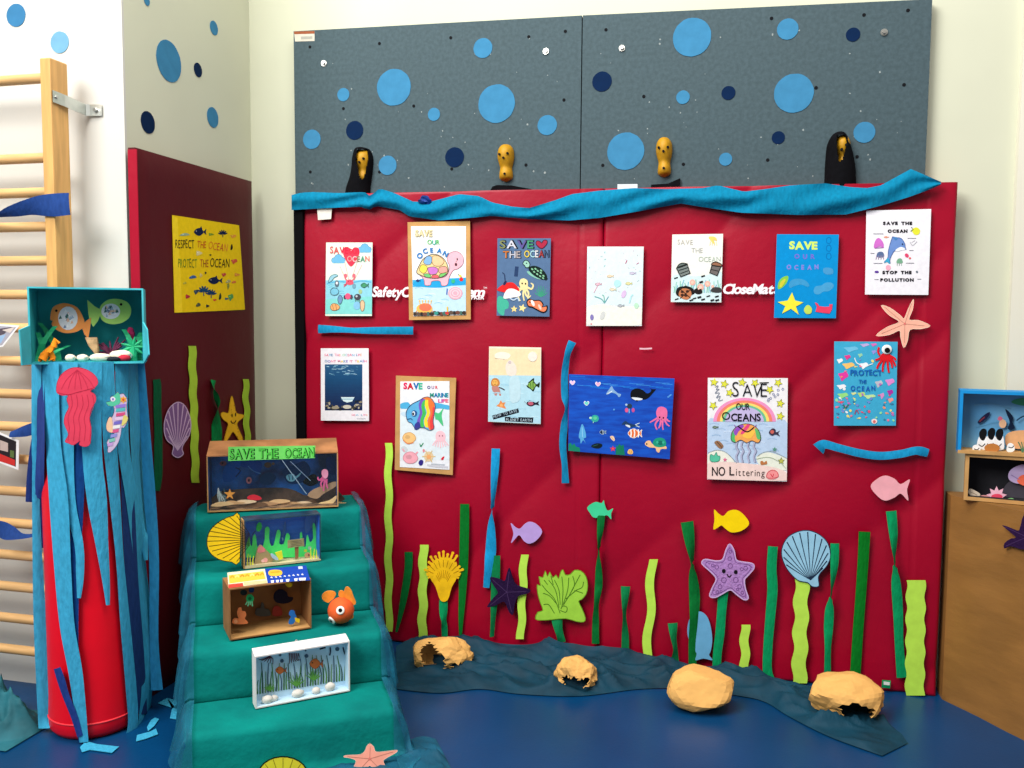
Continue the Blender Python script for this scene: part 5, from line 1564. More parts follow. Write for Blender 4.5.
st = [(416, 298), (428, 340), (436, 374), (466, 382), (468, 394), (440, 420), (448, 450), (466, 494), (452, 504), (436, 480), (420, 460), (404, 484), (388, 506), (380, 500), (390, 460), (398, 424), (376, 404), (366, 384), (376, 370), (400, 374), (406, 336)]
root, d = cutout('starfish', 'yellow smiling paper starfish on the side wall mat', 'starfish', st, (236, 190, 40), TS, 3, plane=SIDE, edge=(170, 120, 20), ew=2)
e = Draw(SIDE, d.b, TS)
e.ell(416, 386, 3, 9, '#1c1408', 2, n=10); e.ell(432, 382, 3, 9, '#1c1408', 2, n=10)
e.line([(410, 410), (416, 420), (426, 420), (434, 408)], 4, '#1c1408', 2)
e.build('face', root)
e = Draw(SIDE, d.b, TS)
rnd = random.Random(2)
for k in range(26):
    x, y = rnd.uniform(370, 466), rnd.uniform(310, 500)
    if inpoly(x, y, st):
        e.ell(x, y, 2.5, 2.5, (180, 126, 20), 1.5, n=6)
e.build('speckles', root)
# ================================================================== WALL BARS
wood_m = material('beech_wood', (214, 164, 96), rough=.5, spec=.4, var=.12, scale=9, stretch=(6, 6, .6))
rung_m = material('beech_rung', (214, 170, 112), rough=.5, spec=.4, var=.12, scale=9, stretch=(.6, 6, 6))
root = thing('wall_bars', 'pale wooden wall bars fixed to the white wall at the left', 'wall bars', (-2.1, -.80, 0))
def upright(x0, x1):
    m = MB(); m.abox(x0, x1, -.85, -.772, 0, 2.172, wood_m)
    o = m.build('upright', root)
    bv = o.modifiers.new('soft_edge', 'BEVEL'); bv.width = .004; bv.segments = 2
upright(-1.712, -1.672)
upright(-2.63, -2.60)
zs = [2.118] + [1.861 - .1125 * k for k in range(16)]
for z in zs:
    m = MB()
    m.tube([(-2.61, -.815, z), (-1.69, -.815, z)], .0165, rung_m, 14)
    m.build('rung', root, smooth=True, sharp=.9)
galv = material('galvanised_steel', (206, 210, 204), rough=.35, metal=.85, var=.06)
m = MB()
z = 2.04
pts = [Vector((-1.670, -.845, z + .01)), Vector((-1.662, -.80, z + .005)), Vector((-1.655, -.712, z - .005)), Vector((-1.645, -.706, z - .005)), Vector((-1.60, -.704, z - .006))]
fr = []
for p in pts:
    fr.append([p + Vector((0, 0, .019)), p - Vector((0, 0, .019))])
m.grid(fr, galv)
m.grid([[q + Vector((.003, -.003, 0)) for q in r] for r in fr], galv)
for side in (0, 1):
    m.add([r[side] for r in fr] + [r[side] + Vector((.003, -.003, 0)) for r in fr], [[i, i + 1, i + 6, i + 5] for i in range(4)], galv)
br = m.build('bracket', root)
m = MB(); m.tube([(-1.618, -.708, z - .006), (-1.618, -.718, z - .006)], [.008, .006], steel_m, 8)
m.tube([(-1.667, -.835, z + .009), (-1.660, -.835, z + .009)], [.006, .005], steel_m, 8)
m.build('screw', br)

DKB = (34, 66, 130)
BARF = Plane((0, -.853, 0), (0, -1, 0))
ribbon('crepe_streamer', 'dark blue crepe streamer tied across the wooden upright of the wall bars', 'streamer',
       [(70.5, 204, 22, 0), (58, 205, 23, 0), (46, 206, 21, 10), (32, 208, 16, 25), (16, 212, 12, 35), (0, 216, 6, 60), (-12, 217, 10, 90)], DKB, plane=BARF, base=.004, group='dark blue crepe streamers on the wall bars')
ribbon('crepe_streamer', 'dark blue crepe streamer drooping across the lowest wall bars', 'streamer',
       [(-14, 527, 12, 0), (0, 528.5, 16, 0), (12, 532, 14, 20), (24, 535.5, 7, 50), (38, 534, 6, 60), (48, 530, 7, 30)], DKB, plane=BARF, base=.004, group='dark blue crepe streamers on the wall bars')
ribbon('crepe_streamer', 'short dark blue crepe streamer peeking out between red post and photo print', 'streamer',
       [(12, 434, 6, 30), (18, 433, 8, 10), (26, 431, 11, 0), (36, 428, 12, 0), (46, 426, 12, 0)], DKB, plane=BARF, base=.004, group='dark blue crepe streamers on the wall bars')
def photo(label, corners, pat):
    d = Draw(BARF, .002)
    d.slab(corners, (236, 234, 232), t=.001)
    cx = sum(c[0] for c in corners) / 4; cy = sum(c[1] for c in corners) / 4
    inner = [(cx + (x - cx) * .86, cy + (y - cy) * .86) for x, y in corners]
    d.poly(inner, pat[0], 1)
    o = d
    for p, c in pat[1]:
        d.poly(p, c, 2)
    tag(d.build('photo_print'), label, 'photograph', 'photo prints tucked into the wall bars')
photo('photo print with grey and blue tones tucked into upper wall bars', [(-16, 323), (19.5, 325.5), (3, 346.5), (-24, 352)], ((170, 166, 176), [([(-10, 330), (12, 327), (4, 334), (-8, 338)], (90, 80, 90)), ([(-12, 340), (6, 334), (1, 343), (-12, 347)], (150, 180, 210)), ([(2, 330), (15, 327), (10, 333)], (214, 200, 190))]))
photo('dark photo print with red flowers tucked beside the red post', [(-20, 424), (19, 440.5), (18.5, 470), (-22, 455)], ((40, 34, 38), [([(-14, 448), (8, 457), (15, 460), (15, 466), (-14, 457)], (200, 50, 46)), ([(0, 440), (8, 443), (8, 452), (0, 450)], (190, 170, 160)), ([(10, 450), (14, 451), (14, 458), (10, 457)], (90, 110, 60)), ([(-12, 436), (-2, 439), (-4, 444), (-14, 442)], (120, 120, 130))]))

# ================================================================== RED POST WITH STREAMERS
PC = Vector((-1.525, -.905, 0)); PR = .138; PTOP = 1.192
postred = material('red_vinyl_post', (240, 2, 30), rough=.45, spec=.35, var=.05, scale=5, bump=.05, bscale=40)
root = thing('padded_post', 'red padded round post hung with blue crepe streamers', 'post', PC)
m = MB()
def ringz(z, r, n=48):
    return [PC + Vector((r * math.cos(2 * math.pi * k / n), r * math.sin(2 * math.pi * k / n), z)) for k in range(n)]
prof = [(0.0, PR - .03), (.004, PR - .012), (.02, PR), (.052, PR + .002), (.12, PR - .001), (.5, PR - .001), (.9, PR), (PTOP - .012, PR - .002), (PTOP, PR - .02)]
m.grid([ringz(z, r) for z, r in prof], postred, closed=True)
m.add(ringz(PTOP, PR - .02), [list(range(48))], postred)
m.build('padding', root, smooth=True, sharp=1.2)
m = MB()
pipe = material('red_piping', (240, 60, 70), rough=.4)
N = 48
m.grid([[PC + Vector(((PR + .001 + .0035 * math.cos(a)) * math.cos(2 * math.pi * k / N), (PR + .001 + .0035 * math.cos(a)) * math.sin(2 * math.pi * k / N), .055 + .0035 * math.sin(a))) for a in [j * math.pi / 3 for j in range(7)]] for k in range(N + 1)], pipe)
m.build('piping', root, smooth=True)
# surface that hugs the post and continues to both sides of it
pd = (Vector((PC.x, PC.y, CAM.z)) - CAM); pd.z = 0; pd.normalize()
ps = Vector((pd.y, -pd.x, 0))
class Hug(Plane):
    def __init__(s, extra=0.0):
        s.o = PC.copy(); s.n = -pd; s.extra = extra
    def at(s, px, py, off=0.0):
        o = s.extra + off
        r = ray(px, py)
        t = (PC - CAM).dot(pd) / r.dot(pd)
        for _ in range(4):
            p = CAM + r * t
            l = (p - PC).dot(ps)
            dep = math.sqrt(max(0.0, (PR + .006) ** 2 - l * l))
            t = ((PC - CAM).dot(pd) - dep - o) / r.dot(pd)
        return CAM + r * t
LBC, DBC = (60, 164, 202), (10, 62, 126)
gp = 'crepe streamers hanging from the red post'
def hang(label, path, col, lay=0.0):
    h = Hug(.004 + lay)
    ribbon('crepe_streamer', label, 'streamer', path, col, plane=h, group=gp, base=.0, n=6)
hang('light blue streamer at the far left edge of the red post', [(36.5, 362, 10), (36, 430, 9), (36, 500, 8), (37.5, 560, 10), (40, 620, 13), (44, 680, 16), (47, 728, 17)], LBC, .004)
hang('short dark blue streamer sticking out at the left of the red post', [(36, 430, 6), (33, 455, 8), (31, 480, 9), (30, 502, 9)], (30, 50, 112), .002)
hang('dark blue streamer second from the left on the red post ending halfway down', [(41, 362, 7), (40.5, 440, 8), (39, 490, 10), (40, 548, 11)], (40, 62, 130), 0)
hang('wide light blue streamer left of the jellyfish reaching the floor', [(50, 362, 17), (53, 440, 15), (58.5, 500, 19), (62.5, 567, 17), (67, 625, 15), (76, 676, 14), (84, 742, 9)], LBC, .008)
hang('dark blue streamer below the jellyfish reaching the floor', [(79, 362, 10), (79, 440, 12), (78, 500, 12), (75, 560, 11), (73, 620, 11), (75, 680, 10), (82, 742, 7)], DBC, .002)
hang('narrow dark blue streamer curling at the lower left of the red post', [(57, 668, 7), (61, 680, 8), (66, 696, 7), (74, 716, 7), (80, 736, 6)], (30, 60, 130), .011)
hang('light blue streamer behind the jellyfish torn off short', [(68, 362, 20), (67, 440, 14), (70, 500, 11), (79, 545, 9), (80, 575, 8), (79, 598, 4)], LBC, .006)
hang('light blue streamer right of the jellyfish with torn pointed end', [(90, 362, 24), (92, 450, 20), (97, 500, 20), (102, 545, 13), (106, 580, 8), (108, 605, 4)], LBC, .005)
hang('light blue streamer behind the seahorse reaching the floor', [(107, 362, 14), (110, 440, 14), (115, 500, 11), (120, 560, 8), (125, 620, 10), (131, 686, 11), (133, 722, 10), (129, 741, 9)], LBC, .008)
hang('dark blue streamer right of the seahorse', [(119, 362, 6), (124, 430, 8), (128, 500, 13), (132, 580, 13), (138, 650, 12), (143, 714, 9)], (30, 58, 112), .002)
hang('long light blue streamer second from the right on the red post', [(122, 362, 14), (123, 440, 12), (132, 500, 12), (141, 570, 12), (147, 640, 12), (147, 690, 11), (142, 732, 10)], LBC, .007)
hang('light blue streamer third from the right on the red post', [(135, 362, 14), (136, 430, 12), (139, 480, 12), (143, 530, 9), (146, 560, 4)], LBC, .009)
hang('light blue streamer at the far right edge of the red post', [(141, 362, 7), (146, 440, 10), (150, 500, 12), (154, 560, 10), (154, 640, 9), (157, 690, 12)], (44, 140, 190), .001)
def floorbit(label, pts):
    d = Draw(FLOOR, .003); d.slab(pts, 0, t=.002, mat=crepe(LBC))
    tag(d.build('crepe_scrap'), label, 'streamer end', 'light blue streamer ends on the floor')
floorbit('light blue streamer end lying on the floor in front of the red post', [(80, 747), (86, 741), (97, 744), (119, 746.5), (112, 752.5), (90, 749.5), (82, 752)])
floorbit('light blue streamer end lying on the floor right of the red post', [(137, 735), (150, 731.5), (156, 728.5), (158, 734), (146, 738.5), (136, 741)])
floorbit('small light blue streamer end on the floor further back beside the red post', [(147, 727), (151, 720), (155, 717.5), (159, 719), (154, 726), (148, 731)])
floorbit('light blue streamer end on the floor next to the teal cloth', [(158, 703), (167, 698), (176, 700), (177, 704), (172, 709), (170, 718), (176, 719), (177, 709)])

# jellyfish and seahorse on the streamers
TJ = (30, 355, 4.8)
class HugFlat(Plane):
    pass
front = PC - pd * (PR + .034)
HF = Plane(front, -pd)
JP = [(126, 164), (134, 120), (160, 84), (200, 62), (246, 62), (290, 80), (318, 106), (326, 136), (306, 160), (290, 174), (312, 190), (316, 220), (296, 256), (286, 300), (294, 350), (292, 400), (286, 430), (262, 440), (236, 430), (240, 412), (210, 432), (186, 424), (168, 414), (184, 380), (164, 330), (168, 290), (186, 250), (176, 214), (182, 194), (156, 194), (132, 184)]
root, d = cutout('jellyfish', 'coral pink paper jellyfish with ink lines on the streamer hung post', 'paper jellyfish', JP, (232, 70, 96), TJ, 3, plane=HF, base=0, t=.002, edge=(190, 40, 70), ew=2)
e = Draw(HF, d.b, TJ)
for k in range(5):
    x = 196 + k * 26
    e.line([(x, 190), (x + 6, 240), (x - 14, 300), (x - 8, 350), (x - 14, 412)], 2, (200, 44, 76), 2)
for k in range(6):
    x = 150 + k * 32
    e.line([(226, 70), ((226 + x) / 2 + (x - 226) * .15, 116), (x, 164)], 2, (206, 50, 80), 2)
e.line([(134, 180), (180, 190), (230, 178), (300, 160)], 2.5, (190, 40, 70), 2)
e.build('ink_lines', root)
SH = [(366, 226), (386, 222), (384, 206), (396, 196), (410, 194), (420, 176), (430, 188), (446, 184), (456, 194), (468, 214), (464, 240), (466, 270), (470, 300), (466, 324), (450, 350), (440, 348), (436, 380), (424, 420), (404, 450), (384, 468), (372, 464), (374, 440), (368, 420), (380, 402), (386, 424), (400, 410), (404, 376), (384, 374), (368, 362), (368, 326), (380, 296), (392, 300), (404, 270), (400, 246), (376, 244)]
root, d = cutout('seahorse', 'patchwork coloured paper seahorse right of the pink jellyfish', 'paper seahorse', SH, (210, 190, 220), TJ, 2, plane=HF, base=0, t=.002, edge=(60, 60, 80), ew=2)
e = Draw(HF, d.b, TJ)
e.blob([(366, 228), (388, 222), (388, 206), (402, 196), (422, 180), (432, 196), (434, 224), (420, 240), (396, 246), (378, 242)], (90, 200, 160), 2)
e.ell(398, 212, 12, 11, (236, 236, 244), 3); e.ell(398, 212, 6, 6, (150, 130, 200), 4, n=10)
e.star(448, 214, 18, (240, 170, 60), 3, n=6, k=.6); e.ell(448, 214, 6, 6, (220, 80, 60), 4, n=8)
for i, (y0, c) in enumerate(((240, (150, 120, 210)), (258, (90, 190, 190)), (280, (220, 80, 130)), (300, (230, 200, 230)), (320, (120, 110, 200)), (340, (240, 240, 240)), (360, (220, 90, 140)), (382, (150, 150, 220)), (404, (130, 200, 180)), (424, (200, 160, 220)))):
    cx = 436 - max(0, i - 2) * 6.5 - max(0, i - 7) * 2
    hw = 24 - i * 1.2
    e.poly([(cx - hw, y0), (cx + hw, y0 - 6), (cx + hw - 3, y0 + 10), (cx - hw - 2, y0 + 15)], c, 3)
e.blob([(370, 360), (368, 330), (382, 300), (394, 308), (396, 370)], (244, 200, 160), 3)
e.blob([(440, 340), (462, 324), (470, 300), (452, 288), (444, 310)], (226, 210, 120), 3)
e.build('coloured_patches', root)

# ================================================================== TURQUOISE DIORAMA ON THE POST
turq = material('turquoise_paint', (70, 186, 198), rough=.7, var=.12, scale=12)
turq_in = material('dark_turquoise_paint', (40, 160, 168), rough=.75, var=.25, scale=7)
A = Vector((math.cos(.60), math.sin(.60), 0)); B = Vector((-A.y, A.x, 0)); Z = Vector((0, 0, 1))
def bx_frame(px0, px1, py, z):
    p0 = Plane((0, 0, z), (0, 0, 1)).at(px0, py); return p0
FRONTC = PC - B * .125
TF = Plane(FRONTC, -B)
p00 = TF.at(29.5, 362.5); p10 = TF.at(145, 362.5); p01 = TF.at(29.5, 286.5)
z0 = PTOP + .001
W = (p10 - p00).dot(A); H = p01.z - z0; Dp = .17
O = Vector((p00.x, p00.y, z0))
def loc(x, y, z):
    return O + A * x + B * y + Z * z
root = thing('diorama_box', 'open turquoise box diorama with orange and green paper fish on the red post', 'diorama', loc(W / 2, Dp / 2, 0))
th = .005
m = MB()
m.box(loc(0, 0, 0), A * W, B * Dp, Z * th, turq)
m.box(loc(0, 0, H - th), A * W, B * Dp, Z * th, turq)
m.box(loc(0, 0, th), A * th, B * Dp, Z * (H - 2 * th), turq)
m.box(loc(W - th, 0, th), A * th, B * Dp, Z * (H - 2 * th), turq)
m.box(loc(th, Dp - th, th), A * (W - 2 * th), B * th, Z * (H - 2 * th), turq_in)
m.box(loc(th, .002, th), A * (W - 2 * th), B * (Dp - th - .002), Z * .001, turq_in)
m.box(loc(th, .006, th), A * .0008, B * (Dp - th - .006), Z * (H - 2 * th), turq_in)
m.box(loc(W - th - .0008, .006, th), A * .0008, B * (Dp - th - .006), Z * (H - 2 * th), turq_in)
m.build('box', root)
for s, nm in ((0, 'side_flap'), (1, 'side_flap')):
    m = MB()
    h0 = H * .50
    if s == 0:
        e1 = -pd * .05 - ps * .020
        a = [loc(0, 0, 0), loc(0, 0, 0) + e1, loc(0, 0, h0 - .012) + e1 * 1.15, loc(0, 0, h0)]
    else:
        e1 = -pd * .05 + ps * .008
        a = [loc(W, 0, 0), loc(W, 0, .03) + e1 * 1.3, loc(W, 0, h0 - .01) + e1, loc(W, 0, h0 + .012)]
    nn = A * (.004 if s == 0 else -.004)
    m.prism([p + nn for p in a], a, turq)
    m.build(nm, root)
TT = (10, 270, 5.907)
BK = Plane(loc(0, Dp - th - .002, 0), -B)
MID = Plane(loc(0, Dp * .55, 0), -B)
orange, lgreen = (240, 150, 80), (170, 216, 110)
def boxfish(nm, lab, body, tail, col, patch, eye, plane):
    d = Draw(plane, 0, TT)
    d.slab(smooth_closed(body, 4), 0, t=.002, mat=card(col))
    d.poly(tail, 0, 0, mat=card(col))
    d.ell(eye[0], eye[1], 8, 8, '#201818', 3, n=10)
    o = d.build(nm, root); o['label'] = lab
    e = Draw(plane, d.b, TT)
    rnd = random.Random(int(patch[0]))
    e.ell(patch[0], patch[1], patch[2], patch[3], (232, 232, 236), 2)
    for k in range(22):
        a, r = rnd.uniform(0, 6.28), rnd.uniform(0, .8)
        x, y = patch[0] + patch[2] * r * math.cos(a), patch[1] + patch[3] * r * math.sin(a)
        e.poly([(x, y - 14), (x + rnd.uniform(6, 14), y + 4), (x - rnd.uniform(4, 12), y + 8)], rnd.choice([(250, 250, 250), (120, 140, 170), (60, 110, 100), (236, 190, 160), (170, 190, 210)]), 3 + k * .02)
    e.build('foil_patch', o)
boxfish('orange_fish', 'orange paper fish with silver patch', [(238, 290), (250, 225), (300, 198), (350, 200), (400, 225), (432, 280), (440, 320), (420, 350), (380, 368), (320, 372), (270, 350), (246, 320), (252, 300)], [(425, 330), (450, 300), (480, 280), (474, 340), (462, 405), (440, 380), (428, 350)], orange, (342, 285, 58, 70), (274, 240), MID)
boxfish('green_fish', 'light green paper fish with silver patch', [(528, 240), (540, 205), (580, 176), (630, 170), (680, 182), (706, 206), (716, 240), (704, 280), (660, 312), (600, 320), (550, 302), (532, 270)], [(532, 232), (500, 214), (456, 176), (462, 250), (470, 300), (492, 336), (520, 300), (534, 266)], lgreen, (595, 244, 56, 46), (656, 203), MID)
FZ = z0 + th + .001
def fl(px, py, dz=0.0):
    return Plane((0, 0, FZ + dz), (0, 0, 1)).at(px, py)
def inbox(xf, yf, zf):
    return loc(W * xf, Dp * yf, th + zf)
shellm = material('sea_shell', (236, 226, 206), rough=.5, var=.12, scale=60)
for xf, yf, r in ((.335, .18, (.016, .012, .012)), (.44, .2, (.018, .013, .012)), (.60, .2, (.034, .012, .013)), (.78, .24, (.034, .018, .018))):
    c = inbox(xf, yf, r[2])
    m = MB(); m.ball(c, r, shellm, 12, 8, .06, (A, B, Z), seed=int(xf * 100))
    m.ball(c + A * r[0] * .5 - B * r[1] * .6 + Z * r[2] * .3, (r[0] * .4, r[1] * .4, r[2] * .5), shellm, 8, 6, .1, (A, B, Z), seed=3)
    m.build('sea_shell', root, smooth=True)
m = MB()
tanm = material('tan_shell', (196, 160, 116), rough=.6, var=.3, scale=50)
m.prism([inbox(.45, .5, .075), inbox(.56, .48, .075), inbox(.575, .5, .035), inbox(.56, .45, .012), inbox(.48, .46, .05)], [inbox(.47, .62, .07), inbox(.56, .62, .07), inbox(.575, .62, .03), inbox(.56, .62, .012), inbox(.49, .62, .045)], tanm)
m.build('fan_shell', root)
of = material('orange_felt', (226, 130, 20), rough=.9, var=.12, scale=60)
m = MB()
for pts, w_ in (([(.20, .12, .012), (.17, .12, .045), (.24, .14, .085)], .014), ([(.10, .1, .012), (.14, .12, .04), (.22, .14, .075)], .015), ([(.17, .12, .045), (.11, .1, .035), (.07, .1, .005)], .011), ([(.22, .14, .07), (.25, .14, .1), (.28, .14, .085)], .012), ([(.18, .12, .05), (.215, .12, .02), (.22, .1, .006)], .011)):
    m.tube([inbox(p[0] * .8 + .02, p[1], p[2] * .68) for p in pts], [w_ * .8, w_ * .75, w_ * .45], of, 8)
o = m.build('folded_starfish', root, smooth=True)
gpl = material('green_plastic_strip', (40, 176, 120), rough=.5, var=.1)
rnd = random.Random(12)
for k, (xf, yf, h, lean) in enumerate(((.05, .4, .11, .03), (.09, .5, .09, -.01), (.20, .6, .12, -.03), (.12, .3, .05, .04), (.90, .5, .1, -.02), (.93, .35, .08, .01), (.86, .6, .09, .02))):
    m = MB()
    p = inbox(xf, yf, 0)
    rows = [[p + A * (lean * t * t * 1.6 + s * .011 * (1 - .4 * t)) + Z * (h * t) + B * (.004 * math.sin(9 * t)) for s in (-1, 1)] for t in [j / 6 for j in range(7)]]
    m.grid(rows, gpl); m.grid([[q + B * .001 for q in reversed(r)] for r in rows], gpl)
    m.build('seaweed_strip', root)
pc = material('purple_coral', (110, 50, 80), rough=.9, var=.3, scale=80)
m = MB()
for k in range(26):
    a, b_ = rnd.uniform(0, 6.28), rnd.uniform(.1, 1.2)
    c = inbox(.68, .6, .012)
    e_ = c + (A * math.cos(a) * math.cos(b_) + B * .5 * math.sin(a) * math.cos(b_) + Z * math.sin(b_)) * rnd.uniform(.035, .07)
    m.tube([c, (c + e_) / 2 + Vector((0, 0, .006)), e_], [.005, .004, .0025], pc, 5)
m.build('purple_coral', root)
m = MB(); rp = material('raspberry_felt', (176, 40, 90), rough=.9)
m.ball(inbox(.86, .62, .085), (.012, .008, .022), rp, 10, 8, .1, (A, B, Z), 5); m.ball(inbox(.875, .6, .06), (.014, .01, .014), rp, 10, 8, .1, (A, B, Z), 6)
m.build('pink_coral', root)
m = MB()
for k in range(9):
    a = k * .7
    c = inbox(.89, .3, .045)
    e_ = c + (A * math.cos(a) + Z * math.sin(a) * .9 - B * .3) * .036
    m.tube([c, e_], [.010, .002], gpl, 6)
m.tube([inbox(.89, .3, 0), inbox(.89, .3, .045)], [.014, .012], gpl, 8)
m.build('green_star_plant', root)
m = MB(); m.ball(inbox(.81, .15, .011), (.02, .012, .011), material('red_pebble', (190, 40, 60), var=.1), 10, 6, .08, (A, B, Z), 8); m.build('red_pebble', root, smooth=True)
m = MB(); m.ball(inbox(.72, .12, .008), (.022, .012, .008), material('dark_pebble', (20, 30, 40), var=.1), 10, 6, .08, (A, B, Z), 9); m.build('dark_pebble', root, smooth=True)
# ================================================================== TEAL CLOTH OVER THE STEPS
TH = math.radians(32)
SA = Vector((math.cos(TH), math.sin(TH), 0)); SN = Vector((math.sin(TH), -math.cos(TH), 0)); SO = Vector((-.725, -1.015, 0))
TREADS = [(.63, -.92, -.68), (.47, -.68, -.46), (.31, -.46, -.22), (.15, -.22, 0.0)]
def sp_(s, q, z):
    p = SO + SA * s + SN * q + Vector((0, 0, z))
    p.x = max(p.x, -1.444)
    return p
cloth_m = material('teal_cloth', (0, 130, 122), rough=.85, spec=.12, var=.16, scale=6, bump=.25, bscale=45, col2=(0, 108, 104))
def tulle_mat(name, col, alpha):
    return material(name, col, rough=.7, spec=.3, var=.25, scale=9, alpha=alpha, bump=.3, bscale=30)
tulle_blue = tulle_mat('blue_tulle', (30, 118, 146), .5)
tulle_dark = tulle_mat('dark_teal_tulle', (2, 56, 76), .96)
prof = []
for z, qb, qf in TREADS:
    prof += [(qb + .012, z + .004), (qb + (qf - qb) * .3, z), (qb + (qf - qb) * .7, z), (qf - .018, z - .001), (qf - .004, z - .006), (qf + .004, z - .022)]
    zb = z - .16 if z > .2 else 0.0
    prof += [(qf + .006, z - (z - zb) * .45), (qf + .010, zb + .03), (qf + .016, zb + .010)]
prof += [(.07, .006), (.12, .004)]
NS = 36
def cloth_pt(s, q, z):
    w_ = mnoise.noise(Vector((s * 5, q * 6, z * 6))) * .004 + mnoise.noise(Vector((s * 14, q * 9, z * 3))) * .002
    return sp_(s, q + abs(w_) * (1 if z < .62 else 0), max(z + w_ * .5, .002))
rows = []
for (q, z) in prof:
    row = []
    for side in (-1,):
        for k in range(5):                       # hanging left side
            v = 1 - k / 5
            zz = z * (1 - v)
            row.append(sp_(-.312 - .03 * v - .012 * math.sin(q * 24 + v * 4) * v, q, max(zz, .003)))
    for i in range(NS + 1):
        s = -.31 + .59 * i / NS
        row.append(cloth_pt(s, q, z))
    for k in range(5):
        v = (k + 1) / 5
        row.append(sp_(.282 + .03 * v + .012 * math.sin(q * 22 + v * 3) * v, q, max(z * (1 - v), .003)))
    rows.append(row)
m = MB(); m.grid(rows, cloth_m)
back = rows[0]
m.add(back + [Vector((p.x, p.y, .003)) for p in back], [[i + 1, i, len(back) + i, len(back) + i + 1] for i in range(len(back) - 1)], cloth_m)
root = thing('draped_cloth', 'teal cloth and blue tulle draped over four steps in the corner', 'cloth', SO + SN * -.4)
m.build('teal_cloth', root, smooth=True, sharp=1.3)
for sgn, nm in ((-1, 'tulle_overlay'), (1, 'tulle_overlay')):
    dense = []
    for (a, b_) in zip(prof, prof[1:]):
        for k in range(4):
            t = k / 4
            dense.append((a[0] + (b_[0] - a[0]) * t, a[1] + (b_[1] - a[1]) * t))
    dense.append(prof[-1])
    rows = []
    for i, (q, z) in enumerate(dense):
        wv = .014 * math.sin(i * .55) + .010 * math.sin(i * .23 + 1.3)
        row = []
        for k, (ds, dz) in enumerate(((-.012, .004), (.0, .005), (.014, -.004), (.026, -.04), (.036, -.10), (.046, -.19))):
            f = max(0, k - 1) / 4
            s = sgn * ((.285 if sgn > 0 else .315) + ds + wv * f + .02 * f * math.sin(q * 31))
            row.append(sp_(s, q + .008, max(z + dz + .010, .008 + .002 * k)))
        rows.append(row)
    m = MB(); m.grid(rows, tulle_blue)
    o = m.build(nm, root, smooth=True)
    o['label'] = 'sheer blue tulle along the side of the cloth'

# ------------------------------------------------------------------ generic open fronted box diorama
def project(P):
    v = Vector(P) - CAM
    z = v.dot(FWD)
    return (512 + F * v.dot(RIGHT) / z, 384 + F * v.dot(DOWN) / z)
class Box:
    def __init__(s, name, label, L, R, z, h, dep, outer, inner, floor=None, t=.004, width=None, angle=None, back=None, top=None, group=None, lift=0.0):
        p = Plane((0, 0, z), (0, 0, 1))
        s.p0 = p.at(*L)
        if R is not None:
            p1 = p.at(*R)
            s.A = (p1 - s.p0); s.W = s.A.length; s.A.normalize()
        else:
            s.A = Vector((math.cos(math.radians(angle)), math.sin(math.radians(angle)), 0)); s.W = width
        s.B = Vector((-s.A.y, s.A.x, 0)); s.h, s.dep, s.t = h, dep, t
        s.root = thing(name, label, 'diorama', s.pt(.5, .5, 0), group)
        m = MB()
        A, B, W = s.A, s.B, s.W
        m.box(s.p0, A * W, B * dep, Z * t, outer)
        m.box(s.p0 + Z * (h - t), A * W, B * dep + Z * lift, Z * t, top or outer)
        if lift:
            for x in (0, W - t):
                q = s.p0 + A * x + Z * (h - t)
                m.prism([q, q + B * dep, q + B * dep + Z * lift], [q + A * t, q + A * t + B * dep, q + A * t + B * dep + Z * lift], outer)
            m.box(s.p0 + B * (dep - t) + Z * (h - t), A * W, B * t, Z * lift, outer)
        m.box(s.p0 + Z * t, A * t, B * dep, Z * (h - 2 * t), outer)
        m.box(s.p0 + Z * t + A * (W - t), A * t, B * dep, Z * (h - 2 * t), outer)
        m.box(s.p0 + Z * t + A * t + B * (dep - t), A * (W - 2 * t), B * t, Z * (h - 2 * t), outer)
        e = .0006
        # painted lining
        m.box(s.p0 + Z * t + A * t + B * .003, A * (W - 2 * t), B * (dep - t - .003), Z * e, floor or inner)
        m.box(s.p0 + Z * (h - t - e) + A * t + B * .003, A * (W - 2 * t), B * (dep - t - .003), Z * e, inner)
        for x in (t, W - t - e):
            m.box(s.p0 + Z * t + A * x + B * .003, A * e, B * (dep - t - .003), Z * (h - 2 * t), inner)
        m.box(s.p0 + Z * t + A * t + B * (dep - t - e), A * (W - 2 * t), B * e, Z * (h - 2 * t), back or inner)
        m.build('box', s.root)
    def pt(s, u, v, z):
        return s.p0 + s.A * (s.W * u) + s.B * (s.dep * v) + Z * z
    def plane(s, v):
        return Plane(s.pt(0, v, 0) - s.B * (.002 + s.t if v == 1 else 0), -s.B)
    def flr(s):
        return Plane(s.p0 + Z * (s.t + .0008), (0, 0, 1))
    def topp(s):
        return Plane(s.p0 + Z * (s.h + .0002), (0, 0, 1))
gd = 'box dioramas on the teal cloth steps'
kraft = material('cardboard', BRD, rough=.85, var=.1, scale=18)
kraft_dk = material('brown_cardboard', (150, 104, 62), rough=.9, var=.15, scale=14)
glassy = material('clear_film', (200, 225, 235), rough=.2, spec=.1, alpha=.02, var=.02)

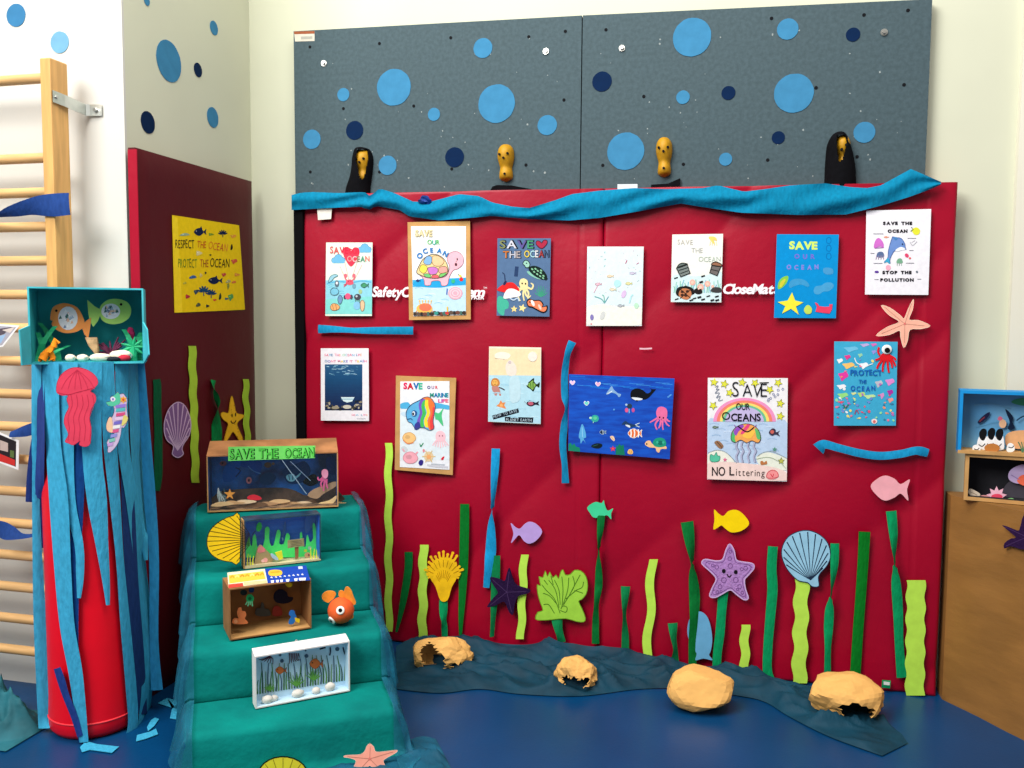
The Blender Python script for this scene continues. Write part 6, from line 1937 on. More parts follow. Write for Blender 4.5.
# 1. SAVE THE OCEAN box
navy = material('painted_deep_sea', (24, 84, 166), rough=.7, col2=(10, 34, 76), scale=9)
seaw = material('swirled_sea_paint', (50, 140, 246), rough=.7, col2=(14, 50, 112), scale=11, detail=4)
sand_dk = material('sandy_paper', (150, 118, 86), rough=.9, col2=(60, 46, 38), scale=30)
bx = Box('diorama_box', 'largest diorama box on the top step under a green lettered strip', (207.5, 512.4), (338.4, 506.6), .636, .206, .14, kraft, navy, sand_dk, back=seaw, group=gd, top=material('brown_cardboard_top', (168, 116, 74), rough=.7, var=.3, scale=10), lift=.034)
TB1 = (195, 430, 6.4)
d = Draw(bx.plane(1), 0, TB1)
for p, c in (([(185, 330), (180, 260), (220, 205), (300, 200), (280, 250), (300, 270), (250, 320)], (20, 110, 220)), ([(300, 205), (400, 195), (430, 230), (400, 290), (360, 250), (300, 235)], (14, 90, 200)), ([(420, 300), (470, 270), (520, 300), (480, 350), (420, 340)], (10, 70, 130)), ([(560, 260), (620, 230), (700, 200), (740, 260), (700, 330), (600, 340)], (12, 70, 140)), ([(690, 330), (760, 280), (790, 330), (740, 360)], (4, 10, 24)), ([(840, 180), (900, 180), (905, 280), (850, 270)], (14, 60, 150))):
    d.blob(p, c, 1)
d.line([(260, 240), (290, 260), (260, 300)], 6, (6, 30, 80), 2); d.line([(340, 230), (370, 260), (420, 280)], 5, (90, 170, 240), 2)
d.build('painted_backdrop', bx.root)
d = Draw(bx.plane(.8), 0, TB1)
d.slab(smooth_closed([(150, 400), (280, 380), (420, 372), (560, 370), (640, 388), (720, 420), (800, 360), (880, 330), (905, 380), (905, 470), (150, 490)], 3), 0, t=.003, mat=material('grey_brown_paper', (104, 86, 74), rough=.9, col2=(60, 50, 46), scale=20))
d.build('sea_bed', bx.root)
rnd = random.Random(9)
sandc = [(226, 190, 140), (206, 166, 120), (240, 214, 176), (120, 90, 66), (190, 150, 110)]
for k in range(11):
    d = Draw(bx.plane(.12 + .05 * k), .0, TB1)
    x0 = 100 + k * 72
    y = 470 - k * 1 + rnd.uniform(-14, 12)
    d.slab(smooth_closed([(x0, y + 16), (x0 + 50, y - 6), (x0 + 120, y - 2 + rnd.uniform(-12, 8)), (x0 + 150, y + 6), (x0 + 90, y + 18), (x0 + 30, y + 22)], 3), 0, t=.003, mat=paper(sandc[k % 5]))
    d.build('torn_sand_paper', bx.root)
d = Draw(bx.plane(.35), 0, TB1)
d.slab(smooth_closed([(720, 420), (760, 380), (840, 350), (900, 330), (902, 360), (820, 410), (780, 440)], 3), 0, t=.003, mat=paper((170, 140, 110)))
d.slab(smooth_closed([(790, 470), (860, 450), (905, 420), (900, 450), (860, 485)], 3), 0, t=.002, mat=paper((236, 206, 150)))
d.build('torn_sand_paper', bx.root)
def item(bxx, nm, v, tr, fn, lab=None):
    d = Draw(bxx.plane(v), 0, tr); fn(d); o = d.build(nm, bxx.root)
    if lab: o['label'] = lab
item(bx, 'starfish', .2, TB1, lambda d: d.slab([(222 + (36 if i % 2 == 0 else 15) * math.cos(math.radians(-90 + 36 * i)), 412 + (36 if i % 2 == 0 else 15) * math.sin(math.radians(-90 + 36 * i))) for i in range(10)], (236, 160, 70), t=.004))
item(bx, 'red_crab', .3, TB1, lambda d: d.slab(smooth_closed([(335, 440), (345, 422), (380, 416), (415, 428), (425, 444), (380, 450)], 3), (220, 40, 60), t=.006))
def oct_(d):
    for pts in ([(820, 300), (800, 320), (786, 310), (790, 300)], [(826, 310), (806, 340), (812, 370)], [(832, 312), (826, 350), (822, 390)], [(842, 312), (842, 350), (850, 374)]):
        d.line(pts, 14, (206, 90, 140), 1, w2=8)
    d.slab(smooth_closed([(812, 290), (812, 262), (830, 250), (850, 262), (850, 296), (832, 312)], 3), (232, 150, 180), t=.003)
item(bx, 'pink_octopus', .25, TB1, oct_)
def gf(d):
    d.slab(smooth_closed([(582, 300), (600, 284), (630, 282), (646, 296), (680, 270), (672, 290), (654, 306), (630, 328), (600, 326)], 3), (110, 180, 206), t=.002)
    d.line([(600, 290), (606, 320)], 5, (20, 50, 90), 2); d.line([(626, 288), (626, 320)], 5, (20, 50, 90), 2)
item(bx, 'striped_fish', .5, TB1, gf)
item(bx, 'small_fish', .6, TB1, lambda d: (d.ell(345, 322, 18, 22, (170, 110, 120), 1), d.ell(345, 322, 8, 10, (60, 20, 40), 2)))
item(bx, 'small_fish', .65, TB1, lambda d: (d.ell(180, 214, 22, 16, (140, 80, 90), 1), d.ell(176, 212, 6, 8, (50, 16, 30), 2)))
item(bx, 'brown_turtle', .6, TB1, lambda d: (d.ell(466, 224, 24, 18, (110, 86, 60), 1), d.ell(500, 216, 10, 8, (140, 110, 80), 2)))
def wpl(d):
    for k in range(12):
        d.line([(160 + (k % 4) * 8, 470), (146 + k * 5, 420 + (k * 13) % 40), (150 + (k * 17) % 50, 370 + (k * 23) % 60)], 7, [(176, 190, 190), (110, 130, 130), (60, 80, 84)][k % 3], 1 + k * .1)
item(bx, 'grey_coral', .2, TB1, wpl)
d = Draw(Plane(bx.p0 - bx.B * .0015, -bx.B), 0, TB1)
d.poly([(82, 168), (918, 152), (914, 488), (84, 524)], 0, 0, mat=glassy)
d.line([(545, 175), (714, 410)], 4, (150, 180, 200), 1, curve=False); d.line([(610, 200), (740, 325)], 3, (130, 160, 190), 1, curve=False)  # slanting reflections painted onto the film
d.build('clear_film', bx.root)
d = Draw(Plane(bx.p0 - bx.B * .003, -bx.B), 0, TB1)
d.slab([(213, 108), (770, 100), (768, 180), (212, 198)], (124, 232, 110), t=.0012)
d.build('title_strip', bx.root)
e = Draw(Plane(bx.p0 - bx.B * .003, -bx.B), d.b, TB1)
e.text('SAVE', 222, 186, 62, (96, 222, 84), 2, width=156, slope=-.03, bold=.02, halo='#10401c', jit=.03)
e.text('THE', 408, 182, 60, (96, 222, 84), 2, width=122, slope=-.02, bold=.02, halo='#10401c', jit=.03)
e.text('OCEAN', 574, 178, 58, (96, 222, 84), 2, width=188, slope=-.03, bold=.02, halo='#10401c', jit=.03)
e.build('lettering', bx.root)

# 2. small tank
navy2 = material('painted_blue_water', (44, 124, 226), rough=.6, col2=(26, 92, 196), scale=6, stretch=(1, 1, 5))
bx = Box('diorama_box', 'small blue diorama box with bright green seaweed on the second step down', (245, 568.6), (321, 560), .474, .168, .07, material('dark_blue_painted_card', (26, 60, 84), rough=.3, spec=.5, var=.4, scale=20), navy2, material('pale_sand', (206, 190, 150), var=.2, scale=40), group=gd)
TB2 = (215, 500, 8.533)
def weed2(d):
    d.slab(smooth_closed([(250, 470), (258, 420), (284, 330), (296, 310), (302, 380), (316, 390), (322, 320), (340, 290), (352, 320), (358, 380), (372, 410), (405, 400), (424, 330), (426, 250), (444, 228), (466, 244), (462, 330), (478, 390), (500, 384), (514, 330), (530, 262), (554, 258), (560, 300), (548, 370), (586, 376), (604, 300), (622, 282), (640, 310), (636, 370), (700, 400), (726, 340), (724, 290), (738, 272), (746, 310), (744, 380), (774, 400), (780, 320), (792, 298), (804, 340), (812, 360), (838, 330), (832, 220), (844, 196), (860, 230), (876, 320), (880, 420), (860, 480), (600, 490), (260, 490)], 2), (80, 250, 124), t=.002)
item(bx, 'green_seaweed', .8, TB2, weed2)
item(bx, 'green_fish', .6, TB2, lambda d: (d.slab(smooth_closed([(356, 262), (352, 230), (368, 196), (386, 192), (400, 214), (396, 246), (374, 270)], 3), (30, 200, 74), t=.002), d.line([(350, 262), (330, 280), (318, 300)], 5, (40, 60, 60), 1)))
item(bx, 'pink_rock', .5, TB2, lambda d: (d.slab(smooth_closed([(340, 560), (350, 470), (366, 410), (392, 384), (420, 410), (470, 460), (500, 500), (470, 540), (400, 570)], 3), (170, 150, 104), t=.008), d.blob([(366, 420), (390, 392), (420, 410), (426, 440), (370, 450)], (226, 130, 130), 2), d.ell(430, 512, 20, 20, (240, 170, 170), 2), d.ell(408, 520, 14, 14, (244, 196, 190), 3)))
def sign(d):
    d.poly([(680, 400), (714, 398), (712, 500), (684, 505)], 0, 0, mat=kraft_dk)
    d.slab([(620, 345), (758, 328), (764, 392), (622, 412)], 0, t=.003, mat=material('grey_wood_card', (150, 140, 96), var=.2, scale=40))
    for k in range(4):
        d.line([(640 + k * 4, 358 + k * 12), (736 + k * 3, 346 + k * 12)], 4, (96, 86, 60), 1)
item(bx, 'wooden_sign', .3, TB2, sign)
item(bx, 'yellow_sponge', .35, TB2, lambda d: d.slab([(514, 452), (570, 434), (582, 500), (546, 514)], (226, 226, 40), t=.006))
item(bx, 'blue_stone', .3, TB2, lambda d: d.slab(smooth_closed([(476, 460), (500, 462), (540, 500), (530, 514), (490, 496)], 2), (170, 200, 220), t=.004))
def blades(d):
    for x0, xs in ((262, (-6, 16, 40, 62)), (820, (0, 24, 50, 70))):
        for k, dx in enumerate(xs):
            d.line([(x0 + dx, 560 - (x0 - 262) * .09), (x0 + dx - 2, 520 - (x0 - 262) * .09), (x0 + dx + (k % 2) * 10 - 4, 452 + k * 8 - (x0 - 262) * .08)], 13, (232, 236, 50), 1, w2=5)
item(bx, 'yellow_grass', .2, TB2, blades)
item(bx, 'small_crab', .4, TB2, lambda d: (d.ell(790, 470, 26, 24, (190, 150, 110), 1), d.ell(808, 410, 16, 16, (150, 190, 170), 2), d.ell(772, 432, 14, 12, (190, 206, 60), 2), d.ell(800, 470, 8, 8, (120, 70, 60), 3)))
item(bx, 'pale_plant', .85, TB2, lambda d: (d.blob([(770, 270), (766, 180), (800, 100), (850, 100), (860, 170), (820, 240), (790, 280)], (70, 120, 190), 1), d.blob([(576, 300), (590, 200), (604, 190), (608, 250), (586, 300)], (60, 110, 180), 1), d.line([(575, 320), (580, 345)], 10, (110, 170, 210), 2)))
d = Draw(Plane(bx.p0 - bx.B * .001, -bx.B), 0, TB2)
d.poly([(246, 152), (914, 97), (904, 514), (256, 588)], 0, 0, mat=glassy)
d.build('clear_film', bx.root)
d = Draw(bx.plane(0), .0006, TB2)
d.poly([(258, 560), (700, 526), (900, 500), (904, 514), (256, 588)], (214, 196, 150), 1)
d.build('sand_strip', bx.root)
m = MB(); m.box(bx.p0 - bx.A * .0045 - bx.B * .001, bx.A * .004, bx.B * .05, Z * bx.h, material('cardboard', BRD, rough=0.85, var=0.1, scale=18)); m.build('side_card', bx.root)
shp = Plane(bx.p0 - bx.B * .006, -bx.B)
TY = (195, 430, 5.4857)
ysh = [(246, 468), (210, 470), (170, 482), (120, 512), (84, 548), (68, 590), (66, 632), (80, 670), (110, 698), (150, 716), (200, 724), (246, 722)]
root, d = cutout('scallop_shell', 'yellow paper scallop shell leaning on the small blue diorama box', 'paper shell', ysh, (246, 206, 30), TY, 2, plane=shp, base=.001, t=.003, edge='#2a2210', ew=4)
e = Draw(shp, d.b, TY)
for k in range(14):
    a = math.radians(95 + 170 * k / 13)
    e.line([(300, 600 + (k - 6.5) * -4.5), (max(68, 244 + 178 * math.cos(a)), 596 + 126 * math.sin(a))], 3.4, '#2a2210', 1, curve=False)
e.build('ridges', root)
for o in (root,):
    pass

# 3. cardboard box with printed top
bx = Box('diorama_box', 'brown cardboard diorama with a printed blue and yellow top', (230, 640.5), (311.5, 628), .316, .166, .135, kraft_dk, kraft_dk, kraft, group=gd, t=.0035)
TB3 = (215, 560, 6.8267)
d = Draw(bx.topp(), 0, TB3)
TPx = [(88, 88), (340, 64), (362, 160), (92, 194)]
d.poly([(84, 86), (340, 60), (360, 158), (92, 190)], (236, 226, 196), 1)
d.poly([(340, 60), (622, 36), (650, 138), (360, 158)], (28, 70, 176), 1)
d.poly([(94, 104), (330, 76), (346, 128), (98, 160)], (240, 196, 70), 2)
for k in range(7):
    d.line([(104 + k * 34, 122 - k * 3), (118 + k * 34, 108 - k * 3), (130 + k * 34, 120 - k * 3)], 9, [(226, 160, 40), (250, 226, 130), (236, 140, 40)][k % 3], 3)
d.poly([(92, 166), (190, 156), (194, 178), (92, 192)], (214, 70, 60), 2); d.poly([(196, 150), (352, 138), (358, 158), (198, 174)], (206, 200, 150), 2)
d.blob([(364, 92), (372, 72), (410, 66), (452, 72), (458, 96), (430, 108), (380, 108)], (240, 190, 60), 3); d.line([(380, 84), (440, 80)], 6, (226, 150, 40), 4)
d.poly([(566, 44), (596, 42), (600, 60), (570, 62)], (200, 210, 226), 3)
d.build('printed_top', bx.root)
e = Draw(bx.topp(), .0004, TB3)
for k in range(8):
    x = 386 + k * 30
    e.line([(x - 6, 122 - k * 3), (x, 116 - k * 3), (x + 6, 124 - k * 3)], 6, (226, 230, 240), 4)
for x, wd in ((392, 24), (426, 22), (454, 22), (496, 26), (552, 26), (596, 50)):
    yy = 148 - (x - 390) * .085
    e.poly([(x - wd / 2, yy - 8), (x + wd / 2, yy - 10), (x + wd / 2 - 4, yy + 8), (x - wd / 2 + 5, yy + 9)], (240, 240, 246), 4)
e.build('printed_marks', bx.root)
def leaf_octo(d):
    d.blob([(212, 262), (224, 236), (250, 236), (266, 258), (256, 286), (224, 286)], (40, 170, 96), 1); d.ell(238, 264, 12, 12, (20, 110, 60), 2)
    for k in range(4):
        d.line([(222 + k * 10, 282), (208 + k * 16, 306 + (k % 2) * 10)], 8, (110, 210, 150), 1)
    d.line([(240, 236), (236, 200)], 3, (30, 50, 90), 1, curve=False)
item(bx, 'green_octopus', .25, TB3, leaf_octo)
item(bx, 'orange_seahorse', .25, TB3, lambda d: (d.slab(smooth_closed([(126, 436), (122, 410), (140, 396), (160, 400), (150, 360), (160, 330), (180, 326), (184, 350), (206, 352), (214, 376), (204, 400), (222, 420), (216, 436)], 3), (216, 120, 70), t=.003), d.ell(142, 420, 12, 14, (240, 160, 110), 1)))
item(bx, 'blue_fish', .2, TB3, lambda d: (d.slab(smooth_closed([(504, 436), (508, 410), (520, 390), (506, 372), (516, 346), (540, 346), (546, 366), (556, 386), (548, 416), (530, 438)], 3), (40, 110, 190), t=.003), d.poly([(544, 392), (580, 402), (576, 430), (548, 418)], (240, 200, 30), 1)))
item(bx, 'dark_whale', .75, TB3, lambda d: (d.slab(smooth_closed([(400, 262), (410, 220), (450, 200), (490, 220), (500, 250), (534, 256), (520, 284), (470, 298), (420, 290)], 3), (28, 26, 44), t=.003)))
item(bx, 'grey_coral', .85, TB3, lambda d: (d.slab(smooth_closed([(280, 380), (284, 330), (310, 330), (318, 290), (334, 300), (340, 330), (370, 340), (376, 380)], 3), (74, 76, 74), t=.003)))
item(bx, 'red_coral', .85, TB3, lambda d: (d.slab(smooth_closed([(396, 380), (396, 330), (420, 312), (452, 330), (456, 376)], 3), (150, 56, 50), t=.003)))
item(bx, 'yellow_fish', .2, TB3, lambda d: (d.slab(smooth_closed([(480, 166), (500, 154), (528, 160), (524, 180), (500, 186)], 3), (222, 176, 30), t=.003)))
item(bx, 'blue_jellyfish', .4, TB3, lambda d: (d.slab(smooth_closed([(232, 216), (236, 190), (262, 186), (268, 206), (256, 222)], 3), (30, 60, 110), t=.003), d.ell(196, 222, 24, 20, (40, 50, 50), 0)))

# 4. white lid box
wlid = material('white_card', (232, 228, 226), rough=.7, var=.03, scale=20)
pale = material('pale_blue_paper', (196, 226, 244), rough=.85, var=.06, scale=12)
bx = Box('diorama_box', 'white box diorama with paper reeds and white pebbles on the lowest step', (255.5, 709), (350, 691), .154, .163, .046, wlid, pale, pale, group=gd, t=.004, lift=.010)
TB4 = (240, 625, 8.533)
rnd = random.Random(14)
d = Draw(bx.plane(1), 0, TB4)
for k in range(34):
    x = 150 + k * 22.5
    h = 120 + (k * 71) % 150
    yb = 590 - (x - 150) * .155
    d.line([(x, yb), (x + rnd.uniform(-6, 6), yb - h * .5), (x + rnd.uniform(-22, 16), yb - h)], 14, [(62, 110, 66), (84, 140, 74), (44, 84, 72), (110, 150, 110), (70, 96, 120)][k % 5], 1 + (k % 7) * .1, w2=5)
for x, y, s in ((480, 520, 1), (630, 470, .9), (250, 560, .6)):
    for k in range(7):
        a = math.radians(-150 + 20 * k)
        d.line([(x, y), (x + 90 * s * math.cos(a), y + 100 * s * math.sin(a))], 16, (96, 160, 70), 2, w2=3)
for k in range(6):
    d.line([(262, 262 + k * 2), (200 + k * 16, 290), (160 + k * 24, 296 + k * 8)], 9, (96, 50, 66), 2.5, w2=5)
    d.line([(420 + k * 16, 240), (424 + k * 14, 290), (420 + k * 20, 330 - k * 6)], 10, (106, 56, 70), 2.5, w2=5)
for x, y, r in ((358, 306, 16), (567, 264, 17), (830, 205, 18), (342, 256, 12), (560, 218, 8)):
    d.ell(x, y, r, r, (70, 96, 120), 2.5)
d.line([(770, 190), (772, 230), (764, 260)], 12, (44, 56, 80), 2.5); d.line([(880, 190), (886, 220), (896, 250)], 12, (44, 56, 80), 2.5); d.line([(680, 206), (730, 192)], 12, (30, 30, 50), 2.5)
d.line([(500, 240), (520, 320), (524, 420)], 5, (60, 80, 110), 2.6)
d.build('painted_reeds', bx.root)
for i, (cx, cy, l, h) in enumerate(((350, 386, 96, 62), (652, 330, 116, 86))):
    def ff(d, cx=cx, cy=cy, l=l, h=h):
        d.fish(cx, cy, l, h, (176, 96, 50), 1, edge=(120, 60, 30), ew=3)
        d.line([(cx + l * .28, cy), (cx + l * .5, cy - h * .35)], 6, (80, 70, 90), 4)
    item(bx, 'brown_fish', .55, TB4, ff)
peb = material('white_pebble', (222, 216, 208), rough=.7, var=.06, scale=40)
for i, (u, v, r) in enumerate(((.13, .35, (.018, .012, .013)), (.205, .5, (.013, .010, .010)), (.45, .4, (.020, .013, .013)), (.645, .4, (.014, .011, .011)), (.80, .45, (.017, .012, .014)))):
    m = MB(); m.ball(bx.pt(u, v, bx.t + r[2] - .001), r, peb, 12, 8, .07, (bx.A, bx.B, Z), seed=i + 30); m.build('white_pebble', bx.root, smooth=True)
d = Draw(bx.topp(), 0, TB4)
gcol = (196, 188, 186)
d.line([(385, 166), (420, 154), (470, 150), (540, 144), (620, 136)], 4, gcol, 1); d.line([(400, 180), (450, 166), (520, 160), (600, 150)], 4, gcol, 1)
for k in range(6):
    d.line([(430 + 30 * k, 168 - 4 * k), (440 + 30 * k, 150 - 4 * k), (452 + 30 * k, 160 - 4 * k)], 3, gcol, 1)
d.line([(470, 136), (478, 128), (490, 132)], 5, (206, 170, 176), 1)
d.build('printed_mark', bx.root)

# orange fish toy
orange_f = material('orange_felt_fish', (232, 96, 44), rough=.8, var=.08, scale=40)
fin_m = material('light_orange_felt', (244, 150, 50), rough=.85, var=.12, scale=40)
basep = Plane((0, 0, .314), (0, 0, 1)).at(341, 623)
root = thing('fish_toy', 'round orange toy fish with big white eyes right of the cardboard diorama', 'toy fish', basep)
vd = (CAM - basep); vd.z = 0; vd.normalize(); vs_ = Vector((-vd.y, vd.x, 0))
bc = basep + Z * .044
m = MB(); m.ball(bc, (.044, .052, .043), orange_f, 24, 16, 0, (vs_, vd, Z)); m.build('body', root, smooth=True)
def front(px, py, push=0.0):
    pl_ = Plane(bc + vd * 0, vd)
    p = pl_.at(px, py)
    x = (p - bc).dot(vs_) / .044; z_ = (p - bc).z / .043
    return p + vd * (.052 * math.sqrt(max(0, 1 - x * x - z_ * z_)) + push)
for (px, py) in ((340.3, 605.6), (332, 617.6)):
    c = front(px, py); nn = (c - bc).normalized()
    m = MB(); m.tube([c - nn * .004, c + nn * .0025, c + nn * .004], [.0140, .0135, .011], eye_w, 20); o = m.build('eye', root)
    m = MB(); m.tube([c + nn * .0035, c + nn * .0055], [.0068, .006], eye_b, 14); m.build('pupil', o)
FP = Plane(bc - vd * .012, vd)
def fin(pts, off=0.0):
    d = Draw(FP, off, TB3); d.slab(smooth_closed(pts, 4), 0, t=.006, mat=fin_m); d.build('fin', root)
fin([(770, 292), (735, 270), (732, 240), (760, 216), (805, 214), (826, 232), (810, 262), (790, 280)])
fin([(848, 250), (846, 218), (868, 210), (890, 230), (900, 262)])
fin([(880, 240), (888, 196), (906, 184), (930, 206), (946, 250), (962, 290), (946, 308), (918, 290)], .004)
fin([(918, 370), (938, 360), (946, 390), (930, 404), (912, 396)], .008)
# items at the foot of the steps
RP = Plane(SO + SN * .020, SN)
TBT = (240, 690, 4.6545)
d0 = [(cx_, cy_) for cx_, cy_ in [(200 + 116 * math.cos(math.radians(t)), 398 + 88 * math.sin(math.radians(t))) for t in range(-185, 10, 15)]]
root, d = cutout('scallop_shell', 'yellow paper shell at the foot of the lowest step', 'paper shell', d0 + [(286, 430), (200, 470), (110, 430)], (244, 226, 60), TBT, 0, plane=RP, base=0, edge='#16140c', ew=6)
e = Draw(RP, d.b, TBT)
for k in range(7):
    a = math.radians(-165 + 25 * k)
    e.line([(200, 460), (200 + 108 * math.cos(a), 398 + 82 * math.sin(a))], 3, (150, 130, 30), 1, curve=False)
e.build('ridges', root)
RP2 = Plane(SO + SN * .075 , (SN + Vector((0, 0, .35))))
starfish('pink paper starfish standing on blue tulle at the foot of the steps', [(604, 250), (622, 264), (634, 288), (690, 284), (732, 280), (722, 294), (676, 320), (668, 336), (690, 380), (690, 410), (660, 400), (604, 352), (550, 400), (520, 410), (524, 370), (540, 330), (510, 316), (484, 312), (494, 304), (560, 300), (582, 282), (590, 262)], [(606, 262), (712, 288), (664, 380), (548, 380), (500, 310)], (604, 320), (240, 160, 140), TBT, plane=RP2, edge=(246, 196, 176), t=.004, base=0)

# ================================================================== TULLE ON THE FLOOR
def floor_cloth(far, near, name, label, mat, nx=90, nv=22, amp=.03, rise=.0, seed=0, clampq=False, cat='fabric'):
    far, near = catmull(far, 10), catmull(near, 10)
    def at(P, t):
        x = t * (len(P) - 1); i = min(int(x), len(P) - 2); f = x - i
        return (P[i][0] + (P[i + 1][0] - P[i][0]) * f, P[i][1] + (P[i + 1][1] - P[i][1]) * f)
    rows = []
    for i in range(nx + 1):
        t = i / nx
        a, b_ = FLOOR.at(*at(far, t)), FLOOR.at(*at(near, t))
        rz = 0.0
        if rise:
            RT = (.5, 1.0, 1.15, 1.5, 1.2, .7, .25, 0, 0, 0, 0)
            i0 = min(9, int(t * 10)); rz = rise * (RT[i0] + (RT[i0 + 1] - RT[i0]) * (t * 10 - i0))
            a.y = min(a.y, -.016)
        row = []
        for k in range(nv + 1):
            v = k / nv
            p = a.lerp(b_, v)
            e = min(1, 6 * v + (.25 if rise else 0), 6 * (1 - v), 8 * t, 8 * (1 - t))
            f1 = (1 - abs(mnoise.noise(Vector((p.x * 3.2 + seed + p.y * 2, p.y * 11 - p.x * 1.5, 1.7))))) ** 5
            f2 = (1 - abs(mnoise.noise(Vector((p.x * 7 + p.y * 4, p.y * 20 + p.x * 3, 5 + seed))))) ** 5
            z = e * (amp * (f1 * .9 + .12) + amp * .5 * f2) + rz * max(0, 1 - v * 3.2) ** 1.3 * (.8 + .4 * f1)
            p = p + Vector((0, 0, max(z, .0) + .004))
            if p.y > -.012: p.y = -.012
            if clampq:
                q = (p - SO).dot(SN); s_ = (p - SO).dot(SA)
                if q < .026 and s_ < .34: p = p + SN * (.026 - q)
            row.append(p)
        rows.append(row)
    m = MB(); m.grid(rows, mat)
    o = m.build(name, smooth=True)
    tag(o, label, cat)
    return o
floor_cloth([(396, 653), (440, 650), (500, 655), (560, 660), (600, 663), (640, 667), (700, 674), (745, 680), (790, 687), (830, 696), (870, 712), (908, 744)],
            [(396, 690), (440, 694), (480, 690), (520, 695), (580, 697), (640, 690), (690, 690), (740, 697), (765, 703), (790, 718), (830, 738), (882, 757)],
            'floor_tulle', 'long dark teal tulle strip crumpled on the floor along the red mats', tulle_dark, 200, 40, .045, .05)
floor_cloth([(290, 772), (340, 762), (385, 752), (418, 738), (436, 740)], [(270, 840), (340, 845), (400, 845), (450, 830), (462, 790)], 'floor_tulle', 'blue tulle bunched on the floor in front of the steps', tulle_mat('mid_blue_tulle', (14, 88, 116), .9), 70, 34, .022, 0, 3, True)
m = MB()
rows = []
hc = Vector((-1.93, -1.02, 0))
for i in range(49):
    row = []
    for k in range(71):
        x, y = -.34 + .62 * k / 70, -.13 + .26 * i / 48
        r = math.hypot(x / .34 if x < 0 else x / .28, y / .13)
        hgt = max(0, 1 - r ** 3)
        f = .6 * (1 - abs(mnoise.noise(Vector((x * 8, y * 9, 2))))) ** 4 + .45 * (1 - abs(mnoise.noise(Vector((x * 17 + y * 6, y * 18, 7))))) ** 4
        row.append(hc + Vector((x, y, .005 + hgt * (.05 + .14 * f))))
    rows.append(row)
m.grid(rows, tulle_mat('grey_teal_tulle', (36, 104, 116), .9))
tag(m.build('floor_tulle', smooth=True), 'grey teal tulle heaped on the floor below the wall bars', 'fabric')

# ================================================================== CRUMPLED PAPER ROCKS
rock_m = material('kraft_paper', (232, 178, 102), rough=.8, spec=.2, var=.05, scale=14, bump=.15, bscale=30)
gr = 'crumpled brown paper rocks on the floor'
def rock(label, c, r, seed, opening=None, up=0.0, sub=4, k=.16, flat=.72):
    bm = bmesh.new()
    bmesh.ops.create_icosphere(bm, subdivisions=sub, radius=1.0)
    rnd = random.Random(seed)
    dirs = []
    for i in range(26):
        d_ = Vector((rnd.gauss(0, 1), rnd.gauss(0, 1), rnd.gauss(0, 1))).normalized()
        dirs.append((d_, rnd.uniform(.76, .98)))
    cu = (CAM - Vector(c)); cu.z = 0; cu.normalize(); cs = Vector((-cu.y, cu.x, 0))
    for v in bm.verts:
        n0 = v.co.normalized()
        s = 1.0
        for d_, h in dirs:
            q = n0.dot(d_)
            if q > 1e-3:
                s = min(s, h / q)
        rough = k * (1.0 if opening else .35)
        crk = 1.0 - min(1.0, mnoise.voronoi(n0 * 2.6 + Vector((seed, 0, 0)))[0][1] - mnoise.voronoi(n0 * 2.6 + Vector((seed, 0, 0)))[0][0])
        s *= 1 + rough * .22 * mnoise.noise(n0 * 3 + Vector((seed, 0, 0))) - rough * .16 * crk ** 3 + (rough * .35 * mnoise.noise(n0 * 9 + Vector((0, seed, 0))) if n0.z < -.15 else 0)
        p = n0 * s
        p.z = max(p.z, -flat)
        v.co = Vector(c) + cs * (p.x * r[0]) + cu * (p.y * r[1]) + Vector((0, 0, (p.z + flat) * r[2] + up))
    if opening:
        dead = []
        for f in bm.faces:
            cc = f.calc_center_median()
            if (cc - Vector(c)).dot(cu) > -r[1] * .15:
                px, py = project(cc)
                if any(inpoly(px + 1.2 * math.sin(py * 2.1), py + 1.0 * math.sin(px * 1.7), P) for P in opening):
                    dead.append(f)
        bmesh.ops.delete(bm, geom=dead, context='FACES')
        left, best = set(bm.faces), []
        while left:
            st, comp = [left.pop()], []
            while st:
                f = st.pop(); comp.append(f)
                for ed in f.edges:
                    for g_ in ed.link_faces:
                        if g_ in left:
                            left.discard(g_); st.append(g_)
            if len(comp) > len(best):
                best = comp
        keep = set(best)
        bmesh.ops.delete(bm, geom=[f for f in bm.faces if f not in keep], context='FACES')
    me = bpy.data.meshes.new('paper_rock')
    for v in bm.verts:
        v.co = v.co - Vector(c)
    bm.to_mesh(me); bm.free()
    me.materials.append(rock_m)
    o = bpy.data.objects.new('paper_rock', me)
    o.location = c
    scene.collection.objects.link(o)
    if opening:
        sd = o.modifiers.new('paper_thickness', 'SOLIDIFY'); sd.thickness = .0025; sd.offset = -1
    return tag(o, label, 'paper rock', gr)
rock('torn open crumpled paper rock nearest the teal covered steps', FLOOR.at(443, 670) + Vector((0, 0, .012)), (.125, .075, .072), 5,
     [[(421, 647), (427, 643.5), (434, 643.5), (437, 651), (444, 656), (446, 666), (440, 680), (424, 680)], [(452, 664), (476, 662), (480, 690), (450, 690)]], k=.34)
rock('small crumpled paper rock with a crinkled hollow in front', FLOOR.at(577, 688) + Vector((0, 0, .012)), (.085, .075, .062), 11,
     [[(561, 677), (567, 675), (571, 678), (575, 675.5), (579, 681), (584, 677), (590, 679), (588, 684), (580, 690), (566, 688)]], k=.4)
rock('large closed crumpled paper rock in the middle of the floor tulle', FLOOR.at(698, 706) + Vector((0, 0, .002)), (.135, .10, .082), 8, None, k=.2)
rock('crumpled paper rock at the right with a ragged dark opening', FLOOR.at(845, 716) + Vector((0, 0, .010)), (.135, .10, .082), 17,
     [[(838, 706), (846, 703), (858, 704), (868, 707), (876, 708), (872, 718), (856, 722), (842, 716)]], k=.22)
m = MB()
cr = random.Random(4)
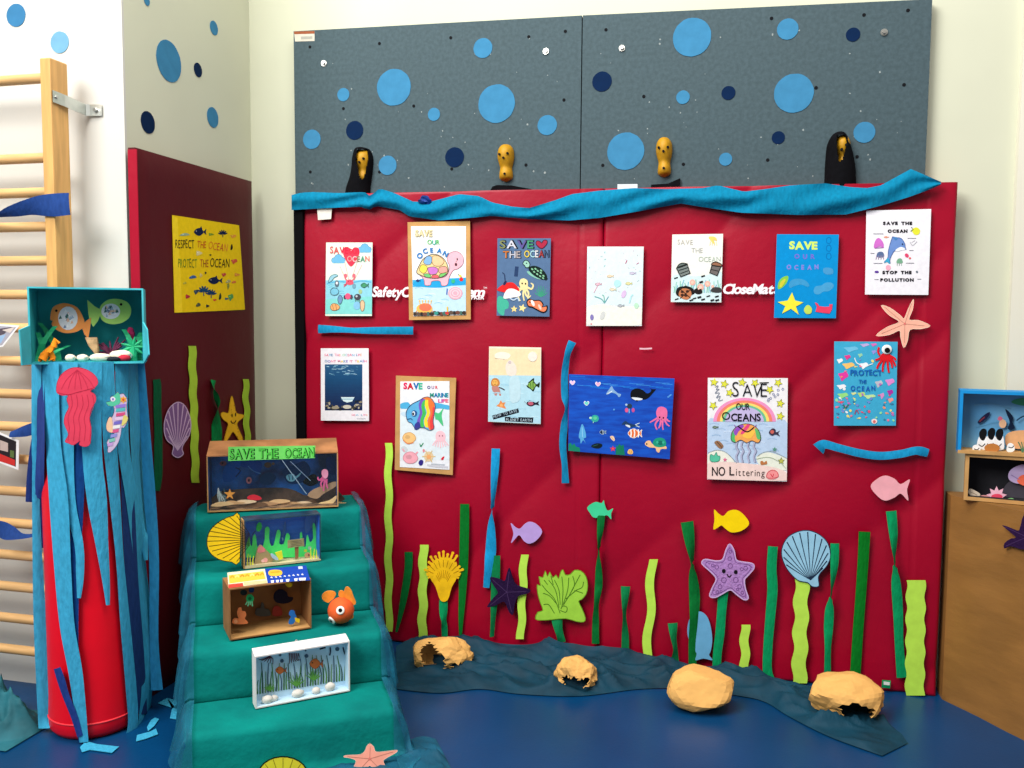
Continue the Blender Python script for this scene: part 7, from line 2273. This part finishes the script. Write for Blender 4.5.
# inner crinkles of the small rock
c0 = FLOOR.at(577, 684) + Vector((0, 0, .03))

# ================================================================== BROWN PAPER TABLE AND ITS DIORAMAS
brown_m = material('brown_wrapping_paper', (146, 102, 50), rough=.5, spec=.4, var=.10, scale=5, bump=.15, bscale=12, stretch=(1, 1, 3))
root = thing('covered_table', 'table wrapped to the floor in brown paper right of the red mats', 'table', (1.7, -.3, 0))
TZ = .735
fd = Vector((.579, -.815, 0)); fnv = Vector((-.815, -.579, 0))
c0 = Vector((1.246, -.004, 0)); c1 = c0 + fd * 1.2
poly = [c0, c1, c1 + Vector((.6, .2, 0)), Vector((2.4, .075, 0)), Vector((1.246, .075, 0))]
m = MB()
NZ, NX = 24, 40
rows = []
for j in range(NZ + 1):
    z = TZ * j / NZ
    row = []
    for i in range(NX + 1):
        p = c0.lerp(c1, i / NX)
        wv = .006 * mnoise.noise(Vector((i * .16, z * 3.0, 4))) + .004 * mnoise.noise(Vector((i * .5 + z * 4, z * 2, 1)))
        e = min(1, i / 3, (NZ - j) / 2)
        row.append(p + fnv * (wv * e) + Vector((0, 0, z)))
    rows.append(row)
m.grid(rows, brown_m)
m.add([Vector((p.x, p.y, TZ)) for p in poly], [list(range(len(poly)))], brown_m)
for a, b_ in zip(poly[1:], poly[2:] + poly[:1]):
    m.add([a, b_, b_ + Vector((0, 0, TZ)), a + Vector((0, 0, TZ))], [[0, 1, 2, 3]], brown_m)
m.build('paper_cover', root, smooth=True, sharp=.6)
TFP = Plane(c0 + fnv * .009, fnv)
root, d = cutout('starfish', 'dark purple felt starfish stuck on the brown paper table', 'starfish', [(1002, 525.5), (1012, 529), (1019, 530.5), (1022, 519), (1027, 512), (1033, 528), (1050, 529), (1040, 541), (1046, 558), (1032, 551), (1020, 549), (1010, 546), (1004, 548.5), (1004.5, 543), (1011, 538.5), (1016, 537)], 0, (0, 0, 1), 2, plane=TFP, base=.002, t=.006, mat=felt((44, 24, 62)))
e = Draw(TFP, d.b)
for v in ((1005, 527), (1006, 546), (1028, 515)):
    e.line([(1027, 537), v], .6, (70, 46, 90), 1)
e.build('arm_lines', root)
gt = 'box dioramas on the brown paper table'
darkin = material('dark_grey_paint', (34, 34, 40), rough=.8, var=.3, scale=10)
low = Box('diorama_box', 'dark cardboard diorama with paper flowers on the brown table', (963.5, 499.8), None, TZ + .002, .160, .105, kraft, darkin, darkin, width=.36, angle=-13, group=gt, t=.012)
TR = (940, 380, 5.905)
item(low, 'pink_flower', .3, TR, lambda d: (d.star(334, 688, 62, (236, 180, 200), 1, k=.6, n=9), d.ell(336, 690, 34, 18, (226, 70, 100), 2), d.ell(260, 692, 34, 12, (220, 150, 150), 1)))
item(low, 'lilac_flower', .45, TR, lambda d: (d.slab(smooth_closed([(404, 580), (410, 540), (450, 510), (500, 500), (540, 540), (520, 600), (470, 612), (430, 604)], 3), (186, 166, 210), t=.002), d.blob([(456, 600), (470, 570), (500, 560), (530, 590), (500, 624)], (240, 110, 80), 2), d.line([(420, 560), (470, 590)], 5, (140, 120, 170), 2)))
item(low, 'green_leaf', .25, TR, lambda d: d.blob([(384, 716), (400, 700), (430, 698), (444, 720), (410, 726)], (130, 190, 120), 1))
item(low, 'pale_shell', .3, TR, lambda d: (d.slab(smooth_closed([(166, 664), (176, 644), (200, 650), (236, 672), (228, 690), (190, 690)], 3), (206, 190, 170), t=.004), d.line([(180, 660), (220, 680)], 4, (150, 130, 110), 1)))
item(low, 'green_weed', .9, TR, lambda d: [d.line([(290 + k * 16, 650), (286 + k * 17, 600), (292 + k * 14, 560 - (k % 2) * 20)], 12, (70, 86, 70), 1, w2=4) for k in range(5)])
item(low, 'grey_stone', .6, TR, lambda d: (d.slab(smooth_closed([(370, 690), (390, 620), (440, 590), (500, 610), (540, 700)], 3), (70, 66, 76), t=.006)))
bluep = material('bright_blue_paint', (14, 140, 210), rough=.6, var=.08, scale=12)
backp = material('painted_water', (130, 190, 226), rough=.7, col2=(96, 166, 216), scale=7)
bb = Box('diorama_box', 'bright blue diorama with penguin cutouts stacked on the dark one', (957.5, 453), None, TZ + .002 + .1605, .213, .095, bluep, material('dark_blue_paint', (20, 90, 160), rough=.7, col2=(10, 30, 80), scale=9), kraft, width=.37, angle=-10, group=gt, t=.010, back=backp)
m = MB(); m.box(bb.p0 - bb.B * .0012 + Z * 0, bb.A * bb.W, bb.B * .001, Z * .011, kraft); m.build('bottom_edge', bb.root)
d = Draw(bb.plane(1), 0, TR)
d.blob([(420, 130), (470, 108), (540, 112), (560, 150), (480, 150)], (70, 160, 120), 1)
d.line([(200, 150), (300, 140), (420, 170)], 10, (110, 170, 210), 1); d.line([(210, 280), (330, 250), (420, 260)], 8, (100, 166, 210), 1)
d.build('painted_backdrop', bb.root)
item(bb, 'dark_fish', .8, TR, lambda d: (d.slab(smooth_closed([(222, 250), (240, 226), (270, 200), (294, 190), (290, 210), (262, 240), (234, 256)], 3), (30, 34, 70), t=.002), d.line([(232, 246), (264, 218)], 7, (150, 60, 70), 1)))
item(bb, 'black_whale', .8, TR, lambda d: d.slab(smooth_closed([(386, 172), (410, 190), (432, 220), (428, 250), (442, 280), (420, 296), (400, 286), (412, 250), (398, 210)], 3), (16, 34, 60), t=.002))
item(bb, 'pink_fish', .75, TR, lambda d: (d.ell(370, 258, 22, 26, (240, 190, 150), 1), d.blob([(340, 232), (352, 214), (370, 226), (356, 240)], (226, 110, 140), 2)))
item(bb, 'sand_hill', .7, TR, lambda d: d.slab(smooth_closed([(384, 350), (400, 316), (450, 300), (520, 300), (560, 330), (560, 400), (410, 400)], 3), (226, 170, 120), t=.003))
item(bb, 'dark_ray', .75, TR, lambda d: d.line([(452, 240), (480, 220), (520, 205)], 8, (30, 60, 90), 1))
def peng(cx, cy):
    def f(d):
        d.slab(smooth_closed([(cx - 34, cy + 80), (cx - 30, cy + 20), (cx - 10, cy - 6), (cx + 16, cy - 4), (cx + 26, cy + 30), (cx + 22, cy + 80)], 3), (236, 238, 240), t=.002)
        d.blob([(cx - 20, cy + 10), (cx - 22, cy - 20), (cx - 4, cy - 42), (cx + 18, cy - 38), (cx + 22, cy - 10), (cx + 8, cy + 24), (cx - 6, cy + 26)], (12, 14, 18), 1)
        d.line([(cx - 26, cy + 50), (cx - 6, cy + 62), (cx + 12, cy + 46)], 5, (20, 24, 30), 2)
    return f
for i, (x, y) in enumerate(((254, 330), (304, 326), (352, 330))):
    item(bb, 'penguin', .5 - .05 * i, TR, peng(x, y))
item(bb, 'brown_stone', .25, TR, lambda d: d.slab([(308 + 46 * math.cos(t), 402 + 26 * math.sin(t)) for t in [k * .35 for k in range(18)]], (186, 120, 60), t=.006))
item(bb, 'white_bird', .25, TR, lambda d: (d.slab(smooth_closed([(394, 420), (398, 384), (416, 372), (436, 384), (440, 414), (420, 426)], 3), (240, 240, 240), t=.002), d.line([(404, 396), (424, 400), (436, 388)], 5, (30, 34, 40), 1)))
item(bb, 'white_bird', .3, TR, lambda d: (d.slab(smooth_closed([(196, 416), (194, 392), (214, 382), (236, 392), (236, 416)], 3), (232, 236, 240), t=.002), d.line([(200, 406), (220, 412), (232, 400)], 5, (30, 34, 40), 1)))
item(bb, 'green_plant', .3, TR, lambda d: [d.line([(486, 430), (474 + 12 * k, 390), (462 + 18 * k, 366)], 7, (80, 120, 90), 1) for k in range(4)])
